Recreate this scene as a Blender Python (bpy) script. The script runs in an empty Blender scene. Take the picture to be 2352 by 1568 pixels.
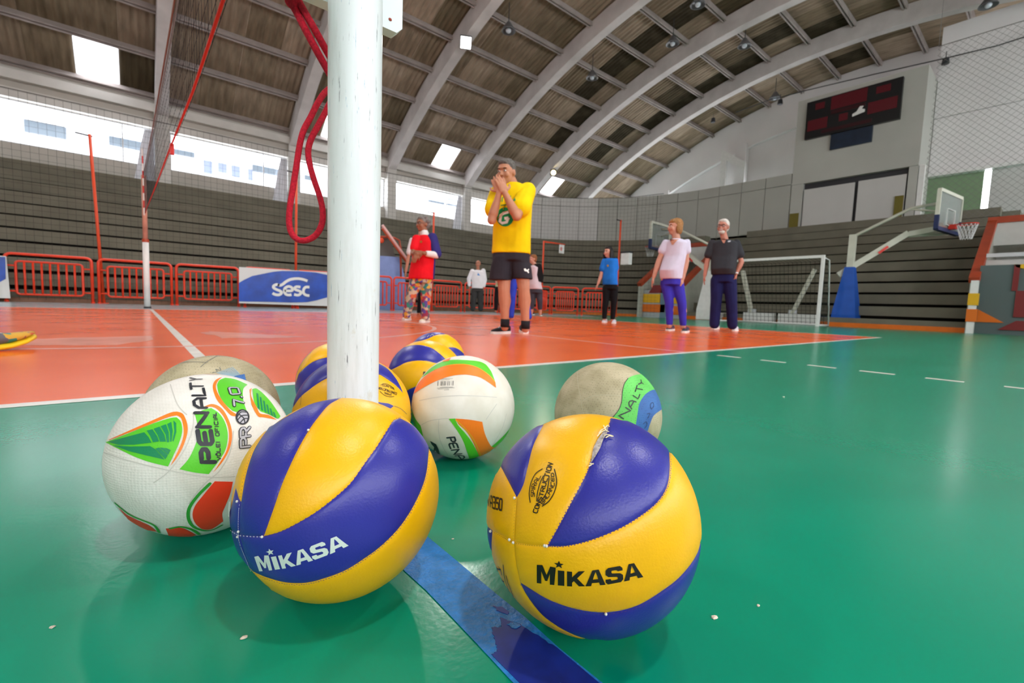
import bpy, bmesh, math, random
import numpy as np
from mathutils import Vector, Matrix, geometry
PI = math.pi
rnd = random.Random(7)
scn = bpy.context.scene
COL = scn.collection

# ------------------------------------------------------------------ camera
IW, IH = 2352, 1568
FPX, PITCH, ROLL, HCAM, YAW = 1038.132, 0.080826, 0.0351237, 0.317247, 0.8727321
_ex = np.array([math.sin(YAW), math.cos(YAW)]); _ey = np.array([-math.cos(YAW), math.sin(YAW)])
def _tw(v): return np.array([v[:2] @ _ex, v[:2] @ _ey, v[2]])
_F0 = np.array([0, math.cos(PITCH), -math.sin(PITCH)]); _U0 = np.array([0, math.sin(PITCH), math.cos(PITCH)]); _R0 = np.array([1., 0, 0])
CR = _tw(_R0*math.cos(ROLL) + _U0*math.sin(ROLL)); CU = _tw(-_R0*math.sin(ROLL) + _U0*math.cos(ROLL)); CF = _tw(_F0)
CC = np.array([0, 0, HCAM])
cam_d = bpy.data.cameras.new('camera'); cam = bpy.data.objects.new('camera', cam_d); COL.objects.link(cam)
cam_d.sensor_width = 36.0; cam_d.lens = FPX*36.0/IW; cam_d.clip_start = 0.02; cam_d.clip_end = 400
cam.matrix_world = Matrix([[CR[0], CU[0], -CF[0], CC[0]], [CR[1], CU[1], -CF[1], CC[1]], [CR[2], CU[2], -CF[2], CC[2]], [0, 0, 0, 1]])
cam_d.dof.use_dof = True; cam_d.dof.focus_distance = 0.46; cam_d.dof.aperture_fstop = 11.0
scn.camera = cam

# ------------------------------------------------------------------ light
scn.view_settings.view_transform = 'Standard'; scn.view_settings.look = 'None'
scn.view_settings.gamma = 1.0; scn.view_settings.use_curve_mapping = False
scn.view_settings.exposure = 0.06
try: scn.cycles.use_denoising = True
except Exception: pass
wd = bpy.data.worlds.new('sky'); scn.world = wd; wd.use_nodes = True
bg = wd.node_tree.nodes['Background']; bg.inputs[0].default_value = (0.97, 0.97, 1.0, 1); bg.inputs[1].default_value = 7.6

# ------------------------------------------------------------------ pixel -> direction
def ray(u, v): return (u-IW/2)/FPX*CR - (v-IH/2)/FPX*CU + CF
def hit(u, v, ax, val):
    d = ray(u, v); t = (val-CC[ax])/d[ax]; return CC + t*d
def proj(P):
    d = np.asarray(P, float)-CC; z = d @ CF
    return IW/2+FPX*(d @ CR)/z, IH/2-FPX*(d @ CU)/z

# ------------------------------------------------------------------ materials
MATS = {}
def mat(name, col, rough=0.5, spec=0.4, metal=0.0, var=0.0, vscale=5.0, bump=0.0, bscale=60.0, col2=None, coat=0.0, trans=0.0, emit=None, estr=0.0, sheen=0.0, vstretch=None, sss=0.0):
    if name in MATS: return MATS[name]
    m = bpy.data.materials.new(name); m.use_nodes = True; nt = m.node_tree; N = nt.nodes; L = nt.links
    b = N['Principled BSDF']
    c4 = (*col, 1)
    b.inputs['Base Color'].default_value = c4
    b.inputs['Roughness'].default_value = rough
    b.inputs['Specular IOR Level'].default_value = spec
    b.inputs['Metallic'].default_value = metal
    b.inputs['Coat Weight'].default_value = coat
    b.inputs['Coat Roughness'].default_value = 0.12
    b.inputs['Transmission Weight'].default_value = trans
    if sheen: b.inputs['Sheen Weight'].default_value = sheen
    if emit: b.inputs['Emission Color'].default_value = (*emit, 1); b.inputs['Emission Strength'].default_value = estr
    if var or bump:
        tc = N.new('ShaderNodeTexCoord'); src = tc.outputs['Object']
        if vstretch:
            mp = N.new('ShaderNodeMapping'); mp.inputs['Scale'].default_value = vstretch; L.new(src, mp.inputs[0]); src = mp.outputs[0]
    if var:
        nz = N.new('ShaderNodeTexNoise'); nz.inputs['Scale'].default_value = vscale; nz.inputs['Detail'].default_value = 6; L.new(src, nz.inputs['Vector'])
        rp = N.new('ShaderNodeValToRGB'); L.new(nz.outputs['Fac'], rp.inputs[0])
        c2 = col2 if col2 else tuple(x*(1-var) for x in col)
        rp.color_ramp.elements[0].position = 0.32; rp.color_ramp.elements[0].color = (*c2, 1)
        rp.color_ramp.elements[1].position = 0.68; rp.color_ramp.elements[1].color = (*[min(1, x*(1+var*0.4)) for x in col], 1)
        L.new(rp.outputs[0], b.inputs['Base Color'])
    if bump:
        n2 = N.new('ShaderNodeTexNoise'); n2.inputs['Scale'].default_value = bscale; n2.inputs['Detail'].default_value = 4; L.new(src, n2.inputs['Vector'])
        bp = N.new('ShaderNodeBump'); bp.inputs['Strength'].default_value = bump; bp.inputs['Distance'].default_value = 0.01
        L.new(n2.outputs['Fac'], bp.inputs['Height']); L.new(bp.outputs[0], b.inputs['Normal'])
    MATS[name] = m
    return m

# ------------------------------------------------------------------ mesh helpers
class MB:
    def __init__(s): s.v = []; s.f = []; s.mi = []
    def add(s, vs, fs, mi=0):
        o = len(s.v); s.v += [tuple(map(float, p)) for p in vs]; s.f += [[i+o for i in f] for f in fs]; s.mi += [mi]*len(fs); return s
    def box(s, lo, hi, mi=0, M=None):
        x0, y0, z0 = lo; x1, y1, z1 = hi
        vs = [(x0,y0,z0),(x1,y0,z0),(x1,y1,z0),(x0,y1,z0),(x0,y0,z1),(x1,y0,z1),(x1,y1,z1),(x0,y1,z1)]
        if M is not None: vs = [tuple(M @ Vector(p)) for p in vs]
        return s.add(vs, [(0,3,2,1),(4,5,6,7),(0,1,5,4),(1,2,6,5),(2,3,7,6),(3,0,4,7)], mi)
    def bar(s, a, b, w, h, up=(0,0,1), mi=0):
        a = Vector(a); b = Vector(b); d = (b-a).normalized(); x = d.cross(Vector(up))
        if x.length < 1e-5: x = Vector((1,0,0))
        x.normalize(); y = x.cross(d)
        vs = [p + x*(i*w/2) + y*(j*h/2) for p in (a, b) for i, j in ((-1,-1),(1,-1),(1,1),(-1,1))]
        return s.add(vs, [(0,1,2,3),(7,6,5,4),(0,4,5,1),(1,5,6,2),(2,6,7,3),(3,7,4,0)], mi)
    def tube(s, pts, r, n=8, mi=0, closed=False, caps=True):
        P = [Vector(p) for p in pts]; m = len(P); rr = r if isinstance(r, (list, tuple)) else [r]*m
        prev = None; rings = []
        for i, p in enumerate(P):
            a = P[i-1] if (i > 0 or closed) else p; b = P[(i+1) % m] if (i < m-1 or closed) else p
            d = (b-a).normalized()
            if prev is None:
                ref = Vector((0,0,1)) if abs(d.z) < 0.9 else Vector((1,0,0))
                x = d.cross(ref).normalized()
            else:
                x = (prev - d*prev.dot(d)); x = x.normalized() if x.length > 1e-6 else d.orthogonal().normalized()
            prev = x; y = d.cross(x)
            rings.append([p + (x*math.cos(2*PI*k/n) + y*math.sin(2*PI*k/n))*rr[i] for k in range(n)])
        vs = [q for R in rings for q in R]; fs = []
        for i in range(m if closed else m-1):
            for k in range(n):
                fs.append((i*n+k, i*n+(k+1) % n, ((i+1) % m)*n+(k+1) % n, ((i+1) % m)*n+k))
        if caps and not closed: fs += [tuple(range(n-1, -1, -1)), tuple(range((m-1)*n, m*n))]
        return s.add(vs, fs, mi)
    def loft(s, rings, caps=True, mi=0):
        n = len(rings[0]); vs = [q for R in rings for q in R]; fs = []
        for i in range(len(rings)-1):
            for k in range(n): fs.append((i*n+k, i*n+(k+1) % n, (i+1)*n+(k+1) % n, (i+1)*n+k))
        if caps: fs += [tuple(range(n-1, -1, -1)), tuple(range((len(rings)-1)*n, len(rings)*n))]
        return s.add(vs, fs, mi)
    def lathe(s, prof, c=(0,0,0), n=24, mi=0):
        rings = [[(c[0]+r*math.cos(2*PI*k/n), c[1]+r*math.sin(2*PI*k/n), c[2]+z) for k in range(n)] for r, z in prof]
        return s.loft(rings, True, mi)
    def prism(s, poly, off, mi=0):
        n = len(poly); off = Vector(off); vs = [Vector(p) for p in poly] + [Vector(p)+off for p in poly]
        fs = [tuple(range(n-1, -1, -1)), tuple(range(n, 2*n))] + [(i, (i+1) % n, n+(i+1) % n, n+i) for i in range(n)]
        return s.add(vs, fs, mi)
    def ell(s, c, rx, ry, rz, axes=None, n=16, m=10, mi=0):
        ax = axes or (Vector((1,0,0)), Vector((0,1,0)), Vector((0,0,1))); c = Vector(c)
        rings = []
        for j in range(1, m):
            a = PI*j/m - PI/2
            rings.append([c + Vector(ax[0])*rx*math.cos(a)*math.cos(2*PI*k/n) + Vector(ax[1])*ry*math.cos(a)*math.sin(2*PI*k/n) + Vector(ax[2])*rz*math.sin(a) for k in range(n)])
        return s.loft(rings, True, mi)
    def mesh(s, name):
        me = bpy.data.meshes.new(name); me.from_pydata(s.v, [], s.f); me.update(); return me
def wm(o):
    return (wm(o.parent) @ o.matrix_parent_inverse @ o.matrix_basis) if o.parent else o.matrix_basis.copy()
def link(name, me, mats=None, parent=None, smooth=False, local=False):
    o = bpy.data.objects.new(name, me); COL.objects.link(o)
    if mats is not None and me is not None and len(me.materials) == 0:
        for m in (mats if isinstance(mats, (list, tuple)) else [mats]): me.materials.append(m)
    if smooth:
        me.polygons.foreach_set('use_smooth', [True]*len(me.polygons))
    if parent is not None:
        o.parent = parent
        if not local: o.matrix_parent_inverse = wm(parent).inverted()
    return o
def build(name, mb, mats, parent=None, smooth=False, local=False, fixn=True):
    me = mb.mesh(name)
    ms = mats if isinstance(mats, (list, tuple)) else [mats]
    for m in ms: me.materials.append(m)
    if len(ms) > 1: me.polygons.foreach_set('material_index', mb.mi)
    if fixn:
        bm = bmesh.new(); bm.from_mesh(me); bmesh.ops.recalc_face_normals(bm, faces=bm.faces); bm.to_mesh(me); bm.free()
    return link(name, me, None, parent, smooth, local)
def tag(o, label, cat, group=None):
    o['label'] = label; o['category'] = cat
    if group: o['group'] = group
    return o
def struct(o): o['kind'] = 'structure'; return o
def thing(name, label, cat, loc=(0,0,0), rz=0.0, group=None):
    o = bpy.data.objects.new(name, None); COL.objects.link(o); o.empty_display_size = 0.1
    o.location = loc; o.rotation_euler = (0, 0, rz)
    return tag(o, label, cat, group)
def copy_tree(o, parent=None):
    c = o.copy(); COL.objects.link(c); c.parent = parent
    if parent is not None: c.matrix_parent_inverse = o.matrix_parent_inverse.copy()
    for ch in list(o.children): copy_tree(ch, c)
    return c
def smooth_angle(o, ang=0.6):
    me = o.data; me.polygons.foreach_set('use_smooth', [True]*len(me.polygons))
    try: me.set_sharp_from_angle(angle=ang)
    except Exception: pass
    return o
# ================================================================== SETTING
YW = 21.5; YC = 6.24; ZC = -13.4            # left wall, vault axis
XEND = 27.4
RIBX = [-7.95, -3.5, 0.95, 5.4, 9.8, 14.25, 18.65, 23.05]
def arc(th, R, x=0.0):                       # th in degrees from the crown, positive towards the left wall
    t = math.radians(th); return (x, YC + R*math.sin(t), ZC + R*math.cos(t))

# ---- floor
def floor_mat(name, c1, c2, rough=0.21, sc=0.3):
    m = bpy.data.materials.new(name); m.use_nodes = True; nt = m.node_tree; N = nt.nodes; L = nt.links; b = N['Principled BSDF']
    tc = N.new('ShaderNodeTexCoord')
    n1 = N.new('ShaderNodeTexNoise'); n1.inputs['Scale'].default_value = 1.7; n1.inputs['Detail'].default_value = 8; L.new(tc.outputs['Object'], n1.inputs['Vector'])
    r1 = N.new('ShaderNodeValToRGB'); L.new(n1.outputs['Fac'], r1.inputs[0])
    r1.color_ramp.elements[0].position = 0.3; r1.color_ramp.elements[0].color = (*c2, 1); r1.color_ramp.elements[1].position = 0.65; r1.color_ramp.elements[1].color = (*c1, 1)
    # fine scuffs
    mp = N.new('ShaderNodeMapping'); mp.inputs['Scale'].default_value = (3, 22, 1); mp.inputs['Rotation'].default_value = (0, 0, 0.5); L.new(tc.outputs['Object'], mp.inputs[0])
    n2 = N.new('ShaderNodeTexNoise'); n2.inputs['Scale'].default_value = 3.0; n2.inputs['Detail'].default_value = 10; n2.inputs['Roughness'].default_value = 0.75; L.new(mp.outputs[0], n2.inputs['Vector'])
    r2 = N.new('ShaderNodeValToRGB'); L.new(n2.outputs['Fac'], r2.inputs[0]); r2.color_ramp.elements[0].position = 0.70; r2.color_ramp.elements[0].color = (0,0,0,1); r2.color_ramp.elements[1].position = 0.82; r2.color_ramp.elements[1].color = (sc,sc,sc,1)
    mx = N.new('ShaderNodeMix'); mx.data_type = 'RGBA'; L.new(r2.outputs[0], mx.inputs[0]); L.new(r1.outputs[0], mx.inputs[6]); mx.inputs[7].default_value = (*[min(1, 0.25+0.6*x) for x in c1], 1)
    L.new(mx.outputs[2], b.inputs['Base Color'])
    rr = N.new('ShaderNodeMapRange'); L.new(n1.outputs['Fac'], rr.inputs[0]); rr.inputs[3].default_value = rough*0.85; rr.inputs[4].default_value = rough*1.2; L.new(rr.outputs[0], b.inputs['Roughness'])
    b.inputs['Specular IOR Level'].default_value = 0.42
    n3 = N.new('ShaderNodeTexNoise'); n3.inputs['Scale'].default_value = 130; n3.inputs['Detail'].default_value = 2; L.new(tc.outputs['Object'], n3.inputs['Vector'])
    n4 = N.new('ShaderNodeTexNoise'); n4.inputs['Scale'].default_value = 6; n4.inputs['Detail'].default_value = 3; L.new(tc.outputs['Object'], n4.inputs['Vector'])
    ad = N.new('ShaderNodeMath'); ad.operation = 'MULTIPLY_ADD'; L.new(n4.outputs['Fac'], ad.inputs[0]); ad.inputs[1].default_value = 0.25; L.new(n3.outputs['Fac'], ad.inputs[2])
    bp = N.new('ShaderNodeBump'); bp.inputs['Strength'].default_value = 0.035; bp.inputs['Distance'].default_value = 0.004; L.new(ad.outputs[0], bp.inputs['Height']); L.new(bp.outputs[0], b.inputs['Normal'])
    return m
M_GREEN = floor_mat('green_floor_paint', (0.0, 0.265, 0.155), (0.0, 0.23, 0.13))
M_ORANGE = floor_mat('orange_floor_paint', (0.86, 0.125, 0.010), (0.82, 0.11, 0.009), sc=0.05)
M_LINE = mat('white_court_paint', (0.80, 0.78, 0.72), 0.25, var=0.15, vscale=9)
M_FADED = mat('faded_pink_white_paint', (0.86, 0.40, 0.30), 0.25, var=0.2, vscale=4)
M_PATCH = mat('worn_pale_paint', (0.84, 0.30, 0.20), 0.22, var=0.25, vscale=3)
M_BLUE1 = mat('worn_blue_line_paint', (0.02, 0.20, 0.58), 0.40, var=0.35, vscale=70, col2=(0.015, 0.17, 0.46), bump=0.25, bscale=220)
M_BLUE2 = mat('dark_blue_line_tape', (0.006, 0.022, 0.24), 0.45, var=0.3, vscale=40)
floor = struct(build('floor', MB().box((-16, -9.5, -0.2), (28, 22, 0.0)), M_GREEN))
def flat(name, poly, z, m, th=0.0008):
    return build(name, MB().prism([(x, y, z) for x, y in poly], (0, 0, th)), m, floor)
def rect(x0, x1, y0, y1): return [(x0, y0), (x1, y0), (x1, y1), (x0, y1)]
flat('court_surface', rect(-8.75, 9.25, 1.753, 10.753), 0.0002, M_ORANGE)
LZ = 0.0011
flat('grey_surround', [(-12.3, 10.753), (9.25, 10.753), (12.6, 10.2), (14.2, 12.6), (12.4, 14.5), (-12.3, 14.9)], 0.0002, floor_mat('grey_blue_floor_paint', (0.36, 0.42, 0.44), (0.30, 0.37, 0.39)))
flat('court_line', rect(-8.75, 9.25, 1.745, 1.795), LZ, M_LINE)
flat('court_line', rect(-8.75, 9.25, 10.70, 10.753), LZ, M_LINE)
flat('court_line', rect(9.20, 9.25, 1.795, 10.70), LZ, M_LINE)
flat('court_line', rect(0.225, 0.275, 1.795, 10.70), LZ, M_LINE)
flat('court_line', rect(3.225, 3.27, 1.795, 10.70), LZ, M_FADED)
flat('court_line', rect(-2.78, -2.73, 1.795, 10.70), LZ, M_FADED)
for a, b in ((1.40, 1.56), (1.11, 1.26), (0.83, 0.98), (0.55, 0.71), (0.27, 0.42), (-0.02, 0.13), (-0.30, -0.15)):
    flat('court_line_dash', rect(3.265, 3.31, a, b), LZ, M_LINE)
def ring(name, cx, cy, r0, r1, z, m, n=96):
    mb = MB(); vs = []; fs = []
    for k in range(n):
        a = 2*PI*k/n; c, s = math.cos(a), math.sin(a); vs += [(cx+r0*c, cy+r0*s, z), (cx+r1*c, cy+r1*s, z)]
    for k in range(n): j = (k+1) % n; fs.append((2*k, 2*k+1, 2*j+1, 2*j))
    mb.add(vs, fs); return build(name, mb, m, floor, fixn=False)
ring('centre_circle_line', 0.25, 6.24, 2.90, 2.95, 0.0021, M_FADED)
def blob(name, pts, z, m, jag=0.0, seed=1, sub=6):
    r = random.Random(seed); out = []
    for i in range(len(pts)):
        a, b = pts[i], pts[(i+1) % len(pts)]
        for k in range(sub):
            t = k/sub; out.append((a[0]+(b[0]-a[0])*t + r.uniform(-jag, jag), a[1]+(b[1]-a[1])*t + r.uniform(-jag, jag)))
    return flat(name, out, z, m, 0.0004)
blob('worn_paint_patch', [(-0.55, 3.65), (-0.1, 3.5), (0.08, 3.78), (0.1, 4.2), (-0.3, 4.1), (-0.58, 4.02)], 0.0018, M_PATCH, 0.02, 3)
blob('worn_paint_patch', [(0.42, 4.45), (0.5, 3.87), (0.78, 3.8), (1.05, 3.84), (0.75, 4.3), (0.5, 4.6)], 0.0018, M_PATCH, 0.02, 4)
# blue half-way line, worn pale blue with a newer dark blue length
_p = [(0.238, -1.2), (0.297, -1.2), (0.297, 1.74), (0.238, 1.74)]
blob('blue_line', _p, 0.0006, M_BLUE1, 0.0015, 5, 60)
blob('dark_blue_line', [(0.244, -1.2), (0.294, -1.2), (0.294, 0.27), (0.287, 0.315), (0.277, 0.333), (0.270, 0.322), (0.262, 0.328), (0.254, 0.312), (0.248, 0.300), (0.240, 0.30)], 0.0011, M_BLUE2, 0.0010, 6, 10)
blob('dark_blue_line_chip', [(0.283, 0.352), (0.289, 0.345), (0.291, 0.336), (0.287, 0.332), (0.281, 0.343)], 0.0011, M_BLUE2, 0.001, 8, 4)
blob('blue_line_chip', [(0.260, 0.245), (0.268, 0.240), (0.270, 0.228), (0.264, 0.222), (0.258, 0.232)], 0.0016, M_BLUE1, 0.001, 9, 4)
blob('blue_line_chip', [(0.276, 0.322), (0.284, 0.320), (0.286, 0.312), (0.279, 0.311)], 0.0016, M_BLUE1, 0.0008, 10, 4)

# ---- walls
M_WALL = mat('off_white_plaster', (0.66, 0.64, 0.60), 0.8, 0.2, var=0.12, vscale=1.2)
M_WALL2 = mat('white_end_wall_paint', (0.82, 0.80, 0.80), 0.8, 0.2, var=0.06, vscale=0.6)
M_SILL = mat('grey_beige_plaster', (0.52, 0.49, 0.44), 0.85, 0.2, var=0.1, vscale=1.0)
M_RIB = mat('pale_grey_arch_paint', (0.58, 0.545, 0.53), 0.75, 0.25, var=0.15, vscale=1.5)
M_PURLIN = mat('taupe_purlin_paint', (0.36, 0.315, 0.295), 0.8, 0.2, var=0.2, vscale=2)
M_DARKMETAL = mat('dark_metal', (0.03, 0.03, 0.035), 0.5)
M_ALU = mat('pale_aluminium', (0.62, 0.64, 0.66), 0.4, 0.5)
x0 = -16
struct(build('wall_left', MB().box((x0, YW, 0), (XEND, YW+0.25, 4.86)).box((x0, YW-0.02, 6.22), (XEND, YW+0.25, 7.5)), M_SILL))
struct(build('trim_1', MB().box((x0, YW-0.14, 6.22), (XEND, YW-0.022, 6.52)).box((x0, YW-0.30, 6.74), (XEND, YW-0.022, 7.02)), M_WALL))
for i, x in enumerate(RIBX):
    struct(build('trim_column', MB().box((x-0.22, YW-0.34, 3.9), (x+0.22, YW+0.26, 6.9)), M_WALL))
# the wall behind the camera and the rear gable: unseen; right wall opening widened for fill light
struct(build('wall_right', MB().box((x0, -9.25, 0), (XEND, -9.0, 3.2)).box((x0, -9.25, 6.9), (XEND, -9.0, 7.5)), M_SILL))
for i, x in enumerate(RIBX): struct(build('trim_column', MB().box((x-0.22, -9.26, 0), (x+0.22, -8.7, 6.9)), M_WALL))
_pts = [(-12.6, 21.5, 0)] + [arc(37.2-74.4*k/40, 25.75, -12.6) for k in range(41)] + [(-12.6, -9.0, 0)]
struct(build('wall_rear', MB().prism(_pts, (0.2, 0, 0)), M_WALL))
# windows between columns: frame bars only, open louvre frames with glass panes
M_GLASS = bpy.data.materials.new('window_glass'); M_GLASS.use_nodes = True
_n = M_GLASS.node_tree; _n.nodes.remove(_n.nodes['Principled BSDF'])
_t = _n.nodes.new('ShaderNodeBsdfTransparent'); _t.inputs[0].default_value = (0.96, 0.98, 1, 1); _g = _n.nodes.new('ShaderNodeBsdfGlossy'); _g.inputs['Roughness'].default_value = 0.03
_m = _n.nodes.new('ShaderNodeMixShader'); _m.inputs[0].default_value = 0.06
_n.links.new(_t.outputs[0], _m.inputs[1]); _n.links.new(_g.outputs[0], _m.inputs[2]); _n.links.new(_m.outputs[0], _n.nodes['Material Output'].inputs[0])
wi = 1
for i in range(len(RIBX)):
    xa = RIBX[i]+0.22; xb = (RIBX[i+1] if i+1 < len(RIBX) else XEND)-0.22
    fr = MB()
    fr.box((xa, YW+0.1, 4.86), (xb, YW+0.16, 4.91)).box((xa, YW+0.1, 6.17), (xb, YW+0.16, 6.22))
    for xx in (xa, xb-0.05): fr.box((xx, YW+0.1, 4.91), (xx+0.05, YW+0.16, 6.17))
    xm = xb-0.9
    fr.box((xm, YW+0.1, 4.91), (xm+0.04, YW+0.16, 6.17))
    w = struct(build('window_%d' % wi, fr, M_ALU)); wi += 1
    build('pane', MB().box((xa+0.05, YW+0.125, 4.91), (xm, YW+0.131, 6.17)), M_GLASS, w)
    build('pane', MB().box((xm+0.04, YW+0.125, 4.91), (xb-0.05, YW+0.131, 6.17)), M_GLASS, w)

# ---- ceiling: arches, purlins, corrugated sheets
THS = [36.1-3.61*k for k in range(0, 21)]          # purlin angles
for i, x in enumerate(RIBX):
    rings = []
    for k in range(0, 49):
        th = 37.9 - 76.0*k/48
        rings.append([arc(th, 25.0, x-0.19), arc(th, 25.0, x+0.19), arc(th, 25.68, x+0.19), arc(th, 25.68, x-0.19)])
    struct(build('trim_arch', MB().loft(rings), M_RIB))
ceil = bpy.data.objects.new('ceiling', None); COL.objects.link(ceil); ceil.empty_display_size = 0.5; struct(ceil)
def sheet_mat():
    m = bpy.data.materials.new('aged_fibre_cement_sheet'); m.use_nodes = True; nt = m.node_tree; N = nt.nodes; L = nt.links; b = N['Principled BSDF']
    oi = N.new('ShaderNodeObjectInfo'); tc = N.new('ShaderNodeTexCoord')
    rp = N.new('ShaderNodeValToRGB'); L.new(oi.outputs['Random'], rp.inputs[0]); e = rp.color_ramp.elements
    e[0].position = 0.0; e[0].color = (0.075, 0.058, 0.034, 1); e[1].position = 1.0; e[1].color = (0.38, 0.30, 0.225, 1)
    x = e.new(0.12); x.color = (0.18, 0.14, 0.09, 1); x = e.new(0.5); x.color = (0.26, 0.20, 0.14, 1)
    mp = N.new('ShaderNodeMapping'); mp.inputs['Scale'].default_value = (2.5, 0.5, 1); L.new(tc.outputs['Object'], mp.inputs[0])
    nz = N.new('ShaderNodeTexNoise'); nz.inputs['Scale'].default_value = 2.2; nz.inputs['Detail'].default_value = 7; L.new(mp.outputs[0], nz.inputs['Vector'])
    cb = N.new('ShaderNodeCombineXYZ'); ml = N.new('ShaderNodeMath'); ml.operation = 'MULTIPLY'; ml.inputs[1].default_value = 50; L.new(oi.outputs['Random'], ml.inputs[0]); L.new(ml.outputs[0], cb.inputs[0]); L.new(ml.outputs[0], cb.inputs[1]); L.new(cb.outputs[0], mp.inputs['Location'])
    r2 = N.new('ShaderNodeMapRange'); L.new(nz.outputs['Fac'], r2.inputs[0]); r2.inputs[1].default_value = 0.3; r2.inputs[2].default_value = 0.7; r2.inputs[3].default_value = 0.68; r2.inputs[4].default_value = 1.2
    mm = N.new('ShaderNodeVectorMath'); mm.operation = 'SCALE'; L.new(rp.outputs[0], mm.inputs[0]); L.new(r2.outputs[0], mm.inputs['Scale']); L.new(mm.outputs[0], b.inputs['Base Color'])
    b.inputs['Roughness'].default_value = 0.9; b.inputs['Specular IOR Level'].default_value = 0.15
    return m
M_SHEET = sheet_mat(); M_SEAMS = mat('pale_sheet_lap', (0.46, 0.38, 0.30), 0.9, 0.1, var=0.4, vscale=3)
M_SHEETDARK = mat('dark_stained_roof_sheet', (0.055, 0.045, 0.028), 0.9, 0.1, var=0.4, vscale=2)
M_SKYL = bpy.data.materials.new('translucent_skylight_sheet'); M_SKYL.use_nodes = True
_n = M_SKYL.node_tree; _n.nodes.remove(_n.nodes['Principled BSDF']); _t = _n.nodes.new('ShaderNodeBsdfTransparent'); _t.inputs[0].default_value = (0.9, 0.92, 0.95, 1); _g = _n.nodes.new('ShaderNodeBsdfTranslucent'); _g.inputs[0].default_value = (0.9, 0.92, 0.95, 1)
_m = _n.nodes.new('ShaderNodeMixShader'); _m.inputs[0].default_value = 0.4; _n.links.new(_t.outputs[0], _m.inputs[1]); _n.links.new(_g.outputs[0], _m.inputs[2]); _n.links.new(_m.outputs[0], _n.nodes['Material Output'].inputs[0])
SW = (4.45-0.0)/4                                  # sheet width
def corr_mesh(name, w, m, nper=6, seg=6):
    # local frame: x along the hall, y along the slope (arc), z radial outwards; drawn flat, 2 chords along the arc
    vs = []; fs = []; n = nper*seg
    L_ = 25.72*math.radians(3.61)*1.03
    for j in range(3):
        y = -L_/2 + L_*j/2; dz = -(y*y)/(2*25.72)
        for k in range(n+1):
            xx = -w/2 + w*k/n; vs.append((xx, y, dz + 0.026*math.cos(2*PI*k/seg)))
    for j in range(2):
        for k in range(n): a = j*(n+1)+k; fs.append((a, a+1, a+n+2, a+n+1))
    me = bpy.data.meshes.new(name); me.from_pydata(vs, [], fs); me.materials.append(m); me.materials.append(M_SEAMS if m is M_SHEET else m)
    me.polygons.foreach_set('material_index', [1 if (i % n) in (0,) else 0 for i in range(len(fs))]); me.polygons.foreach_set('use_smooth', [True]*len(fs)); me.update(); return me
BAYS = [(-12.4, -7.95)] + [(RIBX[i], RIBX[i+1]) for i in range(len(RIBX)-1)] + [(RIBX[-1], XEND+0.2)]
corr = {}
def sheet_frame(th):
    t = math.radians(th); return Matrix(((1,0,0),(0,math.cos(t),math.sin(t)),(0,-math.sin(t),math.cos(t))))
SKY = {(-0.43, 0), (13.05, 0), (20.7, 0), (7.0, 0)}
DARK = {(21.0, 3), (22.2, 5), (22.2, 7), (21.0, 8), (17.3, 4), (17.3, 6), (17.3, 7), (18.3, 2), (21.9, 2), (18.2, 3), (17.2, 5), (22.3, 4), (22.3, 9), (22.3, 6), (25.6, 9)}
cand = []
for bi, (xa, xb) in enumerate(BAYS):
    for r in range(len(THS)-1):
        th = (THS[r]+THS[r+1])/2
        for c in range(4):
            w = (xb-xa)/4; xc = xa + w*(c+0.5)
            P = np.array(arc(th, 25.72, xc)); d = P-CC; z = d @ CF
            vis = False; area = 0
            if z > 1:
                u, v = proj(P)
                if -120 < u < IW+120 and -140 < v < 760: vis = True; area = 1/(z*z)
            cand.append((vis, area, xc, w, th, r))
cand.sort(key=lambda t: (-int(t[0]), -t[1]))
rest = MB(); nsheet = 0
for vis, area, xc, w, th, r in cand:
    sky = any(abs(xc-a) < 0.56 and r == b for a, b in SKY); dark = any(abs(xc-a) < 0.56 and r == b for a, b in DARK)
    kind = 'sky' if sky else 'dark' if dark else 'std'
    if vis and nsheet < 296 or sky:
        key = (round(w, 2), kind)
        if key not in corr: corr[key] = corr_mesh('roof_sheet', w+0.06, {'sky': M_SKYL, 'dark': M_SHEETDARK, 'std': M_SHEET}[kind])
        o = bpy.data.objects.new('skylight_sheet' if sky else 'roof_sheet', corr[key]); COL.objects.link(o); o.parent = ceil
        o.matrix_basis = Matrix.Translation(arc(th, 25.73 + rnd.uniform(-0.006, 0.012), xc)) @ sheet_frame(th).to_4x4()
        nsheet += 1
    else:
        key = (round(w, 2), 'std')
        if key not in corr: corr[key] = corr_mesh('roof_sheet', w+0.06, M_SHEET)
        Mx = Matrix.Translation(arc(th, 25.73, xc)) @ sheet_frame(th).to_4x4(); me = corr[key]
        rest.add([tuple(Mx @ v.co) for v in me.vertices], [tuple(p.vertices) for p in me.polygons])
o = build('distant_roof_sheets', rest, M_SHEET, ceil, smooth=True, fixn=False); o['kind'] = 'stuff'
for bi, (xa, xb) in enumerate(BAYS):
    for r, th in enumerate(THS):
        fr = sheet_frame(th).to_4x4(); Mx = Matrix.Translation(arc(th, 25.60, 0)) @ fr
        a = xa + 0.19; b = xb - 0.19
        mb = MB().box((a, -0.075, -0.10), (b, -0.03, 0.10), M=Mx).box((a, 0.03, -0.10), (b, 0.075, 0.10), M=Mx).box((a, -0.03, -0.02), (b, 0.03, 0.10), M=Mx)
        build('purlin', mb, M_PURLIN, ceil)
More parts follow.
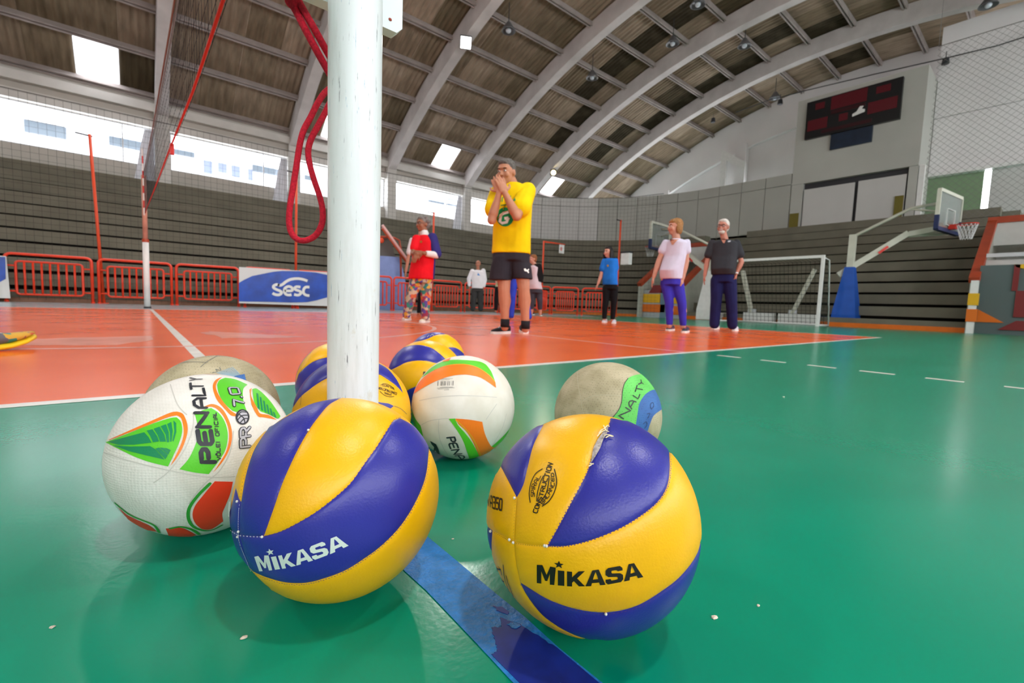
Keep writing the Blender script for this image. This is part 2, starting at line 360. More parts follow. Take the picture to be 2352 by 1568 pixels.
# ================================================================== BLEACHERS, END WALL
M_TIER = mat('grey_brown_concrete', (0.190, 0.178, 0.136), 0.85, 0.2, var=0.15, vscale=1.6)
M_TIER2 = mat('painted_shadow_gap', (0.012, 0.010, 0.009), 0.95, 0.1)  # near-black colour paints in the shade of the tier recesses
M_KERB = mat('orange_kerb_paint', (0.80, 0.17, 0.01), 0.5, var=0.1)
M_RED = mat('red_enamel_tube', (0.84, 0.05, 0.012), 0.32, 0.5, var=0.12, vscale=9)
M_REDRAIL = mat('brick_red_rail_paint', (0.42, 0.06, 0.02), 0.45, 0.4, var=0.15)
M_WHITEP = mat('white_enamel', (0.80, 0.80, 0.78), 0.35, 0.45, var=0.06, vscale=8)
NT = 11; RISE = 0.38; RUN = 0.5
CXB, CYB = 13.4, 11.5
def bl_path(off, y_from, seg=14):
    """plan polyline: along the left side, around the corner, along the end; off = distance behind the lowest riser"""
    pts = [(-15.5, 15.0+off), (CXB, 15.0+off)]
    r = 3.5+off
    for k in range(1, seg+1):
        a = PI/2*(1-k/seg); pts.append((CXB+r*math.cos(a), CYB+r*math.sin(a)))
    pts.append((CXB+r, y_from)); return pts
def sweep(mb, front, back, z0, z1, mi=0):
    n = len(front); vs = []
    for (fx, fy), (bx, by) in zip(front, back): vs += [(fx, fy, z0), (bx, by, z0), (bx, by, z1), (fx, fy, z1)]
    fs = [(4*i+a, 4*i+(a+1) % 4, 4*(i+1)+(a+1) % 4, 4*(i+1)+a) for i in range(n-1) for a in range(4)]
    fs += [(3, 2, 1, 0), tuple(4*(n-1)+a for a in range(4))]
    return mb.add(vs, fs, mi)
VY0, VY1 = 9.45, 11.45                                   # way-out in the end stand
bl = struct(bpy.data.objects.new('wall_bleacher', None)); COL.objects.link(bl)
for k in range(NT):
    z = -0.10 + RISE*k; zt = z+RISE; off = RUN*k
    for part_ in (0, 1):
        def pth(o):
            p = bl_path(o, VY1)
            if part_ == 0: return p
            return [(16.9+o, VY0), (16.9+o, 1.42)]
        mb = MB()
        sweep(mb, pth(off), pth(off+RUN+0.3), max(z+0.095, 0.0), zt, 0)
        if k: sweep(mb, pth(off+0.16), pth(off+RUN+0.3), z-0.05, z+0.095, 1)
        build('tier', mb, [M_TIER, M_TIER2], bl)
mb = MB(); sweep(mb, bl_path(-0.05, VY1)[1:], bl_path(-0.002, VY1)[1:], 0.0, 0.10); build('kerb', mb, M_KERB, bl)
mb = MB(); sweep(mb, bl_path(-0.05, VY1)[:2], bl_path(-0.002, VY1)[:2], 0.0, 0.10); build('kerb', mb, mat('brown_kerb_paint', (0.26, 0.12, 0.07), 0.6, var=0.2), bl)
mb = MB(); sweep(mb, [(16.85, VY0), (16.85, 1.45)], [(16.898, VY0), (16.898, 1.45)], 0.0, 0.13); build('kerb', mb, M_KERB, bl)
# top walkway behind the last tier
mb = MB(); sweep(mb, bl_path(5.5, 1.0), bl_path(6.4, 1.0), 3.5, 4.0); build('walkway', mb, M_TIER, bl)

# ---- way-outs cut through the stand
def wayout(name, ya, yb, label, mural):
    w = bpy.data.objects.new(name, None); COL.objects.link(w); w.location = (16.9, (ya+yb)/2, 0); struct(w)
    for y in (ya, yb):
        pr = [(16.62, y, 0), (16.62, y, 1.35), (19.6, y, 3.25), (21.0, y, 3.3), (21.0, y, 0)]
        build('parapet_wall', MB().prism([(a, y-0.07, c) for a, b_, c in pr], (0, 0.14, 0)), M_PARA, w)
        build('red_coping', MB().bar((16.58, y, 1.36), (19.62, y, 3.30), 0.20, 0.16), M_REDRAIL, w)
    build('lintel', MB().box((19.5, ya, 2.55), (19.7, yb, 3.22)), M_PARA2, w)
    build('red_coping', MB().box((19.45, ya-0.1, 3.2), (19.75, yb+0.1, 3.38)), M_REDRAIL, w)
    build('back_wall', MB().box((20.8, ya, 0), (20.95, yb, 3.3)), M_PARA2, w)
    build('side_lining', MB().box((17.0, ya+0.07, 0.0), (20.8, ya+0.10, 1.5)), M_PARA2, w)
    return w
M_PARA = mat('pale_green_grey_paint', (0.42, 0.43, 0.37), 0.6, 0.3, var=0.08)
M_PARA2 = mat('white_passage_paint', (0.62, 0.63, 0.60), 0.6, 0.3, var=0.05)
M_MY = mat('mural_yellow', (0.75, 0.42, 0.01), 0.6); M_MO = mat('mural_orange', (0.72, 0.16, 0.01), 0.6)
M_MB = mat('mural_grey_blue', (0.14, 0.23, 0.30), 0.6); M_MR = mat('mural_dark_red', (0.20, 0.02, 0.02), 0.6); M_MG = mat('mural_slate', (0.10, 0.13, 0.13), 0.7); M_MW = mat('mural_pale_grey', (0.42, 0.44, 0.45), 0.6)
w1 = wayout('door_1', VY0, VY1, 'white way-out in the end stand with red coping and yellow and orange mural blocks', 1)
XF = 16.78
def mural(w, rects):
    for (y0, y1, z0, z1, m) in rects: build('mural_block', MB().box((XF, y0, z0), (XF+0.03, y1, z1)), m, w)
build('mural_wall', MB().box((XF+0.03, VY0+0.08, 0), (XF+0.12, VY1-0.08, 1.15)), M_MW, w1)
mural(w1, [(10.55, 11.36, 0.62, 0.98, M_MY), (10.30, 11.36, 0.22, 0.55, M_MO), (10.25, 10.52, 0, 1.15, M_MB), (9.6, 10.2, 0.6, 0.95, M_MY), (9.6, 10.15, 0.15, 0.5, M_MO)])
build('mural_block', MB().prism([(XF, 11.1, 1.02), (XF, 10.2, 1.02), (XF, 10.5, 1.35), (XF, 10.9, 1.35)], (0.03, 0, 0)), M_MR, w1)
w2 = wayout('door_2', -0.9, 1.40, 'way-out in the end stand with red coping and dark red and slate mural', 1)
build('mural_wall', MB().box((XF+0.03, -0.83, 0), (XF+0.12, 1.33, 1.75)), M_MG, w2)
build('end_post', MB().box((16.45, 1.30, 0), (16.60, 1.44, 1.35)), M_WHITEP, w2)
mural(w2, [(-0.8, 0.66, 0.45, 1.10, M_MR), (0.64, 0.74, 1.1, 1.75, M_MR)])
for z0, z1, m in ((0.72, 1.02, M_MY), (0.30, 0.62, M_MO)): build('mural_block', MB().box((16.43, 1.27, z0), (16.60, 1.46, z1)), m, w2)
build('mural_block', MB().prism([(XF, 1.28, 0.30), (XF, 0.80, 0.30), (XF, 1.28, 0.62)], (0.03, 0, 0)), M_MO, w2)
build('mural_block', MB().prism([(XF, 0.9, 0.12), (XF, 0.1, 0.12), (XF, 0.3, 0.36), (XF, 0.6, 0.36)], (0.03, 0, 0)), M_MR, w2)
build('mural_block', MB().prism([(XF, 0.75, 1.75), (XF, 0.70, 1.68), (XF, 0.58, 1.64), (XF, 0.46, 1.68), (XF, 0.42, 1.75)], (0.03, 0, 0)), M_MY, w2)
build('inner_sign_rail', MB().box((17.6, -0.8, 1.80), (17.7, 1.30, 1.95)), M_PARA2, w2)
build('inner_rail', MB().box((17.5, -0.8, 2.02), (17.6, 1.30, 2.12)), M_ALU, w2)

# ---- curved panel wall behind the end stand
M_PANEL = mat('grey_panel_paint', (0.42, 0.42, 0.38), 0.7, 0.25, var=0.06, vscale=0.8)
M_PANEL_L = mat('pale_panel_paint', (0.58, 0.57, 0.55), 0.7, 0.25, var=0.05, vscale=0.8)
wb = struct(bpy.data.objects.new('wall_back', None)); COL.objects.link(wb)
RP = 9.0; a0 = math.radians(66); s = 0.0; pts = []
tot = RP*a0 + (CYB-7.92); npan = 13
def ppos(sv):
    if sv < RP*a0:
        a = a0 - sv/RP; return (CXB+RP*math.cos(a), CYB+RP*math.sin(a))
    return (CXB+RP, CYB-(sv-RP*a0))
for i in range(npan):
    sa = tot*i/npan + 0.012; sb = tot*(i+1)/npan - 0.012
    fr = [ppos(sa+(sb-sa)*k/4) for k in range(5)]
    bk = [(CXB+(x-CXB)*1.012, CYB+(y-CYB)*1.012) if y > CYB else (x+0.11, y) for x, y in fr]
    for z0, z1 in ((3.9, 6.02), (6.04, 6.5)):
        mb = MB(); sweep(mb, fr, bk, z0, z1); build('panel', mb, M_PANEL_L if (i < 4) else M_PANEL, wb)
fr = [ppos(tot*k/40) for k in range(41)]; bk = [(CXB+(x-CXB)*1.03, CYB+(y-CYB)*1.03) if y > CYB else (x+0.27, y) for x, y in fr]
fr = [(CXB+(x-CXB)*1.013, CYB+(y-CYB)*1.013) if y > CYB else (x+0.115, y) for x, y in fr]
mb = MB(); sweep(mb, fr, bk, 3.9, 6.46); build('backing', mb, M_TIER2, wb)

# ---- tower with the scoreboard
XT = 22.4
M_TOWER = mat('grey_white_tower_paint', (0.48, 0.48, 0.44), 0.75, 0.25, var=0.06, vscale=0.7)
M_OLIVE = mat('olive_stripe_paint', (0.16, 0.13, 0.015), 0.6)
tw = struct(build('wall_tower', MB().box((XT, 3.68, 5.98), (27.3, 7.90, 9.55)).box((XT, 7.45, 3.9), (27.3, 7.90, 5.98)).box((XT, 3.68, 3.9), (27.3, 3.95, 5.98)).box((XT+0.25, 3.95, 3.9), (XT+0.4, 7.45, 5.98)), M_TOWER))
build('shutter_panel', MB().box((XT+0.03, 5.60, 4.15), (XT+0.09, 7.40, 5.72)), M_PANEL_L, tw)
build('shutter_panel', MB().box((XT+0.03, 4.00, 4.15), (XT+0.09, 5.48, 5.74)), M_PANEL_L, tw)
build('recess_back', MB().box((XT+0.18, 3.95, 3.9), (XT+0.24, 7.45, 5.98)), M_DARKMETAL, tw)
build('olive_stripe', MB().box((XT-0.02, 7.52, 3.9), (XT-0.002, 7.88, 4.75)), M_OLIVE, tw)
build('olive_stripe', MB().box((XT-0.02, 4.02, 3.9), (XT+0.02, 4.28, 4.95)), M_OLIVE, tw)
build('drip_edge', MB().box((XT-0.05, 3.68, 5.98), (XT-0.002, 7.90, 6.06)), M_TOWER, tw)
# scoreboard
M_SB = mat('black_board_face', (0.006, 0.006, 0.007), 0.35, 0.4); M_SBR = mat('dark_red_window', (0.10, 0.004, 0.010), 0.3, 0.4); M_SBD = mat('very_dark_red_window', (0.035, 0.003, 0.006), 0.3, 0.4)
sb = thing('scoreboard', 'wide black scoreboard with dark red number windows on the tower wall', 'scoreboard', (XT, 5.95, 7.8))
SX = XT-0.16
build('case', MB().box((SX, 4.35, 7.80), (XT-0.002, 7.50, 9.32)), M_SB, sb)
def sbw(name, y1, y0, z0, z1, m): return build(name, MB().box((SX-0.012, y0, z0), (SX-0.002, y1, z1)), m, sb)
sbw('timer_window', 6.62, 5.42, 8.76, 9.28, M_SBR); sbw('foul_window', 7.18, 6.84, 8.92, 9.18, M_SBR); sbw('foul_window', 5.14, 4.70, 8.92, 9.18, M_SBR)
sbw('score_window', 7.42, 6.70, 8.10, 8.54, M_SBR); sbw('score_window', 5.36, 4.46, 8.22, 8.66, M_SBR); sbw('set_window', 6.30, 6.0, 8.22, 8.50, M_SBR)
sbw('name_strip', 6.6, 5.45, 8.58, 8.72, M_SBD); sbw('name_strip', 6.9, 5.2, 7.9, 8.04, M_SBD)
sl = MB().prism([(SX-0.013, 5.85, 8.28), (SX-0.013, 5.45, 8.36), (SX-0.013, 5.45, 8.46), (SX-0.013, 5.55, 8.50), (SX-0.013, 5.5, 8.60), (SX-0.013, 5.62, 8.62), (SX-0.013, 5.72, 8.44), (SX-0.013, 5.85, 8.38)], (0.011, 0, 0)); build('white_emblem', sl, M_WHITEP, sb)
bb = tag(build('sign_board', MB().box((XT-0.10, 5.16, 7.17), (XT-0.002, 6.55, 7.78)), mat('dark_navy_board', (0.008, 0.020, 0.045), 0.4, var=0.3, vscale=3)), 'small dark navy board mounted right under the scoreboard', 'board')

# ---- end gable wall
XE = XEND+0.15
pts = [(XE, 21.28, 7.45)] + [tuple(np.array(arc(35.6-71.2*k/40, 25.75, XE))) for k in range(41)] + [(XE, -8.8, 7.45)]
ewm = MB().prism(pts, (0.2, 0, 0)).box((XE, -9.0, 0), (XE+0.2, YW, 3.4))
for y0_, y1_ in ((20.6, YW), (7.6, 9.2), (3.3, 7.6), (1.15, 1.4), (-9.0, -3.2)): ewm.box((XE, y0_, 3.4), (XE+0.2, y1_, 7.45))
ew = struct(build('wall_end', ewm, M_WALL2))
for (y0_, y1_) in ((9.2, 20.6), (1.4, 3.3), (-3.2, 1.15)):
    fm_ = MB().box((XE+0.05, y0_, 3.4), (XE+0.12, y1_, 3.46)).box((XE+0.05, y0_, 7.39), (XE+0.12, y1_, 7.45))
    nb_ = max(2, int((y1_-y0_)/1.9)+1)
    for k in range(nb_): y_ = y0_+(y1_-y0_-0.05)*k/(nb_-1); fm_.box((XE+0.05, y_, 3.46), (XE+0.12, y_+0.05, 7.39))
    struct(build('window_%d' % wi, fm_, M_ALU)); wi += 1
rings = [[arc(37.2-74.4*k/40, 23.9, XEND-0.15), arc(37.2-74.4*k/40, 23.9, XEND+0.15), arc(37.2-74.4*k/40, 25.7, XEND+0.15), arc(37.2-74.4*k/40, 25.7, XEND-0.15)] for k in range(41)]
build('arch_beam', MB().loft(rings), M_WALL2, ew)
for y in (17.2, 12.4, 8.4, -1.5): build('pilaster', MB().box((XEND-0.3, y-0.3, 0), (XEND+0.15, y+0.3, ZC+math.sqrt(24.2**2-(y-YC)**2))), M_WALL2, ew)
# white L-shape painting in a lit reveal beside the second pilaster
build('painted_lit_reveal', MB().prism([(XEND-0.5, y_, z_) for y_, z_ in [tuple(hit(u, v, 0, XEND-0.5)[1:]) for u, v in ((1652, 430), (1657, 342), (1712, 372), (1710, 392), (1668, 368), (1664, 430))]], (0.15, 0, 0)), M_WHITEP, ew)
# white upper wall and coloured lower wall to the right of the tower
uw = struct(build('wall_end_upper', MB().box((24.2, -3.0, 6.0), (24.4, 3.66, 8.1)).box((24.14, -3.0, 8.12), (24.34, 3.66, 11.5)), M_WALL2))
build('ledge', MB().box((24.05, -3.0, 5.88), (24.4, 3.66, 6.0)), M_WHITEP, uw)
M_SAGE = mat('sage_green_wall_paint', (0.22, 0.32, 0.19), 0.7, 0.25, var=0.05)
lw = struct(build('wall_end_lower', MB().box((24.45, 2.12, 3.6), (24.55, 3.7, 6.1)), M_SAGE))
build('grey_wall', MB().box((24.42, -3.0, 3.6), (24.52, 1.93, 6.1)), M_PANEL_L, lw)
build('edge_post', MB().box((22.42, 3.50, 3.9), (22.6, 3.66, 5.98)), M_WHITEP, lw)
# cable with small spots along the end wall
cb = thing('spot_cable', 'thin dark cable with small black spotlights hung along the end wall above the scoreboard', 'cable', (26.9, 7, 10))
cp = [hit(u, v, 0, 23.9 if u < 2200 else 23.9) for u, v in ((1690, 258), (1760, 232), (1850, 208), (2010, 170), (2170, 134), (2290, 105), (2400, 70))]
build('wire', MB().tube(cp, 0.02, 6), M_DARKMETAL, cb)
for u, v in ((1792, 234), (2172, 140), (1638, 276)):
    p = hit(u, v, 0, 23.9); build('spot_head', MB().lathe([(0.03, 0.12), (0.09, 0.10), (0.12, -0.10), (0.10, -0.12)], p, 12), M_DARKMETAL, cb)
    build('hanger', MB().tube([(p[0], p[1], p[2]+0.1), (p[0], p[1], p[2]+0.35)], 0.012, 6), M_DARKMETAL, cb)

# ---- gathered curtains at the window ends
M_CURT = mat('white_curtain_cloth', (0.78, 0.79, 0.84), 0.85, 0.2)
for xc, lab in ((0.95, 'white curtain gathered beside the column behind the far net post'), (5.4, 'white curtain gathered beside the column behind the red rope'), (14.25, 'white tied-back curtain gathered beside the column next to the man in yellow')):
    vs = []; n = 25; zs = (6.12, 5.6, 5.0, 4.4, 4.12)
    for j, z in enumerate(zs):
        for k in range(n): f_ = k/(n-1); wd_ = 0.26+0.10*j; vs.append((xc-0.24-wd_*(1-f_), YW-0.10+0.035*math.sin(f_*PI*9), z))
    fs = [(j*n+k, j*n+k+1, (j+1)*n+k+1, (j+1)*n+k) for j in range(len(zs)-1) for k in range(n-1)]
    o = build('curtain', MB().add(vs, fs), M_CURT, None, True, fixn=False); tag(o, lab, 'curtain', 'gathered window curtains')
    sm_ = o.modifiers.new('thick', 'SOLIDIFY'); sm_.thickness = 0.006
# ---- building seen through the left windows
bd = thing('neighbour_building', 'white building with grey window strips seen through the high windows', 'building', (8, 30, 0))
M_FAC = mat('white_facade', (0.82, 0.82, 0.84), 0.8); M_FWIN = mat('grey_blue_facade_window', (0.11, 0.14, 0.17), 0.3, 0.5); M_FG = mat('blue_grey_infill', (0.16, 0.19, 0.26), 0.6)
build('facade', MB().box((-14, 30, 0), (34, 30.3, 7.75)).box((-14, 29.3, 7.75), (34, 30.3, 7.85)), M_FAC, bd)
for u0, v0, u1, v1 in ((55, 275, 152, 296), (250, 308, 330, 326), (398, 330, 446, 350), (580, 372, 643, 386), (700, 392, 722, 400), (985, 447, 1020, 470), (1028, 455, 1062, 478)):
    a = hit(u0, v0, 1, 29.95); b = hit(u1, v1, 1, 29.95)
    zt = a[2]; zb = zt-0.5
    build('window_strip', MB().box((a[0], 29.9, zb), (b[0], 29.99, zt)), M_FWIN, bd)
for u0, u1, v0, v1 in ((468, 488, 368, 400), (501, 521, 374, 398), (532, 551, 380, 408), (570, 580, 388, 415)):
    a = hit(u0, v0, 1, 29.95); b = hit(u1, v1, 1, 29.95); build('bay_infill', MB().box((a[0], 29.9, b[2]), (b[0], 29.99, a[2])), M_FG, bd)
# ================================================================== BALLS
BR = 0.105
def spline(seg, n=6):
    if len(seg) == 2:
        a, b = seg; k = max(2, int(math.dist(a, b)/25)); return [(a[0]+(b[0]-a[0])*i/k, a[1]+(b[1]-a[1])*i/k) for i in range(k)]
    out = []; P = [seg[0]] + list(seg) + [seg[-1]]
    for i in range(1, len(P)-2):
        p0, p1, p2, p3 = (np.array(P[j], float) for j in (i-1, i, i+1, i+2))
        for k in range(n):
            t = k/n; out.append(tuple(0.5*((2*p1)+(-p0+p2)*t+(2*p0-5*p1+4*p2-p3)*t*t+(-p0+3*p1-3*p2+p3)*t**3)))
    return out
class Ball:
    def __init__(s, x, y, name, label, core, org, sc, group='volleyballs around the post'):
        s.c = np.array([x, y, BR]); s.org = org; s.sc = sc
        s.root = thing(name, label, 'ball', (x, y, 0), 0, group)
        d = CC-s.c; s.D = np.linalg.norm(d); s.a = d/s.D; s.phm = math.acos(BR/s.D)
        me = MB(); bm = bmesh.new(); bmesh.ops.create_icosphere(bm, subdivisions=5, radius=BR-0.0014)
        m_ = bpy.data.meshes.new('ball_body'); bm.to_mesh(m_); bm.free(); m_.materials.append(core)
        o = link('ball_body', m_, None, s.root, True, True); o.location = (0, 0, BR); s.body = o
    def px(s, p): return (s.org[0]+p[0]*s.sc, s.org[1]+p[1]*s.sc)
    def dir(s, p, limb=True):
        u, v = s.px(p); d = ray(u, v); d = d/np.linalg.norm(d); oc = CC-s.c
        b = d @ oc; disc = b*b-(oc @ oc-BR*BR)
        if disc > 0: q = oc + d*(-b-math.sqrt(disc))
        else: q = oc + d*(-b)
        q = q/np.linalg.norm(q)
        if limb:
            ph = math.acos(max(-1, min(1, q @ s.a)))
            if ph > s.phm-0.05:
                w = q-s.a*(q @ s.a); w /= np.linalg.norm(w); q = w*0.99999 + s.a*0.004; q /= np.linalg.norm(q)
        return q
    def patch(s, name, segs, m, layer=0, depth=0.0012, gs=0.0065, wid=0.006, anti=False, dirs=None, off=None, parent=None, limb=True):
        if dirs is None:
            pts = []
            for g in segs: pts += spline(g)
            dirs = [s.dir(p, limb) for p in pts]
        D = []
        for d in dirs:
            if not D or np.linalg.norm(d-D[-1]) > 0.004: D.append(d)
        if np.linalg.norm(D[0]-D[-1]) < 0.004: D.pop()
        # densify long edges (limb runs)
        E = []
        for i, d in enumerate(D):
            e = D[(i+1) % len(D)]; E.append(d); k = int(np.linalg.norm(e-d)/0.07)
            for j in range(1, k+1):
                t = j/(k+1); q = d*(1-t)+e*t; E.append(q/np.linalg.norm(q))
        D = np.array(E); cen = D.mean(0); cen /= np.linalg.norm(cen)
        ex = np.cross(cen, [0.3, 0.5, 0.8]); ex /= np.linalg.norm(ex); ey = np.cross(cen, ex)
        def to2(d):
            k = 2/(1+max(-0.8, d @ cen)); return np.array([k*(d @ ex), k*(d @ ey)])/2
        def to3(p):
            r2 = p @ p; z = (1-r2)/(1+r2); q = cen*z + (ex*p[0]+ey*p[1])*2/(1+r2); return q/np.linalg.norm(q)
        B = np.array([to2(d) for d in D]); n = len(B)
        A0, A1 = B, np.roll(B, -1, 0); AB = A1-A0; LL = (AB**2).sum(1)+1e-12
        def dist(p):
            t = np.clip(((p-A0)*AB).sum(1)/LL, 0, 1); return np.sqrt(((A0+AB*t[:, None]-p)**2).sum(1)).min()
        def inside(p):
            c = False; x, y = p
            for i in range(n):
                (x1, y1), (x2, y2) = A0[i], A1[i]
                if (y1 > y) != (y2 > y) and x < (x2-x1)*(y-y1)/(y2-y1)+x1: c = not c
            return c
        sc2 = 0.5/BR; pts = [tuple(p) for p in B]; h = gs*sc2
        lo, hi = B.min(0), B.max(0)
        if wid:
            for dd in (0.0016, 0.0038):
                q = dd*sc2
                for i in range(0, n):
                    t = A1[i]-A0[i-1]; L_ = np.hypot(*t)
                    if L_ < 1e-9: continue
                    nn = np.array([-t[1], t[0]])/L_
                    for sg in (1, -1):
                        p = A0[i]+nn*q*sg
                        if inside(p) and dist(p) > q*0.9: pts.append(tuple(p))
        for iy in range(int((hi[1]-lo[1])/h)+2):
            for ix in range(int((hi[0]-lo[0])/h)+2):
                p = np.array([lo[0]+(ix+0.5*(iy % 2))*h, lo[1]+iy*h*0.87])
                if inside(p) and dist(p) > (max(0.0038*sc2, 0)+h*0.5 if wid else h*0.45): pts.append(tuple(p))
        res = geometry.delaunay_2d_cdt([Vector(p) for p in pts], [(i, (i+1) % n) for i in range(n)], [], 1, 1e-7)
        V2, _, F = res[0], res[1], res[2]
        lay = (off if off is not None else 0.0) + layer*0.00018
        vs = []
        for p in V2:
            p = np.array(p); q = to3(p); r = BR + lay
            if wid:
                t = min(1.0, dist(p)/sc2/wid); r -= depth*(1-t)**2
            vs.append(q*r)
        if not F: return None
        out = []
        for sgn in ((1, -1) if anti else (1,)):
            W = [sgn*v for v in vs]; fs = []
            for f in F:
                a, b, c = (W[i] for i in f[:3]); nn = np.cross(b-a, c-a)
                fs.append(tuple(f) if nn @ a > 0 else tuple(reversed(f)))
            mb = MB().add([v + s.c for v in W], fs); o = build(name, mb, m, parent or s.root, smooth=True, fixn=False); out.append(o)
        return out[0]
    def ribbon(s, mb, pts, w, lay=0.0006, dirs=None, taper=False):
        D = dirs if dirs is not None else [s.dir(p, False) for p in pts]
        D = [d for i, d in enumerate(D) if i == 0 or np.linalg.norm(d-D[i-1]) > 1e-4]
        # densify
        E = [D[0]]
        for a, b in zip(D, D[1:]):
            k = max(1, int(np.linalg.norm(b-a)/0.03))
            for j in range(1, k+1): q = a*(1-j/k)+b*j/k; E.append(q/np.linalg.norm(q))
        n = len(E)
        if n < 2: return
        vs = []; r = BR+lay
        for i, d in enumerate(E):
            t = E[min(n-1, i+1)]-E[max(0, i-1)]; x = np.cross(d, t); x /= (np.linalg.norm(x)+1e-12)
            ww = w*(math.sin(PI*i/(n-1))**0.6+0.12 if taper else 1)
            vs += [s.c+(d*r+x*ww/2), s.c+(d*r-x*ww/2)]
        mb.add(vs, [(2*i, 2*i+1, 2*i+3, 2*i+2) for i in range(n-1)])
        if not taper:
            for d in D:
                x = np.cross(d, [0.2, 0.6, 0.77]); x /= np.linalg.norm(x); y = np.cross(d, x)
                mb.add([s.c+d*(r+0.00003)+(x*math.cos(2*PI*k/8)+y*math.sin(2*PI*k/8))*w/2 for k in range(8)], [tuple(range(8))])
    def lines(s, name, polys, w, m, lay=0.0006, taper=False):
        if name in ('gold_pinstripe', 'green_trim', 'orange_trim', 'faded_stripe', 'seam_groove', 'patch_edge'):
            for p in polys:
                mb = MB(); s.ribbon(mb, spline(p)+[p[-1]] if len(p) > 2 else p, w, lay, taper=taper); o = build(name, mb, m, s.root, fixn=False)
            return o
        mb = MB()
        for p in polys: s.ribbon(mb, spline(p)+[p[-1]] if len(p) > 2 else p, w, lay, taper=taper)
        o = build(name, mb, m, s.root, fixn=False); o['kind'] = 'stuff'; return o
    def text(s, name, txt, fmap, w, m, lay=0.0006, adv=None, gap=0.25):
        """stroke lettering; fmap(x,y) with x along the text in letter widths, y 0..1 -> crop pixel"""
        mb = MB(); x0 = 0.0
        for ch in txt:
            gw = 0.25 if ch in 'I.' else 0.7
            for pl in GL.get(ch, []):
                dens = []
                for a, b in zip(pl, pl[1:]):
                    for k in range(3): dens.append((a[0]+(b[0]-a[0])*k/3, a[1]+(b[1]-a[1])*k/3))
                dens.append(pl[-1])
                s.ribbon(mb, [fmap(x0+p[0]*gw, p[1]) for p in dens], w, lay)
            x0 += gw+gap
        return build(name, mb, m, s.root, fixn=False)
GL = {'P': [[(0,0),(0,1),(.75,1),(1,.85),(1,.6),(.75,.45),(.3,.45)]], 'E': [[(1,1),(.2,1),(0,.85),(0,.15),(.2,0),(1,0)], [(.1,.5),(.85,.5)]],
 'N': [[(0,0),(0,1),(1,0),(1,1)]], 'A': [[(0,0),(0,.65),(.3,1),(.7,1),(1,.65),(1,0)], [(0,.38),(1,.38)]], 'L': [[(0,1),(0,0),(1,0)]],
 'T': [[(0,1),(1,1)], [(.5,1),(.5,0)]], 'Y': [[(0,1),(.5,.5),(1,1)], [(.5,.5),(.5,0)]], 'R': [[(0,0),(0,1),(.75,1),(1,.85),(1,.6),(.75,.45),(0,.45)], [(.5,.45),(1,0)]],
 'O': [[(.2,0),(0,.2),(0,.8),(.2,1),(.8,1),(1,.8),(1,.2),(.8,0),(.2,0)]], 'V': [[(0,1),(.5,0),(1,1)]], 'I': [[(.5,0),(.5,1)]], 'F': [[(0,0),(0,1),(1,1)], [(0,.5),(.8,.5)]],
 'C': [[(1,1),(.2,1),(0,.8),(0,.2),(.2,0),(1,0)]], 'S': [[(1,1),(.2,1),(0,.85),(0,.62),(.2,.5),(.8,.5),(1,.38),(1,.15),(.8,0),(0,0)]], 'U': [[(0,1),(0,.2),(.2,0),(.8,0),(1,.2),(1,1)]],
 'B': [[(0,0),(0,1),(.8,1),(.95,.75),(.8,.52),(0,.52)], [(.8,.52),(1,.3),(.8,0),(0,0)]], 'D': [[(0,0),(0,1),(.7,1),(1,.75),(1,.25),(.7,0),(0,0)]], 'M': [[(0,0),(0,1),(.5,.4),(1,1),(1,0)]],
 '7': [[(0,1),(1,1),(.4,0)]], '0': [[(.1,0),(0,.15),(0,.85),(.1,1),(.9,1),(1,.85),(1,.15),(.9,0),(.1,0)]], '.': [[(.4,0),(.6,.06)]], '3': [[(0,1),(.9,1),(1,.8),(.9,.55),(.4,.52)], [(.9,.55),(1,.3),(.9,0),(0,0)]],
 '5': [[(1,1),(0,1),(0,.55),(.8,.58),(1,.4),(1,.15),(.8,0),(0,0)]], 'Ô': [[(.2,0),(0,.2),(0,.8),(.2,1),(.8,1),(1,.8),(1,.2),(.8,0),(.2,0)], [(.25,1.15),(.5,1.35),(.75,1.15)]]}
def track(base, top, x0, x1, axis=1):
    """letters run along a pair of polylines (base line, top line), both given from start to end"""
    def pl(P, t):
        f_ = t*(len(P)-1); i = min(int(f_), len(P)-2); k = f_-i; return (P[i][0]+(P[i+1][0]-P[i][0])*k, P[i][1]+(P[i+1][1]-P[i][1])*k)
    def fm(x, y):
        t = (x-x0)/(x1-x0); t = max(0, min(1, t)); a = pl(base, t); b = pl(top, t); return (a[0]+(b[0]-a[0])*y, a[1]+(b[1]-a[1])*y)
    return fm
# heavy block lettering of the two front balls, unit boxes: (x offset, width, polys)
GA = [[(0,0),(.34,1),(.54,1),(.42,.62),(.28,0)], [(1,0),(.66,1),(.46,1),(.58,.62),(.72,0)], [(.30,.18),(.70,.18),(.66,.40),(.34,.40)]]
GS = [[(1,.70),(.70,.70),(.66,.79),(.36,.79),(.32,.71),(.38,.63),(.86,.55),(1,.42),(1,.15),(.86,0),(.13,0),(0,.15),(0,.31),(.28,.31),(.33,.20),(.67,.20),(.71,.29),(.64,.37),(.15,.45),(0,.60),(0,.86),(.14,1),(.86,1),(1,.86)]]
GK = [[(0,0),(0,1),(.28,1),(.28,.62),(.64,1),(1,1),(.56,.54),(1,0),(.66,0),(.38,.36),(.28,.26),(.28,0)]]
GM = [[(0,0),(0,1.3),(.30,1.3),(.52,.62),(.72,1.22),(1,1.16),(1,1.0),(.93,0),(.70,0),(.70,.72),(.56,.22),(.44,.22),(.24,.85),(.24,0)]]
def star(cx, cy, rx, ry): return [(cx+rx*(1 if k % 2 == 0 else 0.42)*math.sin(PI*k/5), cy+ry*(1 if k % 2 == 0 else 0.42)*math.cos(PI*k/5)) for k in range(10)]
